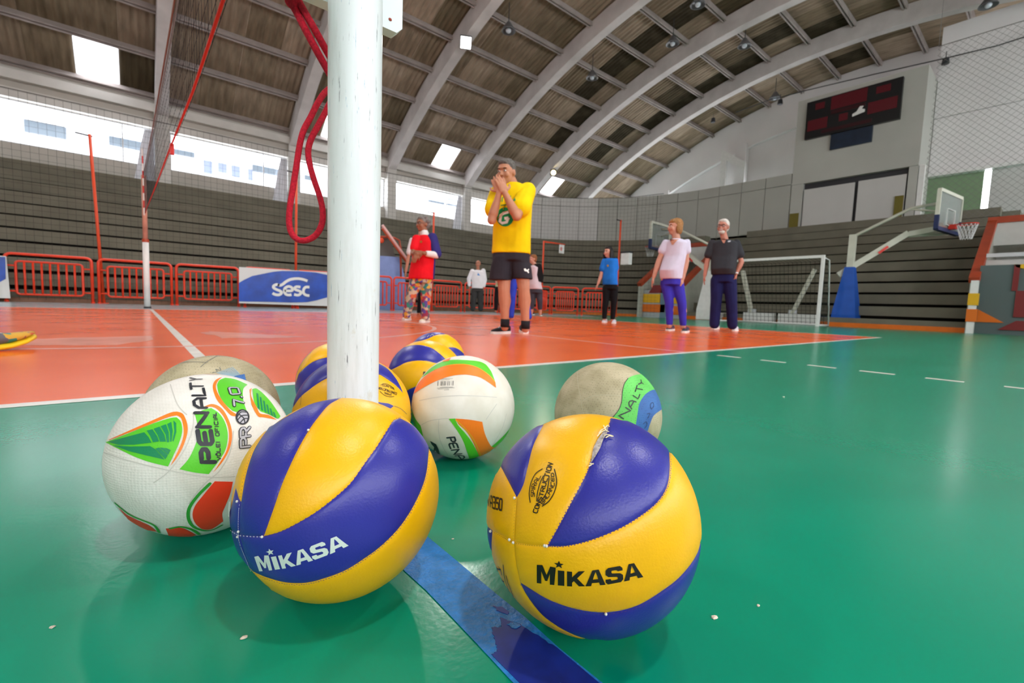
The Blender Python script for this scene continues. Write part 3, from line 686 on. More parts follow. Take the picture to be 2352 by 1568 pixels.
WORD = [(0.0, .185, GM), (.205, .06, [[(0,0),(0,1),(1,1),(1,0)]]), (.29, .165, GK), (.46, .185, GA), (.645, .165, GS), (.815, .185, GA)]
def word(ball, base, top, m, name='lettering'):
    fm = track(base, top, 0, 1)
    for xo, w, polys in WORD:
        for pl in polys:
            q = []
            for i in range(len(pl)):
                a, b = pl[i], pl[(i+1) % len(pl)]
                for k in range(3): q.append((a[0]+(b[0]-a[0])*k/3, a[1]+(b[1]-a[1])*k/3))
            ball.patch(name, None, m, off=0.0005, gs=0.006, wid=0, dirs=[ball.dir(fm(xo+w*x, y), False) for x, y in q])
    q = star(.215, 1.38, .048, .27); ball.patch(name, None, m, off=0.0005, gs=0.006, wid=0, dirs=[ball.dir(fm(x, y), False) for x, y in q])

def leather(name, col, rough, var=0.08, spec=0.45, bump=0.06, bs=500): return mat(name, col, rough, spec, var=var, vscale=14, bump=bump, bscale=bs)
M_BY = leather('yellow_ball_leather', (0.90, 0.47, 0.0), 0.36); M_BB = leather('blue_ball_leather', (0.026, 0.028, 0.30), 0.33)
M_SEAM = mat('ball_seam', (0.10, 0.06, 0.12), 0.7); M_BLK = mat('black_print', (0.012, 0.010, 0.006), 0.45); M_WPR = mat('white_print', (0.68, 0.74, 0.70), 0.45)
M_STI = mat('pale_stitch', (0.62, 0.58, 0.66), 0.6); M_LIN = mat('grey_torn_lining', (0.42, 0.38, 0.36), 0.9, 0.1, var=0.5, vscale=300)

def cpx(y, x): return (x, y)
# ---------------- ball A : yellow/blue, front right
A = Ball(0.3509, 0.2854, 'volleyball', 'yellow and blue leather volleyball with a torn seam and black lettering, on green floor', M_BY, (1100, 940), 540/1568)
e34 = [(882,50),(850,150),(790,240),(750,335),(715,430),(620,610),(540,760),(455,912)]
e23 = [(430,90),(360,230),(320,380),(290,500),(246,585)]
e45 = [(455,912),(580,912),(750,872),(950,790),(1110,690),(1210,600),(1265,500),(1280,380),(1275,272)]
e56 = [(270,1160),(340,1205),(470,1280),(650,1340),(850,1362),(1050,1320),(1220,1222),(1360,1110),(1465,960),(1492,780)]
e67 = [(270,1160),(310,1240),(400,1360),(500,1440),(620,1505),(740,1540)]
rv = lambda L: list(reversed(L))
A.patch('panel', [[(140,378),(246,585)], [(246,585),(235,740),(228,886)], [(228,886),(160,850),(82,808)], [(82,808),(38,770)], [(38,770),(50,640),(80,500),(140,378)]], M_BY, anti=True)
A.patch('panel', [[(140,375),(190,280),(300,165),(430,90)], e23, [(246,585),(140,375)]], M_BB, anti=True)
A.patch('panel', [e34, [(455,912),(340,905),(228,886)], [(228,886),(235,740),(246,585)], rv(e23), [(430,90),(600,45),(740,30),(882,50)]], M_BY, anti=True)
A.patch('panel', [rv(e34), [(882,50),(1050,95),(1180,175),(1275,272)], rv(e45)], M_BB, anti=True)
A.patch('panel', [[(228,886),(340,905),(455,912)], e45, [(1275,272),(1400,440),(1480,640),(1492,780)], rv(e56), [(270,1160),(240,1020),(228,886)]], M_BY, anti=True)
A.patch('panel', [e56, [(1492,780),(1490,950),(1420,1180),(1260,1390),(1000,1525),(740,1540)], rv(e67)], M_BB, anti=True)
A.patch('panel', [[(82,808),(160,850),(228,886)], [(228,886),(240,1020),(270,1160)], e67, [(740,1540),(560,1510),(330,1370),(170,1190),(98,1040)], [(98,1040),(78,920),(82,808)]], M_BY, anti=True)
A.patch('panel', [[(38,770),(82,808)], [(82,808),(78,920),(98,1040)], [(98,1040),(55,940),(38,770)]], M_BB, anti=True)
word(A, [(388,1155),(500,1168),(620,1178),(740,1176),(860,1165),(980,1142),(1095,1115)], [(388,1062),(500,1068),(620,1080),(740,1074),(860,1056),(970,1036),(1072,1014)], M_BLK)
# oval mark
base = [(385,690),(420,590),(450,480),(495,362)]; top = [(360,680),(398,585),(432,475),(466,352)]
A.text('construction_mark', 'CONSTRUCTION', track([(390,692),(425,590),(458,470),(495,366)], [(362,684),(402,585),(432,465),(466,356)], 0, 10.6), 0.0009, M_BLK)
A.text('construction_mark', 'SPIRAL', track([(372,582),(378,520),(418,440)], [(350,580),(354,510),(398,430)], 0, 5.2), 0.0007, M_BLK)
A.text('construction_mark', 'BALANCED', track([(430,634),(470,580),(505,510),(500,424)], [(412,622),(450,560),(482,500),(484,424)], 0, 7.4), 0.0007, M_BLK)
A.lines('construction_mark', [[(345,620),(338,560),(350,490),(380,430),(425,398)], [(388,610),(392,560),(410,490),(432,445)], [(425,600),(450,560),(465,500),(470,445)], [(425,645),(470,610),(505,550),(520,480),(505,400)]], 0.0009, M_BLK)
A.text('model_number', 'VA350', track([(62,640),(105,660),(155,672)], [(60,570),(105,585),(158,600)], 0.1, 4.5), 0.0018, M_BLK)
A.lines('side_lettering', [[(122,1050),(128,1090),(140,1120)], [(135,1045),(150,1080),(155,1100)], [(150,1120),(165,1150),(172,1170)], [(165,1035),(170,1100),(185,1160),(215,1230),(250,1282)], [(185,1105),(195,1150),(215,1200),(235,1250)], [(125,1060),(148,1065)], [(150,1140),(170,1145)]], 0.0012, M_BLK)
A.patch('torn_lining', [[(860,108),(830,150),(792,205)], [(792,205),(762,270),(748,360)], [(748,360),(775,320),(808,262),(828,205)], [(828,205),(855,160),(860,108)]], M_LIN, off=0.0012, wid=0, gs=0.003)
A.lines('frayed_thread', [[(800,170),(815,150),(835,140)], [(790,190),(812,165),(840,150)], [(830,120),(845,150),(862,160)], [(835,185),(860,180),(892,190)], [(845,200),(865,188),(885,192)], [(840,135),(855,120),(866,126)], [(742,368),(756,372),(762,370)], [(735,385),(748,378)]], 0.0011, mat('straw_thread', (0.75, 0.66, 0.40), 0.8), 0.0022)
def stitches(ball, name, path, step, ln, w, m, zig=0.0):
    mb = MB(); P = spline(path, 8)+[path[-1]]; acc = 0; last = P[0]; k = 0
    for a, b in zip(P, P[1:]):
        L_ = math.dist(a, b); acc += L_
        if acc > step:
            acc = 0; t = ((b[0]-a[0])/max(L_, 1e-6), (b[1]-a[1])/max(L_, 1e-6)); k += 1; z = zig*(1 if k % 2 else -1)
            c = (b[0]-t[1]*z, b[1]+t[0]*z); ball.ribbon(mb, [(c[0]-t[0]*ln/2, c[1]-t[1]*ln/2), (c[0]+t[0]*ln/2, c[1]+t[1]*ln/2)], w, 0.0002)
    o = build(name, mb, m, ball.root, fixn=False); o['kind'] = 'stuff'; return o
stitches(A, 'stitching', [(246,590),(236,740),(228,886)], 9, 5, 0.0006, mat('yellow_stitch', (0.55, 0.33, 0.02), 0.6))
stitches(A, 'stitching', [(82,808),(160,850),(228,886),(340,905),(455,912)], 9, 5, 0.0006, MATS['yellow_stitch'])
def knots(ball, name, pts, r, m):
    mb = MB()
    for p in pts: d = ball.dir(p, False); mb.ell(ball.c+d*(BR+0.0003), r, r, r, n=8, m=6)
    o = build(name, mb, m, ball.root, smooth=True); o['kind'] = 'stuff'; return o
knots(A, 'seam_knot', [(238,590),(204,868),(230,887),(438,908),(452,910),(846,1362),(78,812)], 0.0013, mat('white_knot', (0.75, 0.72, 0.66), 0.7))

# ---------------- ball B : front left, white lettering on blue
B = Ball(0.1702, 0.4838, 'volleyball', 'yellow and blue volleyball with white lettering on blue, in front of the post', M_BY, (520, 900), 500/1568)
b12 = [(300,255),(240,335),(180,440),(130,600),(96,790)]
b23 = [(262,1042),(330,850),(400,650),(500,430),(590,270),(670,160),(740,82),(825,36)]
b34 = [(262,1042),(380,1010),(500,952),(650,862),(800,745),(900,650),(1000,510),(1080,400),(1150,290),(1205,206),(1255,182)]
b47 = [(178,1295),(280,1342),(420,1380),(560,1384),(700,1352),(860,1290),(1000,1202),(1120,1112),(1250,980),(1350,830),(1420,680),(1452,560),(1466,408)]
B.patch('panel', [b12, [(96,790),(80,768),(58,690)], [(58,690),(62,620),(150,420),(300,255)]], M_BY, anti=True)
B.patch('panel', [rv(b12), [(300,255),(450,160),(620,78),(825,36)], rv(b23), [(262,1042),(175,1040),(88,1030)], [(88,1030),(88,900),(96,790)]], M_BB, anti=True)
B.patch('panel', [b23, [(825,36),(1000,55),(1150,110),(1255,182)], rv(b34)], M_BY, anti=True)
B.patch('panel', [b34, [(1255,182),(1350,240),(1430,340),(1466,408)], rv(b47), [(178,1295),(130,1180),(88,1030)], [(88,1030),(175,1040),(262,1042)]], M_BB, anti=True)
B.patch('panel', [[(18,985),(88,1030)], [(88,1030),(130,1180),(178,1295)], [(178,1295),(80,1160),(18,985)]], M_BB, anti=True)
B.patch('panel', [[(58,690),(80,768),(96,790)], [(96,790),(88,900),(88,1030)], [(88,1030),(18,985)], [(18,985),(14,900),(58,690)]], M_BB, anti=True)
B.patch('panel', [b47, [(1466,408),(1520,560),(1535,740),(1450,1080),(1250,1340),(1000,1490),(750,1530),(540,1515),(330,1430),(178,1295)]], M_BY, anti=True)
word(B, [(240,1288),(330,1280),(430,1266),(530,1240),(640,1205),(760,1160),(880,1104)], [(212,1208),(300,1190),(400,1172),(500,1145),(610,1108),(720,1065),(836,1020)], M_WPR)
M_WST = mat('white_stitch', (0.70, 0.66, 0.78), 0.6)
stitches(B, 'stitching', [(88,1032),(175,1040),(262,1042)], 13, 8, 0.0008, M_WST); stitches(B, 'stitching', [(96,795),(88,900),(88,1030),(100,1100),(140,1200),(178,1293)], 13, 8, 0.0008, M_WST); stitches(B, 'stitching', [(18,985),(50,1010),(88,1030)], 13, 8, 0.0008, M_WST)
knots(B, 'seam_knot', [(258,1042),(82,1042),(88,1005),(78,788),(590,275)], 0.0012, MATS['white_knot'])
M_PURST = mat('purple_stitch', (0.13, 0.05, 0.20), 0.6)
for L_ in (b23, b34, b47, b12): stitches(B, 'stitching', L_, 9, 6, 0.0007, M_PURST, 1.5)
for L_ in (e34, e45, e56): stitches(A, 'stitching', L_, 9, 6, 0.0007, M_PURST, 1.5)
B.patch('white_tag', [[(18,785),(32,790)], [(32,790),(26,900)], [(26,900),(14,895)], [(14,895),(18,785)]], M_WPR, off=0.0006, wid=0, limb=False)
# ---------------- white match balls
def dimple(name, col, col2, scale, bstr, rough=0.5, var=True, dots=False):
    m = bpy.data.materials.new(name); m.use_nodes = True; nt = m.node_tree; N = nt.nodes; L = nt.links; b = N['Principled BSDF']
    tc = N.new('ShaderNodeTexCoord'); vo = N.new('ShaderNodeTexVoronoi'); vo.inputs['Scale'].default_value = scale; vo.inputs['Randomness'].default_value = 0.25; L.new(tc.outputs['Object'], vo.inputs['Vector'])
    nz = N.new('ShaderNodeTexNoise'); nz.inputs['Scale'].default_value = 22; nz.inputs['Detail'].default_value = 8; L.new(tc.outputs['Object'], nz.inputs['Vector'])
    rp = N.new('ShaderNodeValToRGB'); L.new(nz.outputs['Fac'], rp.inputs[0]); rp.color_ramp.elements[0].position = 0.35; rp.color_ramp.elements[0].color = (*col2, 1); rp.color_ramp.elements[1].position = 0.65; rp.color_ramp.elements[1].color = (*col, 1)
    out = rp.outputs[0]
    if dots:
        mr = N.new('ShaderNodeMapRange'); L.new(vo.outputs['Distance'], mr.inputs[0]); mr.inputs[1].default_value = 0.16; mr.inputs[2].default_value = 0.28; mr.inputs[3].default_value = 0.62; mr.inputs[4].default_value = 1.0
        sc_ = N.new('ShaderNodeVectorMath'); sc_.operation = 'SCALE'; L.new(out, sc_.inputs[0]); L.new(mr.outputs[0], sc_.inputs['Scale']); out = sc_.outputs[0]
    L.new(out, b.inputs['Base Color']); b.inputs['Roughness'].default_value = rough; b.inputs['Specular IOR Level'].default_value = 0.35
    bp = N.new('ShaderNodeBump'); bp.inputs['Strength'].default_value = bstr; bp.inputs['Distance'].default_value = 0.002; L.new(vo.outputs['Distance'], bp.inputs['Height']); L.new(bp.outputs[0], b.inputs['Normal'])
    return m
M_CW = dimple('white_dimpled_ball', (0.80, 0.78, 0.73), (0.68, 0.66, 0.60), 330, 0.22)
M_DW = dimple('cream_ball_leather', (0.80, 0.77, 0.69), (0.70, 0.66, 0.56), 500, 0.05)
M_EW = dimple('dirty_beige_ball', (0.52, 0.46, 0.31), (0.33, 0.29, 0.17), 260, 0.08, 0.75, dots=True)
M_G1 = leather('bright_green_print', (0.10, 0.58, 0.02), 0.45); M_G2 = leather('dark_green_print', (0.0, 0.24, 0.09), 0.45); M_OR = leather('orange_print', (0.95, 0.21, 0.01), 0.42)
M_RD = leather('red_orange_print', (0.85, 0.045, 0.012), 0.45); M_G3 = leather('mid_green_print', (0.03, 0.33, 0.03), 0.45); M_GRO = mat('groove_grey', (0.56, 0.55, 0.50), 0.7)
M_NV = mat('charcoal_print', (0.020, 0.022, 0.030), 0.45); M_SLV = mat('silver_grey_print', (0.45, 0.45, 0.50), 0.4)
Cb = Ball(0.0708, 0.718, 'volleyball', 'white dimpled volleyball with green wing, orange and red print and tall dark lettering', M_CW, (220, 840), 480/1792)
Cb.body.data.transform(Matrix.Scale((BR)/(BR-0.0014), 4))
pt = lambda b, n, pts, m, off=0.0004, closed=True: b.patch(n, [pts+[pts[0]]] if False else [[pts[i], pts[(i+1) % len(pts)]] for i in range(len(pts))], m, off=off, wid=0, gs=0.006)
sm = lambda b, n, segs, m, off=0.0004: b.patch(n, segs, m, off=off, wid=0, gs=0.006)
sm(Cb, 'orange_trim', [[(88,645),(300,550),(500,462),(640,402),(700,393)], [(700,393),(750,415),(785,500),(785,580),(750,690),(700,780),(640,858)], [(640,858),(700,740),(742,640),(755,555),(735,455),(695,425)], [(695,425),(600,448),(400,530),(88,648)]], M_OR)
sm(Cb, 'green_wing', [[(88,655),(300,572),(500,492),(640,448),(695,442)], [(695,442),(730,480),(742,560),(715,660),(670,760),(620,862)], [(620,862),(450,820),(300,762),(88,655)]], M_G1)
pt(Cb, 'dark_wing_feather', [(110,652),(260,612),(420,570),(455,610),(482,658),(330,676),(200,676)], M_G2, 0.0008)
pt(Cb, 'dark_wing_feather', [(150,680),(300,692),(470,688),(515,715),(592,802),(430,765),(290,730)], M_G2, 0.0008)
for q in ([(440,555),(490,545),(530,605),(545,648),(495,655),(470,600)], [(500,540),(550,522),(590,590),(605,650),(555,650),(535,595)], [(560,518),(605,502),(628,570),(632,655),(612,655),(602,590)], [(615,500),(650,482),(662,560),(652,650),(640,650),(638,570)], [(668,470),(690,490),(692,570),(668,650),(660,640),(676,560)]): pt(Cb, 'dark_wing_feather', q, M_G2, 0.0008)
for q in ([(515,710),(545,700),(620,765),(600,800)], [(552,700),(580,702),(635,740),(622,762)], [(585,702),(612,706),(645,722),(638,738)]): pt(Cb, 'dark_wing_feather', q, M_G2, 0.0008)
sm(Cb, 'green_block', [[(850,415),(920,380),(990,362)], [(990,362),(1060,410),(1110,490),(1132,600),(1110,720),(1050,820),(968,927)], [(968,927),(840,912),(718,885)], [(718,885),(800,790),(860,660),(882,560),(850,415)]], M_G1)
sm(Cb, 'orange_trim', [[(930,350),(1000,328),(1080,365),(1140,465),(1168,580),(1150,700),(1090,815),(1003,917)], [(1003,917),(1065,825),(1122,720),(1142,595),(1118,480),(1060,390),(1000,352),(930,358)]], M_OR)
sm(Cb, 'green_block', [[(1040,165),(1060,125),(1110,103)], [(1110,103),(1200,118),(1300,162)], [(1300,162),(1262,205),(1265,300),(1292,385)], [(1292,385),(1230,400),(1170,385)], [(1170,385),(1100,320),(1055,240),(1040,165)]], M_G1)
sm(Cb, 'orange_trim', [[(1080,98),(1025,125),(1003,185),(1035,285),(1105,370),(1160,425),(1200,432)], [(1200,432),(1202,415),(1145,372),(1065,270),(1030,190),(1042,140),(1080,98)]], M_OR)
sm(Cb, 'green_wing', [[(1342,200),(1375,195),(1420,225)], [(1420,225),(1500,310),(1582,432)], [(1582,432),(1555,452),(1480,415),(1415,392)], [(1415,392),(1360,320),(1342,200)]], M_G1)
sm(Cb, 'orange_trim', [[(1318,205),(1336,190)], [(1336,190),(1332,260),(1382,362),(1408,408),(1480,422),(1550,462)], [(1550,462),(1440,442),(1388,430),(1335,330),(1318,205)]], M_OR)
for k in range(6): x = 1375+k*28; y = 225+k*32; pt(Cb, 'dark_wing_feather', [(x,y+10),(x+14,y+16),(x+30,y+150-k*18),(x+12,y+140-k*18)], M_G2, 0.0008)
sm(Cb, 'red_block', [[(1020,988),(1175,992)], [(1175,992),(1150,1100),(1105,1210),(1085,1265),(1092,1330)], [(1092,1330),(1000,1392),(920,1397),(860,1355),(830,1282),(850,1200),(920,1108),(1020,988)]], M_RD)
sm(Cb, 'red_block', [[(600,1392),(720,1384),(800,1412),(862,1448)], [(862,1448),(760,1472),(630,1462)], [(630,1462),(615,1425),(600,1392)]], M_RD)
sm(Cb, 'red_block', [[(190,1205),(280,1282),(450,1362),(525,1418)], [(525,1418),(420,1395),(290,1320),(190,1205)]], M_RD)
Cb.lines('green_trim', [[(978,1008),(880,1105),(805,1210),(795,1300),(835,1372),(920,1406),(1000,1402),(1080,1362)], [(640,1390),(730,1376),(820,1398),(890,1442)], [(170,1175),(300,1276),(470,1346),(520,1380),(545,1425)]], 0.0034, M_G3, 0.0006)
Cb.lines('seam_groove', [[(70,742),(240,800),(400,842),(640,898),(960,953),(1190,948)], [(840,400),(830,540),(760,720),(630,900),(500,1000)], [(1180,560),(1150,740),(1060,900),(960,985),(870,1080),(800,1180)], [(640,160),(700,330),(780,420)]], 0.0012, M_GRO, 0.0003)
Cb.lines('orange_trim', [[(300,292),(420,212),(560,145),(700,100),(860,72),(1050,74)]], 0.0016, M_OR, 0.0003)
fm = track([(1022,832),(1010,720),(1000,640),(985,560),(972,470),(955,390),(945,330),(938,260),(918,180),(908,108)], [(908,838),(895,720),(885,640),(870,540),(858,460),(850,380),(846,330),(832,258),(815,175),(808,105)], 0, 6.4)
bl_ = [('P', 832, 705), ('E', 680, 548), ('N', 535, 395), ('A', 368, 275), ('L', 262, 192), ('T', 208, 148), ('Y', 132, 104)]
bs_ = [(1022,832),(1010,720),(1000,650),(985,560),(972,470),(955,390),(945,330),(938,260),(918,180),(908,108)]; tp_ = [(912,838),(900,720),(888,650),(874,560),(862,470),(850,390),(846,330),(832,260),(815,180),(808,108)]
def xi(P, y):
    for a, b in zip(P, P[1:]):
        if b[1] <= y <= a[1]: t = (a[1]-y)/(a[1]-b[1]); return a[0]+(b[0]-a[0])*t
    return P[0][0] if y > P[0][1] else P[-1][0]
mb = MB()
for ch, y0, y1 in bl_:
    for pl in GL[ch]:
        q = []
        for a, b in zip(pl, pl[1:]):
            for k in range(3): q.append((a[0]+(b[0]-a[0])*k/3, a[1]+(b[1]-a[1])*k/3))
        q.append(pl[-1]); w = {'P':.0047,'E':.0046,'N':.0042,'A':.0033,'L':.0030,'T':.0028,'Y':.0024}[ch]
        def mp(p):
            y = y0+(y1-y0)*(p[0]*0.86+0.07); return (xi(bs_, y)*(1-p[1])+xi(tp_, y)*p[1], y)
        Cb.ribbon(mb, [mp(p) for p in q], w, 0.0010)
build('lettering', mb, M_NV, Cb.root, fixn=False)
Cb.text('lettering', 'VÔLEI OFICIAL', track([(1070,808),(1066,740),(1062,670),(1058,600),(1052,530),(1042,460),(1030,405)], [(1042,808),(1036,740),(1032,670),(1028,600),(1022,530),(1013,460),(1002,405)], 0, 10.6), 0.0011, M_NV, 0.0010)
mb = MB(); mb2 = MB()
for ch, q4 in (('P', [(1316,690),(1318,620),(1238,622),(1240,698)]), ('R', [(1318,602),(1316,528),(1238,540),(1238,612)]), ('7', [(1268,335),(1255,295),(1180,295),(1185,345)]), ('.', [(1250,280),(1245,262),(1225,262),(1228,280)]), ('0', [(1235,245),(1215,192),(1140,192),(1158,250)])):
    a, b, c, d = q4
    for pl in GL[ch]:
        q = []
        for s_, e_ in zip(pl, pl[1:]):
            for k in range(3): q.append((s_[0]+(e_[0]-s_[0])*k/3, s_[1]+(e_[1]-s_[1])*k/3))
        q.append(pl[-1]); f2 = lambda p: tuple(np.array(a)*(1-p[0])*(1-p[1])+np.array(b)*p[0]*(1-p[1])+np.array(c)*p[0]*p[1]+np.array(d)*(1-p[0])*p[1])
        Cb.ribbon(mb, [f2(p) for p in q], 0.0042, 0.0010); Cb.ribbon(mb2, [f2(p) for p in q], 0.0022, 0.0014)
circ = [(1256+52*math.cos(a), 440+60*math.sin(a)) for a in np.linspace(0, 2*PI, 25)]
Cb.ribbon(mb, circ, 0.0020, 0.0010)
pt(Cb, 'lettering', circ[:-1], M_SLV, 0.0007)
for q in ([(1210,440),(1240,400),(1290,400)], [(1215,465),(1250,430),(1303,425)], [(1235,490),(1270,455),(1305,455)], [(1222,415),(1265,450),(1275,492)]): Cb.ribbon(mb, spline(q)+[q[-1]], 0.0012, 0.0012)
build('lettering', mb, M_NV, Cb.root, fixn=False); build('lettering', mb2, M_SLV, Cb.root, fixn=False)

# ---------------- ball D
D_ = Ball(0.5164, 0.7634, 'volleyball', 'cream white volleyball with green and orange crescents and a barcode print', M_DW, (900, 750), 300/1470)
D_.body.data.transform(Matrix.Scale((BR)/(BR-0.0014), 4))
sm(D_, 'green_crescent', [[(335,575),(440,468),(560,400),(680,374),(850,378),(990,394),(1060,428)], [(1060,428),(1120,510),(1172,650)], [(1172,650),(1100,548),(980,464),(850,425),(700,421),(560,452),(440,508),(335,575)]], M_G1)
sm(D_, 'orange_crescent', [[(245,755),(300,640),(400,540),(560,455),(700,424),(850,426),(980,466),(1100,550),(1160,618)], [(1160,618),(1172,688)], [(1172,688),(1100,636),(1000,575),(900,548),(800,540),(650,560),(480,622),(350,690),(245,755)]], M_OR, 0.0006)
D_.lines('gold_pinstripe', [[(480,492),(600,448),(720,430),(850,432),(980,472),(1095,555),(1150,620)], [(722,1050),(800,1120),(880,1210),(940,1310),(1000,1450)]], 0.0022, mat('gold_print', (0.85, 0.40, 0.02), 0.45), 0.0009)
pt(D_, 'orange_crescent', [(572,388),(620,368),(668,352),(640,388),(582,396)], M_OR, 0.0008)
sm(D_, 'green_crescent', [[(640,1035),(715,1032)], [(715,1032),(742,1100),(820,1190),(890,1280),(945,1375),(985,1455)], [(985,1455),(930,1475),(872,1486)], [(872,1486),(845,1400),(800,1280),(730,1160),(640,1035)]], M_G1)
sm(D_, 'orange_block', [[(718,1033),(870,1045),(1018,1070)], [(1018,1070),(1040,1180),(1075,1270),(1115,1342)], [(1115,1342),(1152,1358)], [(1152,1358),(1080,1418),(985,1458)], [(985,1458),(960,1400),(900,1272),(830,1170),(750,1095),(718,1033)]], M_OR)
sm(D_, 'green_trim', [[(1122,1347),(1250,1232),(1340,1120),(1378,1000)], [(1378,1000),(1350,1130),(1260,1262),(1150,1360)], [(1150,1360),(1122,1347)]], M_G1)
sm(D_, 'orange_block', [[(1152,1360),(1262,1265),(1352,1132)], [(1352,1132),(1320,1200),(1240,1310),(1130,1400)], [(1130,1400),(1152,1360)]], M_OR)
sm(D_, 'green_trim', [[(218,900),(235,960),(270,1040),(325,1112)], [(325,1112),(355,1235)], [(355,1235),(290,1170),(240,1080),(218,900)]], M_G1)
D_.lines('seam_groove', [[(310,832),(500,795),(700,778),(950,780),(1180,795)], [(335,1105),(420,1062),(540,1040),(640,1034)], [(530,1042),(528,1180),(560,1320),(640,1462)], [(1060,1045),(1110,970),(1180,870)], [(1130,1340),(1200,1220),(1250,1120),(1290,980)], [(740,370),(800,340),(830,325)]], 0.0011, M_GRO, 0.0003)
D_.text('lettering', 'PENA', track([(622,1248),(640,1310),(668,1380),(705,1440),(760,1495)], [(706,1240),(726,1300),(752,1370),(790,1430),(830,1478)], 0, 3.6), 0.0034, M_NV, 0.0008)
pt(D_, 'emblem', [(432,1282),(500,1318),(525,1370),(545,1432),(520,1428),(492,1388),(470,1402),(478,1352),(450,1320)], M_NV, 0.0008)
mb = MB(); rb = random.Random(5)
for k in range(24):
    x = 522+k*7.4; sk = (x-522)*0.02
    if rb.random() < 0.72: D_.ribbon(mb, [(x, 615+rb.uniform(0, 3)-sk), (x-3, 664-sk)], rb.choice((0.0005, 0.0009, 0.0012)), 0.0005)
for y, a, b in ((600, 555, 650), (588, 540, 685), (684, 545, 690), (693, 510, 705), (703, 520, 640), (714, 590, 645)): D_.ribbon(mb, [(a, y), (b, y-4)], 0.0005, 0.0005)
build('barcode_print', mb, mat('grey_print', (0.10, 0.10, 0.10), 0.5), D_.root, fixn=False)

# ---------------- ball E : worn beige with green and blue
E_ = Ball(0.7233, 0.5576, 'volleyball', 'dirty beige worn volleyball with a green and blue lettered patch', M_EW, (1260, 810), 280/2195)
E_.body.data.transform(Matrix.Scale((BR)/(BR-0.0014), 4))
M_EG = dimple('faded_green_patch', (0.16, 0.66, 0.14), (0.12, 0.55, 0.10), 260, 0.05, 0.6, dots=True); M_EB = dimple('faded_blue_patch', (0.05, 0.17, 0.46), (0.04, 0.12, 0.36), 260, 0.05, 0.6, dots=True)
gl_ = [(1130,1185),(1250,1045),(1310,900),(1328,720),(1360,570),(1430,460),(1560,402),(1700,380)]; gb_ = [(1950,668),(1860,672),(1750,740),(1670,840),(1622,950),(1600,1100),(1568,1300)]
sm(E_, 'green_patch', [gl_, [(1700,380),(1840,500),(1950,668)], gb_, [(1568,1300),(1350,1330),(1130,1185)]], M_EG)
sm(E_, 'blue_patch', [rv(gb_), [(1950,668),(2010,830),(2048,1010)], [(2048,1010),(1900,1120),(1835,1250),(1788,1400)], [(1788,1400),(1680,1420),(1568,1300)]], M_EB)
E_.lines('patch_edge', [gl_[:6]], 0.0012, M_NV, 0.0005); E_.lines('seam_groove', [[(520,330),(530,560),(580,820),(620,1080)], [(520,330),(680,260),(900,190)], [(620,860),(760,790),(960,760),(1280,770)]], 0.0011, mat('faded_groove', (0.48, 0.46, 0.32), 0.8), 0.0003)
mb = MB()
for ch, q4 in (('N', [(1345,1185),(1475,1040),(1385,985),(1262,1130)]), ('A', [(1495,1010),(1572,885),(1470,850),(1430,925)]), ('L', [(1605,830),(1640,750),(1548,735),(1518,770)]), ('T', [(1680,690),(1695,640),(1590,590),(1555,700)]), ('Y', [(1712,580),(1690,540),(1660,490),(1612,570)])):
    a, b, c, d = q4
    for pl in GL[ch]:
        f2 = lambda p: tuple(np.array(a)*(1-p[0])*(1-p[1])+np.array(b)*p[0]*(1-p[1])+np.array(c)*p[0]*p[1]+np.array(d)*(1-p[0])*p[1])
        E_.ribbon(mb, [f2(p) for p in pl], 0.0022, 0.0009)
build('lettering', mb, M_NV, E_.root, fixn=False)
E_.lines('faded_lettering', [[(1840,910),(1870,895),(1890,950),(1850,1010),(1830,960),(1840,910)], [(1770,1100),(1820,1090),(1780,1180)], [(1700,1280),(1750,1240),(1770,1290),(1730,1350)]], 0.0014, mat('dull_blue_print', (0.03, 0.06, 0.16), 0.6), 0.0009)

# ---------------- balls behind
F_ = Ball(0.312, 0.825, 'volleyball', 'yellow and blue volleyball right behind the white post with an upside-down oval mark', M_BY, (640, 760), 320/2352)
ft = [(205,1340),(300,1185),(390,1078),(500,990),(650,880),(805,792),(1050,690),(1250,655),(1450,665),(1690,722),(1800,780),(1950,882),(2060,985),(2112,1048)]
fu = [(1560,470),(1690,535),(1850,632),(1980,780),(2060,920),(2112,1048)]
F_.patch('panel', [ft, rv(fu), [(1560,470),(1250,405),(900,450),(600,600),(400,790),(270,1050),(205,1340)]], M_BB, anti=True)
F_.patch('panel', [fu, [(2112,1048),(2060,985),(1950,882),(1800,780),(1690,722),(1450,665),(1250,655),(1050,690),(805,792),(650,880),(500,990),(390,1078),(300,1185),(205,1340)], [(205,1340),(200,1600),(300,2000),(700,2400),(1200,2500),(1700,2400),(2100,2000),(2240,1600)], [(2240,1600),(2220,1250),(2080,900),(1880,640),(1560,470)]], M_BY, anti=True)
sm(F_, 'blue_panel_tip', [[(1500,1130),(1690,1198),(1850,1222),(1942,1265)], [(1942,1265),(1885,1312)], [(1885,1312),(1690,1232),(1500,1200)], [(1500,1200),(1500,1130)]], M_BB, 0.0002)
F_.text('construction_mark', 'CONSTRUCTION', track([(1995,1045),(1900,1010),(1790,970),(1680,945)], [(1985,1078),(1890,1042),(1780,1002),(1670,975)], 0, 10.6), 0.0009, M_BLK)
F_.text('construction_mark', 'SPIRAL', track([(1905,1065),(1840,1045),(1770,1025)], [(1900,1090),(1835,1075),(1765,1050)], 0, 5.2), 0.0006, M_BLK); F_.text('construction_mark', 'BALANCED', track([(1940,960),(1840,915),(1750,900)], [(1935,985),(1835,945),(1745,930)], 0, 7.4), 0.0006, M_BLK)
F_.lines('construction_mark', [[(1720,915),(1770,890),(1850,905),(1930,960),(1950,1000)], [(1712,1020),(1780,1080),(1870,1110),(1945,1105)]], 0.0009, M_BLK)
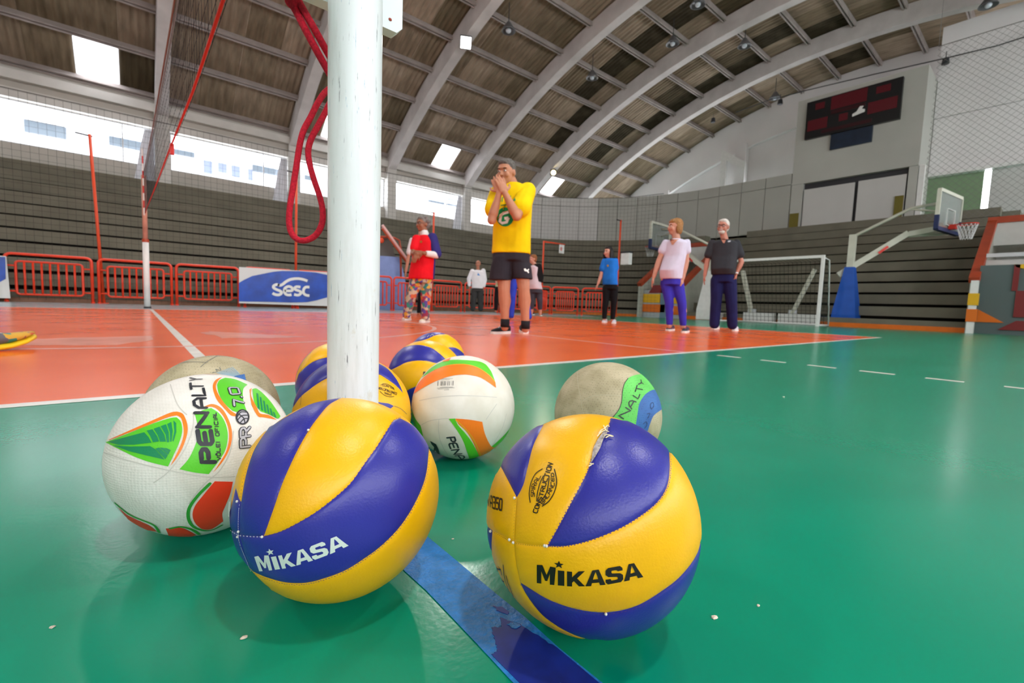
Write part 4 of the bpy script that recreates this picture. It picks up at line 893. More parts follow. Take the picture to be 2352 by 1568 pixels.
F_.lines('seam_groove', [[(390,1080),(380,1150),(370,1250)], [(1950,1265),(2060,1310),(2160,1400)]], 0.0008, M_SEAM, 0.0003)
G_ = Ball(0.40, 1.1512, 'volleyball', 'yellow and blue volleyball half hidden behind another ball at the foot of the post', M_BY, (640, 760), 320/2352)
gt = [(330,720),(450,600),(600,502),(805,440),(1100,400),(1400,420),(1600,470),(1770,580)]
G_.patch('panel', [gt, [(1770,580),(1600,330),(1300,185),(1000,170),(700,250),(500,400),(330,720)]], M_BY, anti=True)
G_.patch('panel', [rv(gt), [(330,720),(270,950),(300,1250),(600,1550),(1000,1600),(1500,1450),(1750,1100),(1770,580)]], M_BB, anti=True)
H_ = Ball(0.6228, 1.1116, 'volleyball', 'yellow and blue volleyball behind the cream ball, blue band across its top', M_BY, (900, 750), 300/1470)
ht = [(-45,500),(60,450),(160,400),(280,380),(400,385),(510,408),(610,365)]; hu = [(-45,420),(0,330),(60,270),(180,215),(310,200),(440,232),(540,300),(610,365)]
H_.patch('panel', [hu, rv(ht), [(-45,500),(-45,420)]], M_BB, anti=True)
H_.patch('panel', [rv(hu), [(-45,420),(40,280),(200,170),(380,150),(560,190),(720,300),(800,450)], [(800,450),(700,400),(610,365)]], M_BY, anti=True)
H_.patch('panel', [ht, [(610,365),(700,400),(800,450)], [(800,450),(810,560),(780,720)], [(780,720),(500,640),(280,672),(150,730)], [(150,730),(20,700),(-45,500)]], M_BY, anti=True)
H_.patch('panel', [[(150,730),(280,672),(500,640),(780,720)], [(780,720),(640,950),(380,1010),(150,900),(150,730)]], M_BB, anti=True)
H_.lines('lettering', [[(355,540),(358,508)], [(358,508),(366,520)], [(372,505),(368,535)]], 0.0022, M_BLK)
I_ = Ball(0.8299, 1.4127, 'volleyball', 'yellow and blue volleyball at the back of the group', M_BY, (900, 750), 300/1470)
iu = [(240,180),(380,140),(500,90),(610,82)]; ir = [(560,250),(640,232),(720,236),(790,280),(830,330)]
I_.patch('panel', [iu, [(610,82),(500,60),(340,90),(240,180)]], M_BB, anti=True)
I_.patch('panel', [rv(iu), [(240,180),(150,330)], [(150,330),(350,280),(560,250)], ir, [(830,330),(790,200),(700,110),(610,82)]], M_BY, anti=True)
I_.patch('panel', [rv(ir), [(560,250),(350,280),(150,330)], [(150,330),(160,480),(300,680),(500,730),(720,640),(830,450),(830,330)]], M_BB, anti=True)
I_.lines('lettering', [[(430,110),(455,85)], [(455,85),(470,100)], [(400,120),(420,95)]], 0.002, M_WPR)
J_ = Ball(0.105, 0.9383, 'volleyball', 'dirty beige worn volleyball with faded blue lettered print behind the white ball', M_EW, (220, 840), 480/1792)
J_.body.data.transform(Matrix.Scale((BR)/(BR-0.0014), 4))
sm(J_, 'blue_patch', [[(1150,95),(1275,70)], [(1275,70),(1292,145)], [(1292,145),(1220,160),(1150,95)]], M_EB)
J_.lines('faded_stripe', [[(1040+k*16, 60-k*6), (1160+k*9, 96-k*3)] for k in range(9)], 0.0016, mat('pale_blue_print', (0.28, 0.42, 0.50), 0.7), 0.0004)
J_.lines('faded_lettering', [[(1000,60),(1040,50),(1030,30),(1070,40),(1062,15)], [(900,10),(960,-40),(1060,-95)], [(560,20),(760,-30),(960,-30)]], 0.0016, mat('dull_grey_print', (0.22, 0.22, 0.18), 0.7), 0.0004)
# ================================================================== POST, ROPE, NET
def post_mat():
    m = bpy.data.materials.new('scratched_white_enamel'); m.use_nodes = True; nt = m.node_tree; N = nt.nodes; L = nt.links; b = N['Principled BSDF']
    tc = N.new('ShaderNodeTexCoord')
    def streak(sx, sz, scale, p0, p1):
        mp = N.new('ShaderNodeMapping'); mp.inputs['Scale'].default_value = (sx, sx, sz); L.new(tc.outputs['Object'], mp.inputs[0])
        nz = N.new('ShaderNodeTexNoise'); nz.inputs['Scale'].default_value = scale; nz.inputs['Detail'].default_value = 6; nz.inputs['Roughness'].default_value = 0.65; L.new(mp.outputs[0], nz.inputs['Vector'])
        rp = N.new('ShaderNodeValToRGB'); L.new(nz.outputs['Fac'], rp.inputs[0]); rp.color_ramp.elements[0].position = p0; rp.color_ramp.elements[0].color = (0,0,0,1); rp.color_ramp.elements[1].position = p1; rp.color_ramp.elements[1].color = (1,1,1,1); return rp.outputs[0]
    def mix(fac, a, c):
        mx = N.new('ShaderNodeMix'); mx.data_type = 'RGBA'; L.new(fac, mx.inputs[0])
        if isinstance(a, tuple): mx.inputs[6].default_value = a
        else: L.new(a, mx.inputs[6])
        mx.inputs[7].default_value = c; return mx.outputs[2]
    o = mix(streak(16, 1.6, 3.0, 0.50, 0.75), (0.82, 0.825, 0.85, 1), (0.68, 0.68, 0.68, 1))
    o = mix(streak(70, 5.0, 3.0, 0.645, 0.69), o, (0.22, 0.22, 0.24, 1))
    o = mix(streak(80, 6.0, 3.3, 0.66, 0.70), o, (0.16, 0.34, 0.55, 1))
    o = mix(streak(7, 4.0, 4.0, 0.64, 0.80), o, (0.62, 0.54, 0.42, 1))
    L.new(o, b.inputs['Base Color']); b.inputs['Roughness'].default_value = 0.32; b.inputs['Specular IOR Level'].default_value = 0.45
    return m
M_POST = post_mat()
RPOST = 0.0385
r1 = ray(751, 890); r2 = ray(869.5, 890); b1 = math.atan2(r1[1], r1[0]); b2 = math.atan2(r2[1], r2[0])
dd = RPOST/math.sin((b1-b2)/2); bm_ = (b1+b2)/2; PX, PY = dd*math.cos(bm_), dd*math.sin(bm_)
po = thing('net_post', 'thick white scratched net post standing among the balls', 'post', (PX, PY, 0))
o = build('tube', MB().lathe([(RPOST, 0), (RPOST, 2.45)], (PX, PY, 0), 48), M_POST, po, True); smooth_angle(o)
o = build('floor_collar', MB().lathe([(RPOST+0.012, 0), (RPOST+0.012, 0.006), (RPOST+0.001, 0.010)], (PX, PY, 0), 48), M_ALU, po); smooth_angle(o)
# winch plate bolted behind the post
yb = PY+RPOST+0.004
pa = hit(924, 74, 1, yb); pb = hit(879, 61, 1, yb); zb = pb[2]
xr = pa[0]
pl = [(PX-0.16, yb, zb), (xr-0.010, yb, zb), (xr, yb, zb+0.010), (xr, yb, zb+0.24), (PX-0.16, yb, zb+0.24)]
build('winch_plate', MB().prism(pl, (0, 0.022, 0)), mat('white_plate_enamel', (0.78, 0.81, 0.84), 0.35, var=0.08), po)
build('rust_spot', MB().ell((xr-0.022, yb-0.0005, zb+0.016), 0.003, 0.0012, 0.0025, n=10, m=6), mat('rust_red', (0.35, 0.05, 0.03), 0.7), po)
build('winch_drum', MB().lathe([(0.02, 0), (0.02, 0.05)], (PX, yb+0.05, 0.95), 16), M_ALU, po)
# red rope
M_ROPE = mat('red_braided_rope', (0.62, 0.012, 0.035), 0.75, 0.25, var=0.3, vscale=300, bump=0.4, bscale=900)
def atdepth(u, v, t): return CC + ray(u, v)*t
def smooth_path(pts, n=6):
    out = []; P = [pts[0]]+list(pts)+[pts[-1]]
    for i in range(1, len(P)-2):
        p0, p1, p2, p3 = (np.array(P[j], float) for j in (i-1, i, i+1, i+2))
        for k in range(n): t = k/n; out.append(0.5*((2*p1)+(-p0+p2)*t+(2*p0-5*p1+4*p2-p3)*t*t+(-p0+3*p1-3*p2+p3)*t**3))
    out.append(np.array(pts[-1], float)); return out
tr = (np.array([PX, PY, 0.5])-CC) @ CF
rp_ = thing('rope', 'red braided rope hanging in a long loop beside the white post', 'rope', (PX-0.05, PY+0.02, 0.45))
loop = [(790,190,.05),(764,200,.045),(745,214,.03),(728,240,.02),(712,272,.015),(697,300,.01),(688,335,.01),(681,380,.01),(673,430,.01),(666,475,.01),(664,510,.01),(670,536,.01),(686,551,.01),(706,551,.01),(727,538,.012),(740,512,.014),(741,482,.014),(734,450,.012),(722,415,.01),(711,375,.01),(708,345,.01),(715,318,.012),(730,290,.018),(745,262,.03),(762,230,.045),(785,212,.05)]
build('loop', MB().tube(smooth_path([atdepth(u, v, tr+d) for u, v, d in loop], 4), 0.0046, 10), M_ROPE, rp_, True)
s1 = [(640,-45,.0),(660,-8,.0),(676,18,.005),(700,65,.01),(725,112,.02),(746,150,.035),(772,195,.05),(790,222,.055)]
s2 = [(664,-45,.004),(682,-5,.004),(700,28,.008),(722,66,.014),(745,108,.03),(770,152,.048),(792,190,.055)]
build('strand', MB().tube(smooth_path([atdepth(u, v, tr+d) for u, v, d in s1], 4), 0.0056, 10), M_ROPE, rp_, True)
build('strand', MB().tube(smooth_path([atdepth(u, v, tr+d) for u, v, d in s2], 4), 0.0056, 10), M_ROPE, rp_, True)
build('hook_knot', MB().ell(atdepth(672, 2, tr+0.002), 0.012, 0.009, 0.012, n=12, m=8), M_ROPE, rp_, True)
# far post
FX, FY = 0.21, 11.45
fp = thing('net_post', 'slim white net post with worn pink upper sleeve in front of the red barriers', 'post', (FX, FY, 0))
M_PINK = mat('faded_pink_sleeve', (0.62, 0.30, 0.22), 0.5, var=0.25, vscale=6)
build('tube', MB().lathe([(0.05, 0.02), (0.05, 1.30)], (FX, FY, 0), 20), M_WHITEP, fp, True)
build('upper_tube', MB().lathe([(0.040, 1.30), (0.040, 2.55)], (FX, FY, 0), 20), M_PINK, fp, True)
build('collar', MB().lathe([(0.056, 1.28), (0.056, 1.34)], (FX, FY, 0), 20), M_REDRAIL, fp); build('foot', MB().lathe([(0.06, 0), (0.06, 0.03)], (FX, FY, 0), 20), M_DARKMETAL, fp)
# net
nt_ = thing('volleyball_net', 'dark volleyball net with red bottom cord stretched between the two posts', 'net', (0.23, 6, 1.2))
TOPK = [(PY, 2.10), (4, 2.10), (7, 2.22), (10, 2.42), (FY, 2.52)]; BOTK = [(PY, 1.27), (1.8, 1.27), (2.7, 1.28), (4.3, 1.38), (7, 1.53), (10.4, 1.74), (FY, 1.80)]
def li(K, y): return float(np.interp(y, [k[0] for k in K], [k[1] for k in K]))
nx = lambda y: PX + (FX-PX)*(y-PY)/(FY-PY)
M_NETB = mat('black_net_cord', (0.02, 0.018, 0.022), 0.8, 0.1); M_CORD = mat('red_net_cord', (0.55, 0.025, 0.02), 0.6); M_TAPE = mat('pale_net_tape', (0.72, 0.68, 0.64), 0.6)
mb = MB(); ys = np.arange(PY+0.75, FY-0.06, 0.10)
for y in ys: mb.tube([(nx(y), y, li(BOTK, y)), (nx(y), y, li(TOPK, y))], 0.0011, 3, caps=False)
for k in range(9):
    f_ = k/8; mb.tube([(nx(y), y, li(BOTK, y)*(1-f_)+li(TOPK, y)*f_) for y in np.arange(PY+0.75, FY-0.06, 0.5)], 0.0011, 3, caps=False)
o = build('mesh', mb, M_NETB, nt_, fixn=False); o['kind'] = 'stuff'
mb = MB(); yy = list(np.arange(PY+0.05, FY-0.06, 0.25))+[FY-0.055]
build('bottom_cord', MB().tube([(nx(y)-0.01, y, li(BOTK, y)) for y in yy], 0.006, 8), M_CORD, nt_, True)
build('top_cord', MB().tube([(nx(y)-0.01, y, li(TOPK, y)) for y in yy], 0.006, 8), mat('grey_top_cord', (0.25, 0.22, 0.21), 0.7), nt_, True)
build('top_tape', MB().add([(nx(y), y, li(TOPK, y)+dz) for y in yy for dz in (-0.06, 0.0)], [(2*i, 2*i+1, 2*i+3, 2*i+2) for i in range(len(yy)-1)]), mat('grey_net_tape', (0.20, 0.17, 0.16), 0.7), nt_, fixn=False)
p = hit(395, 343, 0, 0.24); build('cord_tag', MB().box((p[0]-0.012, p[1]-0.02, p[2]-0.035), (p[0]+0.012, p[1]+0.02, p[2]+0.035)), M_CORD, nt_)
mb = MB()
an = thing('net_antenna', 'thin red and white striped antenna on the far end of the net', 'antenna', (0.19, 10.7, 1.7))
for k in range(9): z = 1.70+k*0.13; build('band', MB().tube([(0.188, 10.7, z), (0.188, 10.7, z+0.13)], 0.010, 8), M_CORD if k % 2 else M_TAPE, an)

# ================================================================== BARRIERS
def rrect(x0, x1, z0, z1, r, n=4, closed=True):
    out = []
    for cx, cz, a0_ in ((x1-r, z0+r, -90), (x1-r, z1-r, 0), (x0+r, z1-r, 90), (x0+r, z0+r, 180)):
        for k in range(n+1): a = math.radians(a0_+90*k/n); out.append((cx+r*math.cos(a), 0, cz+r*math.sin(a)))
    return out
def make_barrier(L_, label):
    t = thing('crowd_barrier', label, 'barrier', (0,0,0), 0, 'red barriers along the stands')
    r = 0.10; pts = [(0,0,0.0),(0,0,1.06-r)] + [(r-r*math.cos(math.radians(90*k/4)), 0, 1.06-r+r*math.sin(math.radians(90*k/4))) for k in range(1, 5)] + [(L_-r+r*math.sin(math.radians(90*k/4)), 0, 1.06-r+r*math.cos(math.radians(90*k/4))) for k in range(0, 5)] + [(L_,0,0.0)]
    build('outer_frame', MB().tube(pts, 0.031, 8), M_RED, t, True, True)
    build('inner_frame', MB().tube(rrect(0.16, L_-0.16, 0.17, 0.90, 0.06), 0.024, 8, closed=True), M_RED, t, True, True)
    n = 8
    for k in range(1, n): x = 0.16+(L_-0.32)*k/n; build('bar', MB().tube([(x,0,0.18),(x,0,0.89)], 0.021, 6), M_RED, t, True, True)
    for z in (0.24, 0.80):
        for x in (0, L_-0.16): build('bracket', MB().tube([(x,0,z),(x+0.16,0,z)], 0.020, 6), M_RED, t, True, True)
    for x in (0, L_): build('foot', MB().lathe([(0.040, 0), (0.040, 0.03)], (x, 0, 0), 10), M_RED, t, True, True)
    return t
ENDS = [((-2.14, 14.80), (-0.74, 14.72)), ((-0.62, 14.72), (0.77, 14.70)), ((0.87, 14.62), (2.24, 14.50)), ((2.30, 13.95), (3.46, 13.85)), ((3.54, 13.65), (4.85, 13.60)), ((4.95, 13.58), (6.30, 13.55)), ((6.38, 13.55), (7.68, 13.62)), ((7.80, 13.66), (9.08, 13.76)), ((9.20, 13.70), (10.40, 13.30)), ((10.48, 13.25), (11.60, 12.78)), ((11.68, 12.74), (12.48, 12.66)), ((12.56, 12.62), (13.30, 11.95)), ((13.50, 11.90), (14.35, 10.95)), ((-3.75, 14.80), (-2.35, 14.80))]
bases = {}
SPOT = {0: 'red tube crowd barrier between the left banner and the white far net post', 1: 'red tube crowd barrier standing behind the white far net post', 2: 'red tube crowd barrier next to the blue banner', 3: 'red tube barrier carrying the left half of the blue banner', 4: 'red tube barrier carrying the right half of the blue banner', 5: 'red tube barrier in front of the blue stair wall', 6: 'red tube barrier right behind the woman in red', 7: 'red tube barrier behind the man in white sweatshirt', 8: 'red tube barrier just past the man in white sweatshirt, before the curve', 9: 'red tube barrier behind the bare legs of the man in yellow', 10: 'red tube barrier behind the woman in black cardigan', 11: 'red tube barrier at the foot of the orange pole with the hanging sign', 12: 'last red tube barrier of the curved row, beside the woman in blue', 13: 'red tube barrier carrying the small banner in the left corner'}
for i, (a, b) in enumerate(ENDS):
    L_ = math.dist(a, b); lab = SPOT.get(i, 'red tube barrier in the curved row before the corner stand')
    key = 0
    t = make_barrier(L_, lab); t.location = (a[0], a[1], 0); t.rotation_euler = (0, 0, math.atan2(b[1]-a[1], b[0]-a[0]))
# protective nets
M_SNET = mat('dark_safety_net_cord', (0.05, 0.045, 0.04), 0.85, 0.1); M_SNET2 = mat('grey_safety_net_cord', (0.22, 0.21, 0.20), 0.85, 0.1)
sn = thing('safety_net', 'fine dark safety net hung behind the red barriers before the stands', 'net', (6, 14.9, 0))
path = [(-4.2, 14.92), (2.2, 14.85), (6.5, 14.80), (10.5, 14.30), (12.5, 13.35), (13.7, 12.3), (14.75, 11.0), (15.1, 9.6)]
cum = [0.0]
for a, b in zip(path, path[1:]): cum.append(cum[-1]+math.dist(a, b))
def onp(s_): return (float(np.interp(s_, cum, [q[0] for q in path])), float(np.interp(s_, cum, [q[1] for q in path])))
mb = MB(); ztop = 4.6
for s_ in np.arange(0, cum[-1], 0.14): x, y = onp(s_); mb.tube([(x, y, 0.05), (x, y, ztop)], 0.0026, 3, caps=False)
for z in np.arange(0.1, ztop+0.01, 0.14): mb.tube([(x, y, z) for x, y in path], 0.0026, 3, caps=False)
o = build('mesh', mb, M_SNET, sn, fixn=False); o['kind'] = 'stuff'
build('head_cord', MB().tube([(x, y, ztop) for x, y in path], 0.008, 6), M_SNET, sn, True)
sn = thing('safety_net', 'fine grey diagonal safety net hanging high before the white end wall', 'net', (19.9, 1, 5)); mb = MB()
ya, yb, za, zb_ = -1.6, 3.3, 3.6, 9.6; XN = 21.3; cell = 0.20
for k in np.arange(ya-(zb_-za), yb, cell):
    y0_, y1_ = max(k, ya), min(k+(zb_-za), yb)
    if y1_ > y0_: mb.tube([(XN, y0_, za+(y0_-k)), (XN, y1_, za+(y1_-k))], 0.0045, 3, caps=False); mb.tube([(XN, y0_, zb_-(y0_-k)), (XN, y1_, zb_-(y1_-k))], 0.0045, 3, caps=False)
o = build('mesh', mb, M_SNET2, sn, fixn=False); o['kind'] = 'stuff'
build('head_cord', MB().tube([(XN, ya, zb_), (XN, yb, zb_)], 0.012, 6), M_SNET2, sn, True)
for y in (ya, yb): build('hanger', MB().tube([(XN, y, zb_), (XN, y, ZC+math.sqrt(25.5**2-(y-YC)**2))], 0.008, 6), M_SNET2, sn, True)
# banners
def banner(name, label, Y, quad, blue, strokes, sw, fold=True):
    t = thing(name, label, 'banner', tuple(hit(*quad[3], 1, Y)))
    P = [hit(u, v, 1, Y) for u, v in quad]; n = 24; mb = MB(); vs = []; fs = []
    for i in range(n+1):
        f_ = i/n
        for P0, P1 in ((P[3], P[2]), (P[0], P[1])):
            q = P0*(1-f_)+P1*f_; vs.append((q[0], q[1]-0.008*math.sin(f_*23)-0.004*math.sin(f_*51+1), q[2]))
    for i in range(n): fs.append((2*i, 2*i+2, 2*i+3, 2*i+1))
    k0 = len(vs)
    vs += [(x, y+0.004, z) for x, y, z in vs]; fs += [tuple(k0+j for j in reversed(f)) for f in fs]
    build('sheet', MB().add(vs, fs), mat('white_banner_vinyl', (0.70, 0.70, 0.68), 0.35, 0.4), t, True)
    pol = [hit(u, v, 1, Y-0.022) for u, v in blue]
    mb = MB().prism([tuple(p) for p in pol], (0, 0.004, 0)); build('blue_field', mb, mat('royal_blue_vinyl', (0.004, 0.07, 0.46), 0.30, 0.5, var=0.35, vscale=3.5, bump=0.3, bscale=6), t)
    for st in strokes:
        Q = [hit(u, v, 1, Y-0.03) for u, v in st]; Q = smooth_path(Q, 5); vs = []; m_ = len(Q)
        for i, q in enumerate(Q):
            d = Q[min(m_-1, i+1)]-Q[max(0, i-1)]; nn = np.array([-d[2], 0, d[0]]); nn /= np.linalg.norm(nn)+1e-9
            vs += [q+nn*sw/2, q-nn*sw/2]
        mb = MB().add(vs, [(2*i, 2*i+1, 2*i+3, 2*i+2) for i in range(m_-1)]); build('lettering', mb, mat('white_vinyl_print', (0.80, 0.80, 0.76), 0.4), t, fixn=False)
    return t
cv = lambda pts: [(540+x*230/2352, 600+y*230/2352) for x, y in pts]
banner('banner', 'blue and white vinyl banner with white sesc lettering tied on barriers', 13.52, [(549, 613), (850, 631), (850, 706), (549, 696)],
  cv([(90,510),(200,440),(400,345),(600,305),(900,245),(1100,225),(1500,230),(1900,262),(2300,345),(2600,420),(3000,560),(3000,640),(2700,700),(2400,780),(2150,850),(1900,918),(1700,955),(1300,968),(800,950),(300,945),(90,940)]),
  [cv([(1040,570),(985,545),(915,570),(905,620),(980,665),(1065,700),(1090,745),(1030,785),(940,778),(880,745)]), cv([(1000,548),(1060,562),(1130,530),(1190,480),(1300,425),(1450,405),(1580,420),(1700,460)]), cv([(1165,690),(1330,688),(1340,625),(1260,590),(1180,625),(1158,700),(1190,770),(1260,790),(1325,780)]), cv([(1535,605),(1450,595),(1402,625),(1420,665),(1520,700),(1545,750),(1480,792),(1385,778)]), cv([(1745,605),(1660,605),(1612,660),(1607,740),(1660,790),(1745,805)])], 0.072)
banner('banner', 'blue and white banner cut off at the left, tied on a red barrier', 14.62, [(-150, 577), (14, 588), (24, 685), (-150, 680)], [(-150, 580), (12, 590), (13, 640), (-5, 650), (-60, 655), (-150, 650)], [], 0.05)
# tall orange net poles behind the barriers
def upz(x, y, v):
    lo, hi = 0, 12
    for _ in range(50):
        m_ = (lo+hi)/2
        if proj((x, y, m_))[1] > v: lo = m_
        else: hi = m_
    return lo
M_OPOLE = mat('orange_red_pole_paint', (0.75, 0.075, 0.02), 0.45, var=0.1)
def pole(x, y, vtop, label, xt=None, arm=None):
    t = thing('net_pole', label, 'pole', (x, y, 0)); z = upz(x, y, vtop); xt = x if xt is None else xt
    build('shaft', MB().tube([(x, y, 0), (xt, y, z)], 0.032, 10), M_OPOLE, t, True)
    build('base_plate', MB().lathe([(0.09, 0), (0.09, 0.02)], (x, y, 0), 12), M_OPOLE, t)
    if arm:
        q = hit(*arm, 1, y); build('arm', MB().tube([(xt, y, z-0.03), (q[0], y, z-0.03+0.02)], 0.03, 8), M_OPOLE, t, True)
    else: build('top_bracket', MB().tube([(xt-0.25, y, z-0.02), (xt+0.05, y, z-0.04)], 0.018, 6), M_DARKMETAL, t)
    return t, (xt, y, z)
pole(-0.55, 14.85, 312, 'tall leaning orange net pole with small top bracket, behind the left barriers', xt=hit(206, 312, 1, 14.85)[0])
pole(3.60, 14.10, 394, 'tall orange net pole rising behind the blue banner', xt=hit(681, 394, 1, 14.10)[0])
pole(8.0, 13.95, 487, 'orange net pole right behind the woman in the red shirt')
t, tp = pole(12.30, 12.95, 553, 'orange pole with a short top arm and small hanging white sign', arm=(1298, 553))
q = hit(1290, 570, 1, 12.94); build('hanging_sign', MB().box((q[0]-0.14, 12.93, q[2]-0.20), (q[0]+0.14, 12.95, q[2]+0.16)), M_WHITEP, t)
build('sign_print', MB().box((q[0]-0.09, 12.925, q[2]-0.10), (q[0]+0.02, 12.929, q[2]+0.04)), mat('pink_sign_print', (0.75, 0.30, 0.28), 0.6), t)
pole(14.55, 11.05, 505, 'tall orange pole rising behind the woman in the blue shirt', xt=hit(1425, 505, 0, 14.55)[0]*0+14.55)
wb_ = thing('wall_box', 'white box with a dark lid fixed on the orange pole behind the woman in blue', 'box', (14.72, 10.85, 1.95))
build('box_body', MB().box((14.60, 10.62, 2.02), (14.80, 11.0, 2.46)), M_WHITEP, wb_); build('lid', MB().box((14.58, 10.60, 2.46), (14.82, 11.02, 2.52)), M_DARKMETAL, wb_)
# blue stair wall with handrails by the left stand
sw_ = thing('stair_wall', 'pale blue stair wall with red and white handrails at the left stand', 'stairs', (6.2, 14.6, 0))
q = [hit(u, v, 1, 14.62) for u, v in ((840, 585), (916, 590), (926, 620), (934, 660))]
pol = [tuple(q[0]), tuple(q[1]), tuple(q[2]), tuple(q[3]), (q[3][0], 14.62, 0), (q[0][0], 14.62, 0)]
build('blue_panel', MB().prism(pol, (0, 0.08, 0)), mat('pale_blue_wall_paint', (0.22, 0.30, 0.60), 0.5, var=0.1), sw_)
build('upper_panel', MB().prism([tuple(hit(u, v, 1, 14.75)) for u, v in ((840, 545), (895, 545), (912, 600), (932, 660), (840, 660))], (0, 0.05, 0)), mat('grey_brown_panel', (0.12, 0.11, 0.10), 0.7), sw_)
rail = [hit(u, v, 1, 14.3) for u, v in ((878, 517), (935, 596))]
build('white_handrail', MB().tube(rail, 0.05, 8), mat('pink_white_rail', (0.72, 0.40, 0.38), 0.4), sw_, True)
build('red_handrail', MB().tube([r_+np.array([0, 0.02, -0.09]) for r_ in rail], 0.04, 8), M_REDRAIL, sw_, True)
build('rail_frame', MB().tube([hit(u, v, 1, 14.45) for u, v in ((860, 542), (905, 546), (917, 552), (920, 570), (921, 640))], 0.035, 8), M_REDRAIL, sw_, True)
build('red_lamp', MB().ell(hit(876, 552, 1, 14.4), 0.09, 0.05, 0.09, n=12, m=8), M_OPOLE, sw_, True)

# ================================================================== GOAL
gl = thing('goal', 'white goal frame with dark net and weighted base in front of the end stand', 'goal', (15.45, 5.92, 0))
gy0, gy1, gx = 4.45, 7.40, 15.45
for y in (gy0, gy1): build('post', MB().box((gx-0.04, y-0.04, 0), (gx+0.04, y+0.04, 2.0)), M_WHITEP, gl)
build('crossbar', MB().box((gx-0.04, gy0-0.04, 2.0), (gx+0.04, gy1+0.04, 2.08)), M_WHITEP, gl)
for y in (gy0, gy1):
    build('roof_stay', MB().tube([(gx, y, 2.02), (gx+0.55, y, 1.98), (gx+1.0, y, 0.05)], 0.022, 8), M_WHITEP, gl, True)
    build('ground_bar', MB().tube([(gx, y, 0.03), (gx+1.0, y, 0.03)], 0.025, 8), M_WHITEP, gl, True)
build('rear_bar', MB().tube([(gx+1.0, gy0, 0.03), (gx+1.0, gy1, 0.03)], 0.025, 8), M_WHITEP, gl, True)
mb = MB(); M_NETG = mat('grey_goal_net', (0.035, 0.04, 0.03), 0.8, 0.1)
def bx_(z): return gx + (0.55 + (1.98-z)/1.93*0.45 if z < 1.98 else 0.5)
for k in range(25):
    y = gy0+(gy1-gy0)*k/24; mb.tube([(gx, y, 2.0), (gx+0.55, y, 1.96), (gx+1.0, y, 0.05)], 0.006, 3, caps=False)
for k in range(16):
    z = 0.1+1.85*k/15; mb.tube([(gx, gy0, z), (bx_(z), gy0, z), (bx_(z), gy1, z), (gx, gy1, z)], 0.006, 3, caps=False)
for y in (gy0, gy1):
    for k in range(1, 8): x = gx+0.12*k; mb.tube([(x, y, 0.05), (x, y, min(1.96, 1.98-(max(0, x-gx-0.55))/0.45*1.9))], 0.006, 3, caps=False)
o = build('net', mb, M_NETG, gl, fixn=False); o['kind'] = 'stuff'
# hoop trolleys parked behind the goal: white counterweight boxes with slanted stays
def hp(u, v, X): return hit(u, v, 0, X)
def trolley_base(t, ys, yl):
    pass

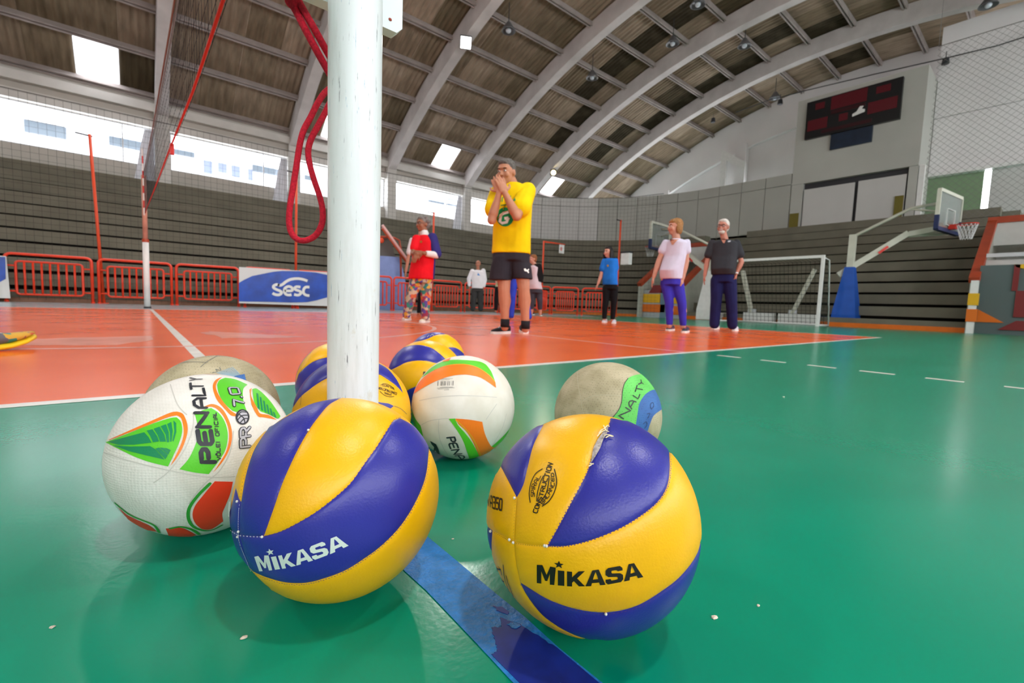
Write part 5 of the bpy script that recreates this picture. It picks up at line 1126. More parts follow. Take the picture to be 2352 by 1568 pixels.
# ================================================================== BASKETBALL HOOPS
M_NAVY = mat('navy_padding', (0.010, 0.022, 0.09), 0.5); M_BASE = mat('bright_blue_padding', (0.006, 0.09, 0.48), 0.42, 0.45, var=0.1)
M_CREAM = mat('cream_enamel', (0.62, 0.62, 0.52), 0.4, var=0.06); M_RIM = mat('red_rim_paint', (0.70, 0.03, 0.015), 0.4); M_ACR = mat('clear_backboard', (0.55, 0.60, 0.58), 0.15, 0.5, trans=0.75)
def hoop(name, label, base, sgn, bd0, bd1, ztop, padded, arms):
    """base (x,y) of the mast; bd0/bd1 the near and far plan corners of the backboard; sgn = side (y) the rim points to"""
    t = thing(name, label, 'basketball hoop', (base[0], base[1], 0)); x, y = base
    build('mast', MB().bar((x, y, 0.9), (x, y, 2.86), 0.17, 0.17, up=(1,0,0)), M_CREAM, t)
    rings = [[(x-w, y-w, z), (x+w, y-w, z), (x+w, y+w, z), (x-w, y+w, z)] for z, w in ((0.02, 0.31), (0.38, 0.31), (1.86, 0.12))]
    build('mast_padding', MB().loft(rings), M_BASE if padded else M_WHITEP, t)
    build('trolley', MB().box((x-0.3, y+0.1*(-sgn) if False else y-0.3+(0.32 if sgn < 0 else -0.32), 0.03), (x+0.3, y+0.3+(0.62 if sgn < 0 else -0.62)+ (0 if sgn < 0 else 0.0), 0.30)), M_NAVY if padded else M_WHITEP, t)
    a = Vector((bd0[0], bd0[1], 0)); b = Vector((bd1[0], bd1[1], 0)); d = (b-a).normalized(); nrm = Vector((-d.y, d.x, 0))
    if nrm.y*sgn < 0: nrm = -nrm
    mid = (a+b)/2; back = mid-nrm*0.06
    zb = ztop-1.05
    # lower arm: bent box beam
    ka = Vector((x, y, 0)).lerp(back, 0.62)
    build('lower_arm', MB().bar((x-0.02, y-0.5*sgn*0.6, 1.62), (ka.x, ka.y, 2.86), 0.16, 0.17).bar((ka.x, ka.y, 2.83), (back.x, back.y, zb+0.12), 0.14, 0.15), M_CREAM, t)
    build('upper_arm', MB().tube([(x, y, 2.80), (ka.x, ka.y, 3.58), (back.x, back.y, 3.72)], 0.045, 8), M_CREAM, t, True)
    build('brace', MB().tube([(ka.x, ka.y, 3.56), (back.x, back.y, 3.42)], 0.03, 8), M_CREAM, t, True)
    build('under_brace', MB().tube([(ka.x, ka.y, 2.78), (back.x+d.x*0.3, back.y+d.y*0.3, zb-0.02)], 0.05, 8), M_CREAM, t, True)
    build('red_decal', MB().bar(tuple(Vector((x, y, 0)).lerp(ka, 0.52)+Vector((-0.09, 0, 2.27))), tuple(Vector((x, y, 0)).lerp(ka, 0.68)+Vector((-0.09, 0, 2.47))), 0.012, 0.07), M_RIM, t)
    for z, nm, m_ in ((0, 'board', M_ACR),):
        build('backboard', MB().prism([a+Vector((0,0,zb)), b+Vector((0,0,zb)), b+Vector((0,0,ztop)), a+Vector((0,0,ztop))], nrm*0.03), m_, t)
    fr = MB()
    for p0, p1 in (((a, zb+0.35), (a, ztop)), ((a, ztop), (b, ztop)), ((b, ztop), (b, zb+0.35))): fr.bar(p0[0]+Vector((0,0,p0[1])), p1[0]+Vector((0,0,p1[1])), 0.09, 0.09)
    build('board_frame', fr, M_CREAM, t)
    pd = MB()
    for p0, p1 in (((a, zb+0.36), (a, zb-0.02)), ((a, zb), (b, zb)), ((b, zb-0.02), (b, zb+0.36))): pd.bar(p0[0]+Vector((0,0,p0[1])), p1[0]+Vector((0,0,p1[1])), 0.11, 0.10)
    build('board_padding', pd, M_NAVY, t)
    tg = MB(); h0 = mid-d*0.3+nrm*0.035; h1 = mid+d*0.3+nrm*0.035
    for p0, p1 in (((h0, zb+0.15), (h0, zb+0.6)), ((h0, zb+0.6), (h1, zb+0.6)), ((h1, zb+0.6), (h1, zb+0.15)), ((h1, zb+0.15), (h0, zb+0.15))): tg.bar(p0[0]+Vector((0,0,p0[1])), p1[0]+Vector((0,0,p1[1])), 0.012, 0.05, up=tuple(nrm))
    build('target_square', tg, M_WHITEP, t)
    rc = mid+nrm*0.42+Vector((0,0,zb+0.15))
    build('rim', MB().tube([rc+Vector((0.225*math.cos(2*PI*k/24), 0.225*math.sin(2*PI*k/24), 0)) for k in range(24)], 0.014, 6, closed=True), M_RIM, t, True)
    build('rim_plate', MB().bar(mid+nrm*0.04+Vector((0,0,zb+0.11)), mid+nrm*0.19+Vector((0,0,zb+0.11)), 0.16, 0.13), M_RIM, t)
    nb = MB()
    for k in range(14):
        for sg in (1, -1):
            pts = []
            for j in range(5): f_ = j/4; rr = 0.22-0.10*f_; an_ = 2*PI*(k+sg*f_*1.5)/14; pts.append(rc+Vector((rr*math.cos(an_), rr*math.sin(an_), -0.42*f_)))
            nb.tube(pts, 0.006, 3, caps=False)
    o = build('hoop_net', nb, mat('white_net_cord', (0.62, 0.62, 0.62), 0.8), t, fixn=False); o['kind'] = 'stuff'
    return t
h1 = hoop('basketball_hoop', 'basketball hoop on a white arm with bright blue padded base beside the goal', (17.25, 4.22), -1, (17.25, 2.33), (18.95, 2.06), 3.92, True, None)
h2 = hoop('basketball_hoop', 'basketball hoop with white arm parked behind the two people standing by the goal', (16.95, 8.55), 1, (16.45, 10.95), (18.0, 11.05), 3.92, False, None)
# white counterweight frames seen through the goal net
for nm, (ua, ub, vb, vt), stay, lab in (('ballast_frame', (1702, 1772, 742, 716), ((1706, 622), (1726, 714)), 'white ballast box with a slanted stay behind the left half of the goal net'), ('ballast_frame', (1782, 1874, 744, 719), ((1872, 618), (1820, 712)), 'white ballast box with a slanted stay behind the right half of the goal net')):
    X = 16.42; a = hit(ua, vb, 0, X); b = hit(ub, vb, 0, X); h_ = hit(ua, vt, 0, X)[2]
    t = thing(nm, lab, 'ballast', (X, (a[1]+b[1])/2, 0))
    build('box', MB().box((X+0.12, b[1], 0), (X+0.36, a[1], max(0.22, h_))), M_WHITEP, t)
    p = hit(*stay[0], 0, X+0.25); q = hit(*stay[1], 0, X+0.2)
    build('stay', MB().bar(tuple(p), (q[0], q[1], max(0.2, h_)), 0.14, 0.10), M_CREAM, t); build('clamp', MB().box((X+0.14, q[1]-0.1, max(0.22, h_)), (X+0.34, q[1]+0.1, max(0.22, h_)+0.12)), M_ALU, t)

# ================================================================== LAMPS
M_LAMPH = mat('grey_lamp_dome', (0.10, 0.10, 0.105), 0.4, 0.5); M_LENS = mat('pale_lamp_glass', (0.55, 0.60, 0.66), 0.1, 0.6)
def roofhit(u, v, R_=24.6):
    d = ray(u, v)
    for t in np.linspace(3, 60, 8000):
        P = CC+t*d
        if math.hypot(P[1]-YC, P[2]-ZC) > R_: return P
LP = [((1168, 70), 'bell lamp hung near the lit floodlight'), ((1360, 178), 'bell lamp hung between the third and fourth arches'), ((1545, 100), 'bell lamp hung left of the fourth arch'), ((1603, 10), 'bell lamp hung near the crown of the fourth bay'), ((1710, 105), 'pale bell lamp hung between the last two arches'), ((1780, 225), 'pale bell lamp hung in the bay at the end wall'), ((2270, 12), 'bell lamp hung beside the last arch near the crown')]
for (u, v), lab in LP:
    P = roofhit(u, v); t = thing('ceiling_lamp', 'unlit grey '+lab, 'lamp', tuple(P), 0, 'bell lamps under the roof')
    build('dome', MB().lathe([(0.05, 0.30), (0.10, 0.24), (0.16, 0.14), (0.24, 0.02), (0.26, -0.03), (0.25, -0.03), (0.20, 0.05)], P, 20), M_LAMPH, t, True)
    build('bulb', MB().ell((P[0], P[1], P[2]+0.0), 0.10, 0.10, 0.09, n=14, m=8), M_LENS, t, True)
    build('rod', MB().tube([(P[0], P[1], P[2]+0.28), (P[0], P[1], P[2]+0.95)], 0.015, 6), M_DARKMETAL, t)
def flood(P, aim, label, power, col, size=0.36, shape='box'):
    t = thing('floodlight', label, 'lamp', tuple(P), 0, 'lit floodlights on the arches')
    P = Vector(P); d = (Vector(aim)-P).normalized(); x = d.cross(Vector((0,0,1))).normalized(); y = x.cross(d)
    Mx = Matrix.Translation(P) @ Matrix((x, y, -d)).transposed().to_4x4()
    build('housing', MB().box((-size/2-0.03, -size/2-0.03, 0.0), (size/2+0.03, size/2+0.03, 0.16), M=Mx), M_DARKMETAL, t)
    me = mat('lit_lens_'+('warm' if col[2] < 0.7 else 'white'), col, 0.3, emit=col, estr=16)
    if shape == 'box': build('lens', MB().box((-size/2, -size/2, -0.02), (size/2, size/2, 0.0), M=Mx), me, t)
    else: build('lens', MB().ell(P-(-d)*0.05, size/2, size/2, size/2, n=16, m=10), me, t, True)
    build('bracket', MB().tube([tuple(Mx @ Vector((0, 0, 0.1))), tuple(Mx @ Vector((0, 0.1, 0.5)))], 0.03, 6), M_DARKMETAL, t)
    ld = bpy.data.lights.new('floodlight_beam', 'SPOT'); ld.energy = power; ld.color = col; ld.spot_size = math.radians(150); ld.spot_blend = 0.6; ld.shadow_soft_size = size*0.6
    lo = bpy.data.objects.new('floodlight_beam', ld); COL.objects.link(lo); lo.location = P+d*0.08; lo.rotation_euler = d.to_track_quat('-Z', 'Y').to_euler(); lo.parent = t; lo.matrix_parent_inverse = wm(t).inverted()
    return t
FLOODS = True
P1 = roofhit(1070, 98, 24.75); flood(P1, (3, 3, 0), 'lit white square floodlight fixed to an arch above the court', 1150, (1.0, 0.97, 0.93))
P2 = roofhit(1271, 396, 24.8); flood(P2, (9, 6, 0), 'lit round yellow floodlight at the foot of an arch', 250, (1.0, 0.80, 0.35), 0.26, 'round')
for (x, y, z, lab) in ((0.95, 14.8, 9.85, 'lit square floodlight on the arch above the far net post'), (0.95, -2.3, 9.85, 'lit square floodlight on the arch opposite the far net post'), (9.8, -2.3, 9.85, 'lit square floodlight on the arch facing the lit one over the court'), (-7.95, 6.24, 11.4, 'lit square floodlight at the crown of the rearmost arch'), (5.4, 2.0, 11.3, 'lit square floodlight high on the arch over the balls')):
    flood((x, y, z), (0.6, 2.0, 0), lab, 1150, (1.0, 0.97, 0.93))

# ================================================================== FLOOR BITS
M_CHIP = mat('pale_paint_chip', (0.70, 0.62, 0.52), 0.8, var=0.3, vscale=200)
for k, (u, v, s_, lab) in enumerate(((1641, 1419, .0026, 'largest pale plaster crumb on the green floor right of the torn ball'), (1742, 1391, .0016, 'tiny brown crumb on green floor beyond the pale plaster crumb'), (560, 1466, .0024, 'thin brown splinter on the green floor below the front left ball'), (120, 1441, .0018, 'brown crumb on the green floor near the left edge'), (1040, 1238, .0014, 'tiny white crumb on the green floor beside the blue line'), (1800, 912, .004, 'pale scrap on the green floor beyond the beige ball'))):
    g = hit(u, v, 2, 0.0); mb = MB(); rr = random.Random(k)
    mb.ell((g[0], g[1], s_*0.35), s_*1.5, s_, s_*0.45, n=7, m=5); mb.v = [(x+rr.uniform(-1, 1)*s_*0.25, y+rr.uniform(-1, 1)*s_*0.25, max(0.0002, z+rr.uniform(-1, 1)*s_*0.12)) for x, y, z in mb.v]
    tag(build('floor_crumb', mb, M_CHIP), lab, 'debris', 'crumbs on the floor')
# ================================================================== PEOPLE
from mathutils.bvhtree import BVHTree
def fuse(mb, vox, smooth_it=3):
    me = mb.mesh('tmp'); o = bpy.data.objects.new('tmp', me); COL.objects.link(o)
    m = o.modifiers.new('r', 'REMESH'); m.mode = 'VOXEL'; m.voxel_size = vox; m.adaptivity = 0.0
    if smooth_it: s_ = o.modifiers.new('s', 'SMOOTH'); s_.factor = 0.5; s_.iterations = smooth_it
    dg = bpy.context.evaluated_depsgraph_get(); ev = o.evaluated_get(dg); out = bpy.data.meshes.new_from_object(ev)
    bpy.data.objects.remove(o); bpy.data.meshes.remove(me); return out
def limb(mb, pts, rad, n=12):
    P = [Vector(p) for p in pts]
    for i in range(len(P)-1):
        a, b = P[i], P[i+1]; ra, rb = rad[i], rad[i+1]; k = 3
        mb.tube([a.lerp(b, j/k) for j in range(k+1)], [ra+(rb-ra)*j/k for j in range(k+1)], n)
    for p, r in zip(P, rad): mb.ell(p, r*0.99, r*0.99, r*0.99, n=n, m=8)
SKIN = lambda nm, c: mat('skin_'+nm, c, 0.5, 0.35, var=0.08, vscale=12)
class Person:
    def __init__(s, label, gp, face=0.0, vox=0.010):
        """gp: pixel between the feet on the floor or a (x,y) floor point; face: turn to the viewer's left (deg)"""
        g = hit(*gp, 2, 0.0) if gp[0] > 60 else np.array([gp[0], gp[1], 0.0])
        s.g = g; n = np.array([g[0], g[1], 0]); s.n = n/np.linalg.norm(n); s.L = np.array([-s.n[1], s.n[0], 0.0])   # image left
        a = math.radians(face); s.f = Vector(-s.n*math.cos(a)+s.L*math.sin(a)); s.r = Vector((-s.f.y, s.f.x, 0))       # r: person's left hand side... seen on image right when facing us
        s.root = thing('person', label, 'person', tuple(g)); s.vox = vox; s.sk = MB()
    def P(s, u, v, d=0.0):
        q = ray(u, v); t = ((s.g-s.n*d-CC) @ s.n)/(q @ s.n); return Vector(CC+q*t)
    def ringc(s, c, hw, hd, sq=2.4, n=20, f=None):
        f = f or s.f; r = Vector((-f.y, f.x, 0)); out = []
        for k in range(n):
            a = 2*PI*k/n; ca, sa = math.cos(a), math.sin(a); e = 2/sq
            out.append(c + r*hw*math.copysign(abs(ca)**e, ca) + f*hd*math.copysign(abs(sa)**e, sa))
        return out
    def torso(s, mb, rings, caps=True): mb.loft([s.ringc(Vector(c), hw, hd) for c, hw, hd in rings], caps)
    def head(s, c, hface, h=0.235, hair=None, hairc=None, tilt=0.0, glasses=False, beard=None, eyes=True, mouth=True, skinm=None, style='short'):
        """c: centre of the head; hface: face turn (deg to viewer's left)"""
        k = h/0.235; a = math.radians(hface); f = Vector(-s.n*math.cos(a)+s.L*math.sin(a)); r = Vector((-f.y, f.x, 0)); u = Vector((0,0,1))
        ct = math.cos(tilt); st = math.sin(tilt); f2 = f*ct+u*st; u2 = u*ct-f*st; ax = (r, f2, u2); c = Vector(c)
        at = lambda x, y, z: c + r*x*k + f2*y*k + u2*z*k
        m = s.sk
        m.ell(at(0, -0.008, 0.022), 0.077*k, 0.096*k, 0.095*k, ax, 18, 12)
        m.ell(at(0, 0.022, -0.035), 0.062*k, 0.070*k, 0.080*k, ax, 16, 10)
        m.ell(at(0, 0.050, -0.085), 0.036*k, 0.036*k, 0.028*k, ax, 12, 8)
        m.ell(at(0, 0.098, -0.018), 0.013*k, 0.018*k, 0.026*k, ax, 10, 8); m.ell(at(0, 0.108, -0.032), 0.016*k, 0.014*k, 0.012*k, ax, 10, 8)
        for sg in (-1, 1): m.ell(at(sg*0.079, -0.012, -0.008), 0.010*k, 0.020*k, 0.031*k, ax, 10, 8); m.ell(at(sg*0.040, 0.068, -0.030), 0.026*k, 0.022*k, 0.026*k, ax, 10, 8)
        m.ell(at(0, 0.078, 0.030), 0.055*k, 0.018*k, 0.012*k, ax, 12, 8)
        if eyes:
            for sg in (-1, 1):
                e = build('eye', MB().ell(at(sg*0.031, 0.083, 0.004), 0.013*k, 0.009*k, 0.008*k, ax, 10, 8), mat('eye_white', (0.75, 0.72, 0.70), 0.3), s.root, True)
                build('pupil', MB().ell(at(sg*0.031, 0.090, 0.004), 0.006*k, 0.004*k, 0.0065*k, ax, 8, 6), mat('dark_iris', (0.02, 0.012, 0.008), 0.2), e, True)
                build('eyebrow', MB().ell(at(sg*0.033, 0.090, 0.026), 0.020*k, 0.006*k, 0.005*k, ax, 10, 6), mat('brow_'+(style), (0.05, 0.035, 0.025), 0.8), s.root, True)
        if mouth: build('lips', MB().ell(at(0, 0.090, -0.062), 0.023*k, 0.008*k, 0.008*k, ax, 12, 6), mat('lip_red', (0.42, 0.10, 0.08), 0.5), s.root, True)
        if hair:
            hb = MB()
            if style == 'bald': hb.ell(at(0, -0.030, 0.030), 0.0785*k, 0.085*k, 0.085*k, ax, 16, 10)
            else: hb.ell(at(0, -0.022, 0.042), 0.084*k, 0.096*k, 0.090*k, ax, 18, 12)
            if style in ('short', 'curly', 'bob', 'long'): hb.ell(at(0, -0.050, -0.005), 0.078*k, 0.062*k, 0.080*k, ax, 16, 10); hb.ell(at(0, 0.035, 0.085), 0.062*k, 0.050*k, 0.030*k, ax, 14, 8)
            if style == 'curly':
                rr = random.Random(3)
                for q in range(26):
                    a1 = rr.uniform(0, 2*PI); z = rr.uniform(-0.02, 0.12); q2 = 0.088*math.sqrt(max(0.1, 1-(max(0, z-0.03)/0.11)**2)); y_ = math.sin(a1)*q2*1.05-0.02
                    if y_ > 0.03 and z < 0.06: continue
                    hb.ell(at(math.cos(a1)*q2, y_, z), 0.026*k, 0.026*k, 0.026*k, ax, 8, 6)
            if style == 'bob':
                for sg in (-1, 1): hb.ell(at(sg*0.074, -0.028, -0.035), 0.024*k, 0.052*k, 0.075*k, ax, 12, 8)
                hb.ell(at(0, -0.062, -0.045), 0.070*k, 0.045*k, 0.070*k, ax, 14, 8); hb.ell(at(0, 0.062, 0.070), 0.066*k, 0.030*k, 0.028*k, ax, 12, 8)
            if style == 'long':
                for sg in (-1, 1): hb.ell(at(sg*0.088, -0.005, -0.060), 0.036*k, 0.062*k, 0.125*k, ax, 12, 8)
                hb.ell(at(0, -0.062, -0.075), 0.105*k, 0.055*k, 0.135*k, ax, 14, 8)
            build_mesh = fuse(hb, 0.009, 2); build_mesh.materials.clear(); build_mesh.materials.append(hairc); link('hair', build_mesh, None, s.root, True)
        if beard: build('beard', MB().ell(at(0, 0.052, -0.085), 0.047*k, 0.046*k, 0.036*k, ax, 14, 8).ell(at(0, 0.090, -0.050), 0.032*k, 0.014*k, 0.008*k, ax, 12, 6), beard, s.root, True)
        if glasses:
            gb = MB()
            for sg in (-1, 1): gb.tube([at(sg*0.033+0.024*math.cos(2*PI*q/14), 0.100, 0.004+0.018*math.sin(2*PI*q/14)) for q in range(14)], 0.0025, 6, closed=True); gb.tube([at(sg*0.057, 0.098, 0.008), at(sg*0.082, -0.01, 0.008)], 0.0022, 6)
            gb.tube([at(-0.009, 0.102, 0.008), at(0.009, 0.102, 0.008)], 0.0025, 6); build('glasses', gb, mat('thin_dark_frame', (0.05, 0.045, 0.05), 0.4), s.root, True)
        s.headat = at; s.headax = ax; s.hk = k
    def hand(s, wrist, tip, palm_n, curl=0.25, k=1.0, thumb=1, spread=0.010):
        """wrist -> finger tips direction, palm normal; five separate fingers"""
        w = Vector(wrist); d = (Vector(tip)-w); L_ = 0.185*k; d.normalize(); nn = Vector(palm_n); nn = (nn-d*nn.dot(d)).normalized(); x = d.cross(nn)
        m = s.sk
        ax = (x, nn, d); m.ell(w+d*0.05*k, 0.040*k, 0.018*k, 0.056*k, ax, 14, 10)
        ln = (0.070, 0.080, 0.075, 0.060)
        for i in range(4):
            o = (i-1.5); b = w+d*(0.088*k-abs(o)*0.004)+x*o*0.021*k
            dd = (d+x*o*spread*6).normalized(); l = ln[i]*k; p1 = b+dd*l*0.45+nn*curl*0.012*k; d2 = (dd+nn*curl*0.8).normalized(); p2 = p1+d2*l*0.32; d3 = (d2+nn*curl*0.9).normalized(); p3 = p2+d3*l*0.25
            limb(m, [b-dd*0.02, p1, p2, p3], [0.0098*k, 0.0092*k, 0.0085*k, 0.0072*k], 8)
        b = w+d*0.028*k+x*thumb*0.030*k; t1 = b+(d*0.6+x*thumb*0.75+nn*0.25).normalized()*0.042*k; t2 = t1+(d*0.9+x*thumb*0.25+nn*0.3).normalized()*0.032*k
        limb(m, [b-x*thumb*0.012, b, t1, t2], [0.014*k, 0.013*k, 0.0105*k, 0.0085*k], 8)
    def shoe(s, heel, toe, um, sm, lm=None, h=0.085, w=0.092, name='shoe', low=True, accent=None):
        a = Vector(hit(*heel, 2, 0.012)); b = Vector(hit(*toe, 2, 0.012))
        if (b-a).length > 0.31: b = a+(b-a).normalized()*0.29
        if (b-a).length < 0.24:
            mid = (a+b)/2; dv = (b-a).normalized(); a = mid-dv*0.132; b = mid+dv*0.132
        L_ = (b-a).length; d = (b-a)/L_; x = Vector((d.y, -d.x, 0)); z = Vector((0,0,1)); a.z = b.z = 0
        def rg(t, hw, z0, z1, n=14):
            c = a+d*L_*t; out = []
            for k in range(n): q = 2*PI*k/n; out.append(c+x*hw*math.cos(q)+z*((z0+z1)/2+(z1-z0)/2*math.sin(q)))
            return out
        W = w/2; prof = ((0.0, .45), (0.05, .72), (0.18, .80), (0.40, .78), (0.62, .98), (0.80, 1.0), (0.93, .78), (0.99, .38))
        sb_ = MB(); vs = []
        for t, q in prof: c = a+d*L_*t; vs += [c+x*W*q+z*0.001, c-x*W*q+z*0.001, c-x*W*q*1.02+z*0.028, c+x*W*q*1.02+z*0.028]
        fs = [(4*i+j, 4*i+(j+1) % 4, 4*i+4+(j+1) % 4, 4*i+4+j) for i in range(len(prof)-1) for j in range(4)]+[(3,2,1,0), tuple(4*(len(prof)-1)+j for j in range(4))]
        sh = build(name, MB().loft([rg(0.01, W*.40, .02, .055), rg(0.06, W*.68, .02, h*.95), rg(0.20, W*.76, .02, h), rg(0.36, W*.78, .02, h*.98), rg(0.55, W*.90, .02, h*.78), rg(0.74, W*.94, .02, h*.62), rg(0.90, W*.74, .02, h*.52), rg(0.975, W*.38, .02, h*.38)]), um, s.root, True)
        smooth_angle(build('sole', sb_.add(vs, fs), sm, sh), 0.7)
        if lm:
            for i in range(4):
                t = 0.36+0.085*i; c = a+d*L_*t; zt = h*(1.0-0.42*max(0, (t-0.30))/0.45)
                build('lace', MB().tube([c+x*W*.42+z*(zt-0.010), c+z*(zt+0.003), c-x*W*.42+z*(zt-0.010)+d*0.008], 0.0042, 6), lm, sh, True)
        if accent: build('side_panel', MB().loft([rg(0.40, W*.83, .03, h*.80), rg(0.58, W*.95, .03, h*.62), rg(0.74, W*.985, .03, h*.50)]), accent, sh, True)
        return sh
    def done(s, skin):
        me = fuse(s.sk, s.vox, 2); me.materials.clear(); me.materials.append(skin); s.body = link('body', me, None, s.root, True); return s.body
    def cloth(s, name, mb, m, vox=None, it=4):
        me = fuse(mb, vox or 0.012, it); me.materials.clear(); me.materials.append(m); return link(name, me, None, s.root, True)
def decal(obj, poly, m, name, parent, off=0.004, step=2.0, straight=True):
    me = obj.data; M_ = wm(obj)
    bv = BVHTree.FromPolygons([M_ @ v.co for v in me.vertices], [tuple(p.vertices) for p in me.polygons])
    pts = [(float(x), float(y)) for x, y in poly]; n = len(pts)
    def ins(x, y):
        c = False
        for i in range(n):
            x1, y1 = pts[i]; x2, y2 = pts[(i+1) % n]
            if (y1 > y) != (y2 > y) and x < (x2-x1)*(y-y1)/(y2-y1)+x1: c = not c
        return c
    xs = [p[0] for p in pts]; ysv = [p[1] for p in pts]; allp = list(pts); y = min(ysv)+step/2
    while y < max(ysv):
        x = min(xs)+step/2
        while x < max(xs):
            if ins(x, y): allp.append((x, y))
            x += step
        y += step
    r = geometry.delaunay_2d_cdt([Vector(p) for p in allp], [(i, (i+1) % n) for i in range(n)], [], 1, 1e-5)
    vs = []; C0 = Vector(CC); ds = [Vector(ray(p.x, p.y)).normalized() for p in r[0]]; hs = [bv.ray_cast(C0, d)[0] for d in ds]
    good = [(h-C0).length for h in hs if h is not None]
    if not good: return None
    near = min(good)
    for d, h in zip(ds, hs):
        t = (h-C0).length if h is not None and (h-C0).length < near+0.25 else sum(good)/len(good)
        vs.append(C0+d*(t-off))
    return build(name, MB().add(vs, [tuple(f) for f in r[2]]), m, parent, True)
def stroke_poly(pts, w):
    P = [np.array(p, float) for p in pts]; Lf = []; Rt = []
    for i, p in enumerate(P):
        t = P[min(len(P)-1, i+1)]-P[max(0, i-1)]; t /= np.linalg.norm(t); nn = np.array([-t[1], t[0]]); Lf.append(tuple(p+nn*w/2)); Rt.append(tuple(p-nn*w/2))
    return Lf+Rt[::-1]
M_BLACKC = mat('black_fabric', (0.016, 0.015, 0.018), 0.85, 0.2); M_WSOLE = mat('white_rubber', (0.78, 0.77, 0.74), 0.5)
M_LACE = mat('white_lace', (0.80, 0.80, 0.80), 0.7)
fab = lambda nm, c, v=0.15, b=0.25: mat(nm, c, 0.85, 0.2, var=v, vscale=7, bump=b, bscale=18)

# ---------------- man in yellow
p = Person('man in yellow t-shirt and black shorts with both hands over his mouth', (1176, 770), 12, 0.007)
sk = SKIN('tan', (0.50, 0.22, 0.13))
nk = p.P(1180, 420, 0.0)
p.head(p.P(1163, 396, 0.04), 28, 0.25, True, mat('dark_grey_hair', (0.055, 0.045, 0.04), 0.8, var=0.5, vscale=40, col2=(0.16, 0.15, 0.14)), style='short', mouth=True, tilt=-0.14)
limb(p.sk, [p.P(1168, 405, 0.02), p.P(1180, 432, -0.02)], [0.058, 0.064])
p.torso(p.sk, [(p.P(1178, 440), 0.15, 0.09), (p.P(1176, 500), 0.15, 0.10), (p.P(1174, 580), 0.15, 0.10)])
sl, sr = p.P(1143, 440, 0.02), p.P(1212, 436, 0.0); el, er = p.P(1129, 506, 0.22), p.P(1187, 497, 0.28); wl, wr = p.P(1147, 442, 0.25), p.P(1160, 444, 0.28)
limb(p.sk, [sl, el, wl], [0.052, 0.044, 0.029]); limb(p.sk, [el.lerp(wl, 0.25), el.lerp(wl, 0.6)], [0.047, 0.038]); limb(p.sk, [sr, er, wr], [0.054, 0.046, 0.030]); limb(p.sk, [er.lerp(wr, 0.25), er.lerp(wr, 0.6)], [0.049, 0.040])
p.hand(wl, p.P(1132, 390, 0.19), Vector(p.n)*0.9+Vector(p.L)*-0.3, 0.25, 1.16, thumb=1); p.hand(wr, p.P(1140, 388, 0.22), Vector(p.n)*0.9+Vector(p.L)*0.3, 0.30, 1.16, thumb=-1)
hl, hr = p.P(1156, 595), p.P(1196, 595); kl, kr = p.P(1158, 664, 0.03), p.P(1203, 661, 0.03); al, ar = p.P(1160, 740, 0.0), p.P(1207, 744, 0.0)
for h_, k_, a_ in ((hl, kl, al), (hr, kr, ar)):
    limb(p.sk, [h_, k_, a_], [0.092, 0.063, 0.040]); limb(p.sk, [k_.lerp(a_, 0.12), k_.lerp(a_, 0.36)-Vector(p.f)*0.018, k_.lerp(a_, 0.66)], [0.062, 0.066, 0.045]); limb(p.sk, [a_, a_-Vector((0,0,0.05))], [0.040, 0.042])
p.done(sk)
sh = MB(); p.torso(sh, [(p.P(1179, 421), 0.075, 0.075), (p.P(1179, 428), 0.14, 0.095), (p.P(1179, 440), 0.195, 0.115), (p.P(1178, 470), 0.200, 0.135), (p.P(1176, 520), 0.196, 0.142), (p.P(1175, 560), 0.198, 0.142), (p.P(1174, 583), 0.202, 0.146)])
limb(sh, [sl+Vector((0,0,-0.02)), sl.lerp(el, 0.62)], [0.085, 0.098]); limb(sh, [sr+Vector((0,0,-0.01)), sr.lerp(er, 0.66)], [0.088, 0.105])
M_YT = fab('yellow_cotton', (0.88, 0.60, 0.0), 0.10, 0.3)
shirt = p.cloth('t_shirt', sh, M_YT, 0.010, 5)
so = MB(); p.torso(so, [(p.P(1174, 574), 0.19, 0.135), (p.P(1174, 600), 0.195, 0.14)])
so.loft([p.ringc(p.P(u, v), hw, hd) for u, v, hw, hd in ((1158, 590, 0.10, 0.13), (1152, 615, 0.108, 0.13), (1149, 644, 0.115, 0.128))]); so.loft([p.ringc(p.P(u, v), hw, hd) for u, v, hw, hd in ((1192, 590, 0.10, 0.13), (1197, 615, 0.104, 0.13), (1201, 641, 0.100, 0.128))])
shorts = p.cloth('shorts', so, fab('black_sports_fabric', (0.030, 0.027, 0.036), 0.2, 0.2), 0.010, 3)
c7 = lambda pts: [(1080+x*.29316, 340+y*.29316) for x, y in pts]
decal(shorts, c7([(420,945),(432,942),(446,955),(458,944),(462,950),(455,962),(462,972),(456,980),(446,968),(425,962)]), MATS['white_vinyl_print'], 'leg_emblem', shorts, 0.004, 1.2)
ge = decal(shirt, [(1160+20*math.cos(2*PI*k/28), 498+22*math.sin(2*PI*k/28)) for k in range(28)], mat('green_shirt_print', (0.0, 0.26, 0.07), 0.7), 'round_emblem', shirt, 0.004, 2.0)
for st in ([(300,500),(262,510),(240,525),(232,575),(250,588),(285,580),(300,545)], [(300,545),(268,552)]): decal(shirt, stroke_poly(c7(st), 6.5), MATS['white_vinyl_print'], 'emblem_mark', shirt, 0.008, 1.5)
for st in ([(235,420),(240,385)], [(250,420),(255,385),(268,385)], [(285,415),(292,380),(310,405),(318,372)], [(338,410),(350,390),(352,408),(338,412)], [(240,450),(280,443),(300,440)]): decal(shirt, stroke_poly(c7(st), 2.4), MATS['green_shirt_print'], 'lettering', shirt, 0.005, 1.5)
for h_, t_ in (((1170, 763), (1115, 765)), ((1198, 760), (1236, 777))): p.shoe(h_, t_, M_BLACKC, M_WSOLE, M_LACE, 0.095, 0.098)
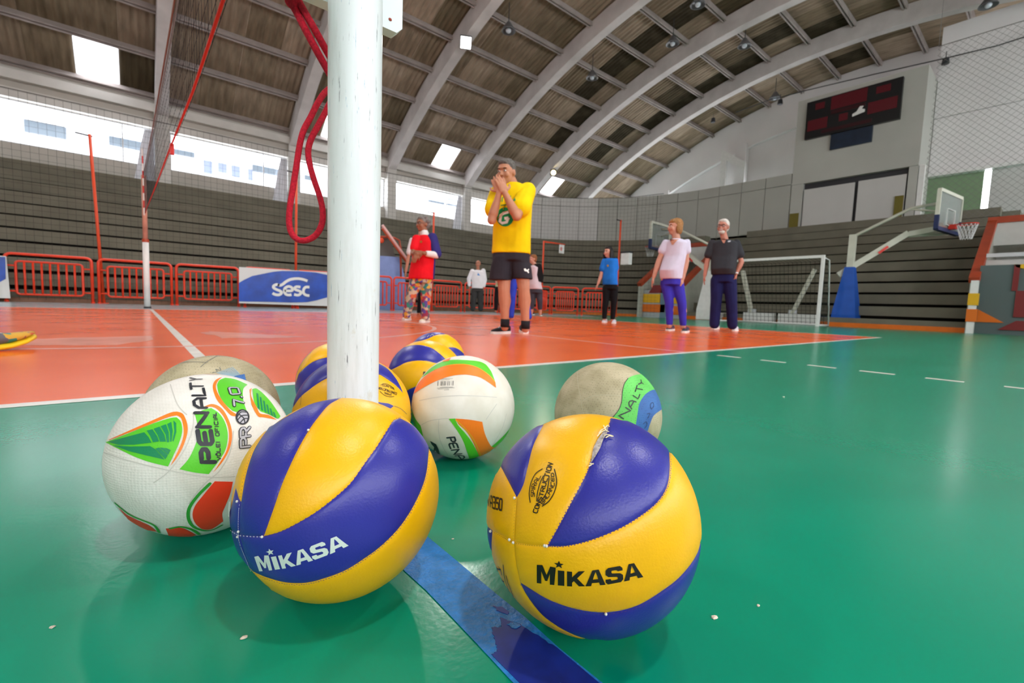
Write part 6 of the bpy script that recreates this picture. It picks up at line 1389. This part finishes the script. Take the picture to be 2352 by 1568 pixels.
for a_ in (al, ar): build('sock', MB().tube([a_+Vector((0,0,0.035)), a_-Vector((0,0,0.05))], 0.047, 14), M_BLACKC, p.root, True)

# ---------------- woman in red and navy
p = Person('woman in red and navy sports shirt and colourful patterned leggings', (948, 740), 42, 0.009)
p.head(p.P(971, 515, 0.0), 55, 0.225, True, mat('grey_curly_hair', (0.20, 0.18, 0.17), 0.9, var=0.5, vscale=60), style='curly', glasses=True)
limb(p.sk, [p.P(973, 525), p.P(976, 542)], [0.052, 0.056])
p.torso(p.sk, [(p.P(976, 548), 0.13, 0.09), (p.P(972, 600), 0.14, 0.11), (p.P(966, 640), 0.14, 0.11)])
sl, sr = p.P(957, 549, 0.03), p.P(993, 546, 0.06); el, er = p.P(948, 582, 0.12), p.P(1004, 586, 0.12); wl, wr = p.P(958, 583, 0.26), p.P(973, 581, 0.27)
limb(p.sk, [sl, el, wl], [0.046, 0.038, 0.028]); limb(p.sk, [sr, er, wr], [0.048, 0.040, 0.029])
p.hand(wr, p.P(944, 580, 0.24), Vector(p.n), 0.4, 0.95, thumb=1); p.hand(wl, p.P(950, 600, 0.26), Vector(p.n), 0.4, 0.9, thumb=1)
lg = [((957, 645), (943, 684), (934, 723)), ((979, 645), (978, 684), (977, 727))]
for h_, k_, a_ in lg: limb(p.sk, [p.P(*h_), p.P(*k_, 0.02), p.P(*a_)], [0.085, 0.058, 0.038])
p.done(SKIN('brown', (0.30, 0.12, 0.065)))
sh = MB(); p.torso(sh, [(p.P(976, 540), 0.07, 0.07), (p.P(976, 546), 0.13, 0.09), (p.P(975, 556), 0.165, 0.11), (p.P(972, 590), 0.168, 0.135), (p.P(968, 620), 0.180, 0.150), (p.P(966, 641), 0.190, 0.155)])
shirt = p.cloth('shirt', sh, fab('red_jersey', (0.78, 0.008, 0.018), 0.12), 0.011, 4)
sv = MB(); limb(sv, [sr+Vector((0,0,-0.0)), sr.lerp(er, 0.5), er+Vector((0,0,0.02))], [0.078, 0.075, 0.070])
sv2 = MB(); limb(sv2, [sl, sl.lerp(el, 0.6)], [0.070, 0.066]); p.cloth('sleeve', sv2, MATS['red_jersey'], 0.011, 3)
p.cloth('sleeve', sv, fab('navy_jersey', (0.035, 0.03, 0.17), 0.12), 0.011, 3)
sp = MB(); sp.loft([p.ringc(p.P(u, v, d), 0.048, 0.10) for u, v, d in ((989, 590, 0.0), (988, 615, 0.0), (986, 641, 0.0))]); p.cloth('side_panel', sp, MATS['navy_jersey'], 0.011, 3)
cf = MB(); limb(cf, [er.lerp(wr, 0.05), er.lerp(wr, 0.72)], [0.054, 0.046]); p.cloth('white_cuff', cf, fab('white_knit', (0.74, 0.72, 0.72), 0.06), 0.010, 2)
cl = MB(); limb(cl, [p.P(974, 534), p.P(976, 541)], [0.064, 0.068]); p.cloth('collar', cl, MATS['white_knit'], 0.010, 2)
decal(shirt, [(967+3*math.cos(k), 555+3*math.sin(k)) for k in np.linspace(0, 2*PI, 10)[:-1]], mat('dark_gold_print', (0.35, 0.14, 0.02), 0.6), 'badge', shirt, 0.004, 1.5)
def multi(name):
    m = bpy.data.materials.new(name); m.use_nodes = True; N = m.node_tree.nodes; L = m.node_tree.links; b = N['Principled BSDF']; tc = N.new('ShaderNodeTexCoord')
    vo = N.new('ShaderNodeTexVoronoi'); vo.inputs['Scale'].default_value = 22; L.new(tc.outputs['Object'], vo.inputs['Vector'])
    sp_ = N.new('ShaderNodeSeparateColor'); L.new(vo.outputs['Color'], sp_.inputs[0]); rp = N.new('ShaderNodeValToRGB'); rp.color_ramp.interpolation = 'CONSTANT'; L.new(sp_.outputs[0], rp.inputs[0])
    cs = [(0.45, 0.38, 0.28), (0.10, 0.07, 0.30), (0.60, 0.12, 0.04), (0.03, 0.22, 0.18), (0.55, 0.42, 0.30), (0.30, 0.03, 0.08), (0.62, 0.35, 0.04), (0.12, 0.12, 0.14)]
    e = rp.color_ramp.elements; e[0].color = (*cs[0], 1); e[1].position = 0.14; e[1].color = (*cs[1], 1)
    for i, c in enumerate(cs[2:]): x = e.new(0.27+0.12*i); x.color = (*c, 1)
    L.new(rp.outputs[0], b.inputs['Base Color']); b.inputs['Roughness'].default_value = 0.85; return m
tr_ = MB(); p.torso(tr_, [(p.P(967, 630), 0.150, 0.125), (p.P(967, 650), 0.155, 0.13)])
for h_, k_, a_ in lg: limb(tr_, [p.P(*h_), p.P(*k_, 0.02), p.P(*a_)], [0.098, 0.078, 0.060])
p.cloth('leggings', tr_, multi('multicolour_patterned_fabric'), 0.011, 3)
M_CRS = mat('cream_canvas', (0.70, 0.63, 0.50), 0.8)
p.shoe((941, 733), (902, 736), M_CRS, M_WSOLE); p.shoe((984, 738), (955, 740), M_CRS, M_WSOLE)

# ---------------- generic standing people from traced joints
def stander(label, gp, face, hd, hface, hh, sho, elb, wri, tip, hem, hip, kne, ank, shoes, skinc, hairst, hairc, topm, botm, tw=(0.17, 0.12), hw=(0.165, 0.125), belly=0.0, sleeve=0.55, slr=0.062, legr=(0.095, 0.072, 0.060), bare_ankle=False, legend=1.0, glasses=False, beard=None, sd=(0.0, 0.0), vox=0.010, topname='shirt', botname='trousers', coll=0.07, hk=1.04, eyes=True):
    p = Person(label, gp, face, vox)
    p.head(p.P(*hd), hface, hh, hairst is not None, hairc, style=hairst or 'short', glasses=glasses, beard=beard, eyes=eyes)
    H = p.P(*hd); mid = ((sho[0][0]+sho[1][0])/2, (sho[0][1]+sho[1][1])/2); N_ = p.P(*mid)
    limb(p.sk, [H-Vector((0,0,hh*0.30)), N_+Vector((0,0,0.03))], [0.052, 0.058])
    hm = ((hip[0][0]+hip[1][0])/2, (hip[0][1]+hip[1][1])/2)
    p.torso(p.sk, [(N_-Vector((0,0,0.02)), tw[0]*0.8, tw[1]*0.75), (p.P((mid[0]+hm[0])/2, (mid[1]+hm[1])/2), tw[0]*0.8, tw[1]*0.8), (p.P(*hm), hw[0]*0.85, hw[1]*0.8)])
    A_ = []
    for i in (0, 1):
        s_ = p.P(*sho[i], sd[i]); e_ = p.P(*elb[i][:2], elb[i][2] if len(elb[i]) > 2 else 0.0); w_ = p.P(*wri[i][:2], wri[i][2] if len(wri[i]) > 2 else 0.04); A_.append((s_, e_, w_))
        limb(p.sk, [s_-Vector((0,0,0.045)), e_, w_], [0.036, 0.041, 0.029]); limb(p.sk, [e_.lerp(w_, 0.2), e_.lerp(w_, 0.5)], [0.043, 0.037])
        t_ = p.P(*tip[i]); p.hand(w_, t_, Vector(p.L)*(-1 if i == 0 else 1), 0.35, hk, thumb=1 if i == 0 else -1)
    Lg = []
    for i in (0, 1):
        h_ = p.P(*hip[i]); k_ = p.P(*kne[i], 0.02); a_ = p.P(*ank[i]); Lg.append((h_, k_, a_))
        limb(p.sk, [h_, k_, a_], [0.085, 0.058, 0.038]); limb(p.sk, [k_.lerp(a_, 0.12), k_.lerp(a_, 0.38)-p.f*0.012, k_.lerp(a_, 0.7)], [0.055, 0.058, 0.042]); limb(p.sk, [a_, a_-Vector((0,0,0.04))], [0.038, 0.040])
    p.done(skinc)
    sh = MB(); z0 = N_; q1 = p.P((mid[0]*0.6+hm[0]*0.4), (mid[1]*0.6+hm[1]*0.4)); q2 = p.P((mid[0]*0.25+hm[0]*0.75), (mid[1]*0.25+hm[1]*0.75)); q3 = p.P(hm[0], hem)
    p.torso(sh, [(z0+Vector((0,0,0.025)), coll, 0.068), (z0+Vector((0,0,0.008)), tw[0]*0.66, tw[1]*0.8), (z0-Vector((0,0,0.03)), tw[0], tw[1]*0.95), (q1, tw[0]*1.0, tw[1]*1.05), (q2+p.f*belly*0.5, (tw[0]+hw[0])/2, tw[1]+belly*0.6), (q3+p.f*belly*0.15, hw[0]*1.04, hw[1]*1.02)])
    for s_, e_, w_ in A_:
        if sleeve <= 1: limb(sh, [s_-Vector((0,0,0.028)), s_.lerp(e_, sleeve)], [slr*0.88, slr*1.10])
        else: limb(sh, [s_-Vector((0,0,0.01)), e_, e_.lerp(w_, 0.9)], [slr, slr*0.86, slr*0.7])
    p.shirt = p.cloth(topname, sh, topm, 0.011, 4)
    tr_ = MB(); p.torso(tr_, [(p.P(hm[0], hem-6), hw[0]*0.93, hw[1]*0.92), (p.P(*hm)-Vector((0,0,0.06)), hw[0]*0.98, hw[1]*0.98)])
    for h_, k_, a_ in Lg:
        e_ = a_ if legend >= 1 else k_.lerp(a_, legend)
        limb(tr_, [h_-Vector((0,0,0.03)), k_, e_], legr)
    p.pants = p.cloth(botname, tr_, botm, 0.011, 3)
    for sdn in shoes: p.shoe(*sdn)
    return p
M_SKL = SKIN('light', (0.56, 0.27, 0.19)); M_SKM = SKIN('medium', (0.44, 0.19, 0.12)); M_SKR = SKIN('ruddy', (0.50, 0.20, 0.14))
M_LAV = fab('lavender_cotton', (0.62, 0.59, 0.74), 0.08); M_BLUL = fab('royal_blue_leggings', (0.045, 0.035, 0.42), 0.15, 0.15)
M_PNK = mat('pink_mesh', (0.55, 0.03, 0.24), 0.7); M_DKS = mat('dark_knit', (0.03, 0.035, 0.05), 0.8)
w = stander('woman in lavender v-neck t-shirt and royal blue leggings', (1545, 762), 38, (1551, 521), 62, 0.235, ((1529, 553), (1578, 552)), ((1513, 600), (1576, 602)), ((1502, 635), (1568, 640)), ((1496, 656), (1566, 662)), 641, ((1531, 645), (1556, 645)), ((1537, 692), (1566, 694)), ((1538, 742), (1569, 744)),
  [((1546, 757), (1507, 760), M_DKS, M_WSOLE, M_PNK, 0.085, 0.09, 'shoe', True, M_PNK), ((1579, 761), (1548, 766), M_DKS, M_WSOLE, M_PNK, 0.085, 0.09, 'shoe', True, M_PNK)], M_SKL, 'bob', mat('honey_brown_hair', (0.34, 0.16, 0.05), 0.7, var=0.5, vscale=50), M_LAV, M_BLUL, tw=(0.165, 0.125), hw=(0.150, 0.14), belly=0.075, sleeve=0.48, slr=0.058, legr=(0.092, 0.066, 0.048), botname='leggings')
decal(w.shirt, [(1538, 549), (1560, 549), (1546, 562), (1543, 562)], M_SKL, 'v_neck_opening', w.shirt, 0.006, 2.0)
M_GRP = fab('charcoal_polo_fabric', (0.035, 0.037, 0.045), 0.15); M_NVT = fab('navy_track_fabric', (0.012, 0.013, 0.075), 0.2)
M_WS = mat('white_sport_shoe', (0.62, 0.60, 0.68), 0.6)
m_ = stander('grey-haired man in charcoal t-shirt and navy track trousers', (1655, 760), 12, (1661, 521), 18, 0.250, ((1636, 554), (1692, 554)), ((1624, 602), (1703, 602)), ((1619, 632), (1691, 628)), ((1616, 655), (1687, 652)), 631, ((1648, 640), (1676, 640)), ((1645, 690), (1680, 692)), ((1641, 744), (1682, 746)),
  [((1649, 754), (1612, 756), M_WS, M_WSOLE, M_LACE), ((1692, 758), (1670, 762), M_WS, M_WSOLE, M_LACE)], M_SKR, 'short', mat('white_hair', (0.62, 0.58, 0.54), 0.8, var=0.2, vscale=60), M_GRP, M_NVT, tw=(0.205, 0.14), hw=(0.185, 0.14), belly=0.06, sleeve=0.64, slr=0.070, legr=(0.112, 0.090, 0.082), beard=mat('white_beard', (0.60, 0.55, 0.50), 0.9), glasses=True)
q = m_.P(1691, 627, 0.05); build('wristwatch', MB().lathe([(0.031, -0.012), (0.034, 0), (0.031, 0.012)], q, 14), M_ALU, m_.root, True)
decal(m_.shirt, [(1656, 549), (1668, 549), (1664, 558), (1661, 558)], M_SKR, 'v_neck_opening', m_.shirt, 0.006, 1.5)
decal(m_.shirt, [(1672, 553), (1678, 552), (1678, 555), (1672, 556)], MATS['silver_grey_print'] if 'silver_grey_print' in MATS else M_ALU, 'chest_mark', m_.shirt, 0.005, 1.5)
M_BT = fab('bright_blue_cotton', (0.015, 0.17, 0.62), 0.12); M_BKL = fab('black_leggings', (0.006, 0.006, 0.008), 0.1, 0.1)
w = stander('woman in bright blue t-shirt and black leggings with long black hair', (1396, 741), 30, (1397, 579), 35, 0.235, ((1388, 596), (1414, 595)), ((1381, 632), (1414, 630)), ((1374, 651), (1411, 650)), ((1367, 664), (1409, 665)), 654, ((1394, 658), (1410, 658)), ((1391, 693), (1410, 693)), ((1388, 729), (1407, 730)),
  [((1392, 739), (1372, 741), M_WS, M_WSOLE), ((1412, 741), (1398, 745), M_WS, M_WSOLE)], M_SKL, 'long', mat('black_hair', (0.010, 0.008, 0.008), 0.6), M_BT, M_BKL, tw=(0.165, 0.115), hw=(0.165, 0.125), belly=0.03, sleeve=0.6, slr=0.066, legr=(0.098, 0.070, 0.052), botname='leggings')
decal(w.shirt, [(1396+2.5*math.cos(k), 610+2.8*math.sin(k)) for k in np.linspace(0, 2*PI, 9)[:-1]], mat('dull_gold_badge', (0.30, 0.22, 0.06), 0.6), 'badge', w.shirt, 0.006, 1.5)
M_WSW = fab('white_sweatshirt_fleece', (0.80, 0.81, 0.85), 0.05); M_DGT = fab('dark_grey_trousers_fabric', (0.045, 0.045, 0.045), 0.15)
gw = hit(1097, 598, 2, 1.72)
m_ = stander('bald man in white sweatshirt and dark grey trousers before the barriers', (gw[0], gw[1]), 8, (1098, 606), 10, 0.235, ((1085, 622), (1110, 621)), ((1077, 640), (1114, 642)), ((1078, 656), (1111, 658)), ((1079, 666), (1110, 667)), 662, ((1090, 665), (1103, 665)), ((1088, 688), (1103, 688)), ((1086, 709), (1104, 709)),
  [((1088, 713), (1078, 716), M_WSOLE, M_WSOLE), ((1103, 713), (1110, 716), M_WSOLE, M_WSOLE)], M_SKM, 'bald', mat('sparse_grey_hair', (0.35, 0.30, 0.27), 0.8), M_WSW, M_DGT, tw=(0.20, 0.13), hw=(0.18, 0.13), sleeve=1.5, slr=0.078, legr=(0.105, 0.092, 0.085), topname='sweatshirt')
decal(m_.shirt, [(1096, 632), (1098, 626), (1100, 629), (1103, 633)], mat('sky_blue_print', (0.10, 0.30, 0.65), 0.6), 'chest_print', m_.shirt, 0.008, 1.0)
M_CARD = fab('black_cardigan_knit', (0.008, 0.007, 0.008), 0.1); M_CAP = fab('grey_capri_fabric', (0.055, 0.055, 0.075), 0.15); M_WHT = fab('white_pink_cotton', (0.68, 0.58, 0.64), 0.08)
gc = hit(1229, 582, 2, 1.64)
w = stander('woman in black cardigan over white top with grey capri leggings', (gc[0], gc[1]), 50, (1224, 595), 72, 0.225, ((1219, 612), (1238, 611)), ((1216, 636), (1243, 637)), ((1220, 652), (1238, 656)), ((1221, 664), (1235, 670)), 664, ((1223, 667), (1238, 667)), ((1222, 691), (1240, 691)), ((1221, 715), (1241, 717)),
  [((1226, 722), (1214, 725), M_BLACKC, M_WSOLE), ((1243, 724), (1239, 730), M_BLACKC, M_WSOLE)], M_SKL, 'short', mat('auburn_hair', (0.28, 0.10, 0.03), 0.7, var=0.4, vscale=50), M_WHT, M_CAP, tw=(0.16, 0.125), hw=(0.185, 0.15), belly=0.04, sleeve=0.4, slr=0.06, legr=(0.10, 0.075, 0.062), legend=0.62, botname='leggings')
cd = MB(); p = w
p.torso(cd, [(p.P(1231, 606), 0.06, 0.06), (p.P(1233, 612), 0.14, 0.115), (p.P(1234, 630), 0.155, 0.135), (p.P(1234, 648), 0.150, 0.14)])
limb(cd, [p.P(1238, 612), p.P(1243, 637), p.P(1241, 646)], [0.078, 0.070, 0.062]); p.cloth('cardigan', cd, M_CARD, 0.011, 3)
# people almost hidden behind others
g3 = hit(1150, 600, 2, 1.55)
M_GRN = mat('green_print_cotton', (0.42, 0.50, 0.40), 0.85, var=0.4, vscale=14, col2=(0.30, 0.36, 0.14))
stander('person in pale printed top and black leggings behind the man in yellow', (g3[0], g3[1]), 0, (1155, 600), 0, 0.225, ((1143, 615), (1168, 615)), ((1139, 636), (1172, 636)), ((1141, 652), (1170, 652)), ((1142, 662), (1169, 662)), 659, ((1144, 662), (1162, 662)), ((1140, 688), (1160, 688)), ((1139, 710), (1160, 710)),
  [((1140, 713), (1136, 718), M_BLACKC, M_WSOLE), ((1160, 713), (1162, 718), M_BLACKC, M_WSOLE)], M_SKL, 'short', MATS['dark_grey_hair'], M_GRN, M_BKL, tw=(0.17, 0.12), hw=(0.19, 0.14), sleeve=0.6, slr=0.066, legr=(0.10, 0.072, 0.055), botname='leggings', eyes=False)
g4 = hit(1192, 735, 2, 0.0)
stander('person in yellow top and bright blue trousers, legs apart, behind the man in yellow', (g4[0], g4[1]), 0, (1190, 520), 0, 0.225, ((1172, 545), (1208, 545)), ((1168, 585), (1212, 585)), ((1172, 615), (1208, 615)), ((1174, 630), (1206, 630)), 626, ((1182, 630), (1200, 630)), ((1177, 680), (1207, 680)), ((1174, 725), (1215, 728)),
  [((1174, 727), (1166, 735), M_WS, M_WSOLE), ((1214, 728), (1222, 738), M_WS, M_WSOLE)], M_SKM, 'short', MATS['dark_grey_hair'], fab('mustard_cotton', (0.70, 0.40, 0.01), 0.1), fab('bright_blue_trouser_fabric', (0.03, 0.06, 0.50), 0.15), tw=(0.15, 0.12), hw=(0.13, 0.12), sleeve=0.6, slr=0.06, legr=(0.085, 0.075, 0.062), eyes=False)
g5 = hit(950, 722, 2, 0.0)
stander('person in white printed t-shirt and black leggings standing behind the woman in red', (g5[0], g5[1]), 20, (968, 522), 20, 0.22, ((946, 548), (982, 548)), ((938, 590), (986, 590)), ((932, 624), (982, 620)), ((930, 646), (980, 640)), 640, ((948, 645), (968, 645)), ((940, 682), (966, 684)), ((936, 712), (962, 716)),
  [((938, 718), (922, 725), M_DKS, M_DKS), ((968, 720), (952, 724), M_DKS, M_DKS)], M_SKM, 'short', MATS['dark_grey_hair'], fab('white_printed_cotton', (0.66, 0.64, 0.66), 0.1), M_BKL, tw=(0.16, 0.12), hw=(0.165, 0.13), sleeve=0.75, slr=0.066, legr=(0.088, 0.066, 0.050), botname='leggings', eyes=False)

# ---------------- running shoe at the left edge
ls = thing('running_shoe', 'bright multicoloured running shoe with yellow sole on the orange court', 'shoe', tuple(hit(-20, 806, 2, 0)))
a = Vector(hit(-75, 812, 2, 0.0)); b = Vector(hit(62, 800, 2, 0.0)); d = (b-a).normalized(); b = a+d*0.29; x = Vector((d.y, -d.x, 0)); z = Vector((0,0,1))
def lrg(t, hw, z0, z1, n=14): c = a+d*0.29*t; return [c+x*hw*math.cos(2*PI*k/n)+z*((z0+z1)/2+(z1-z0)/2*math.sin(2*PI*k/n)) for k in range(n)]
lift = lambda t: 0.045*max(0, t-0.45)**1.2*2
build('upper', MB().loft([lrg(0.02, .025, .03, .08), lrg(.12, .036, .03, .10), lrg(.35, .037, .03, .10), lrg(.55, .042, .03+lift(.55), .08+lift(.55)), lrg(.78, .044, .03+lift(.78), .065+lift(.78)), lrg(.97, .022, .032+lift(.97), .05+lift(.97))]), multi('bright_shoe_mesh'), ls, True)
build('sole', MB().loft([lrg(0.0, .028, .0, .032), lrg(.12, .040, .0, .036), lrg(.35, .040, .0, .036), lrg(.55, .046, lift(.55), .034+lift(.55)), lrg(.78, .048, lift(.78), .032+lift(.78)), lrg(.99, .024, lift(.99), .034+lift(.99))]), mat('yellow_rubber', (0.80, 0.55, 0.01), 0.5), ls, True)
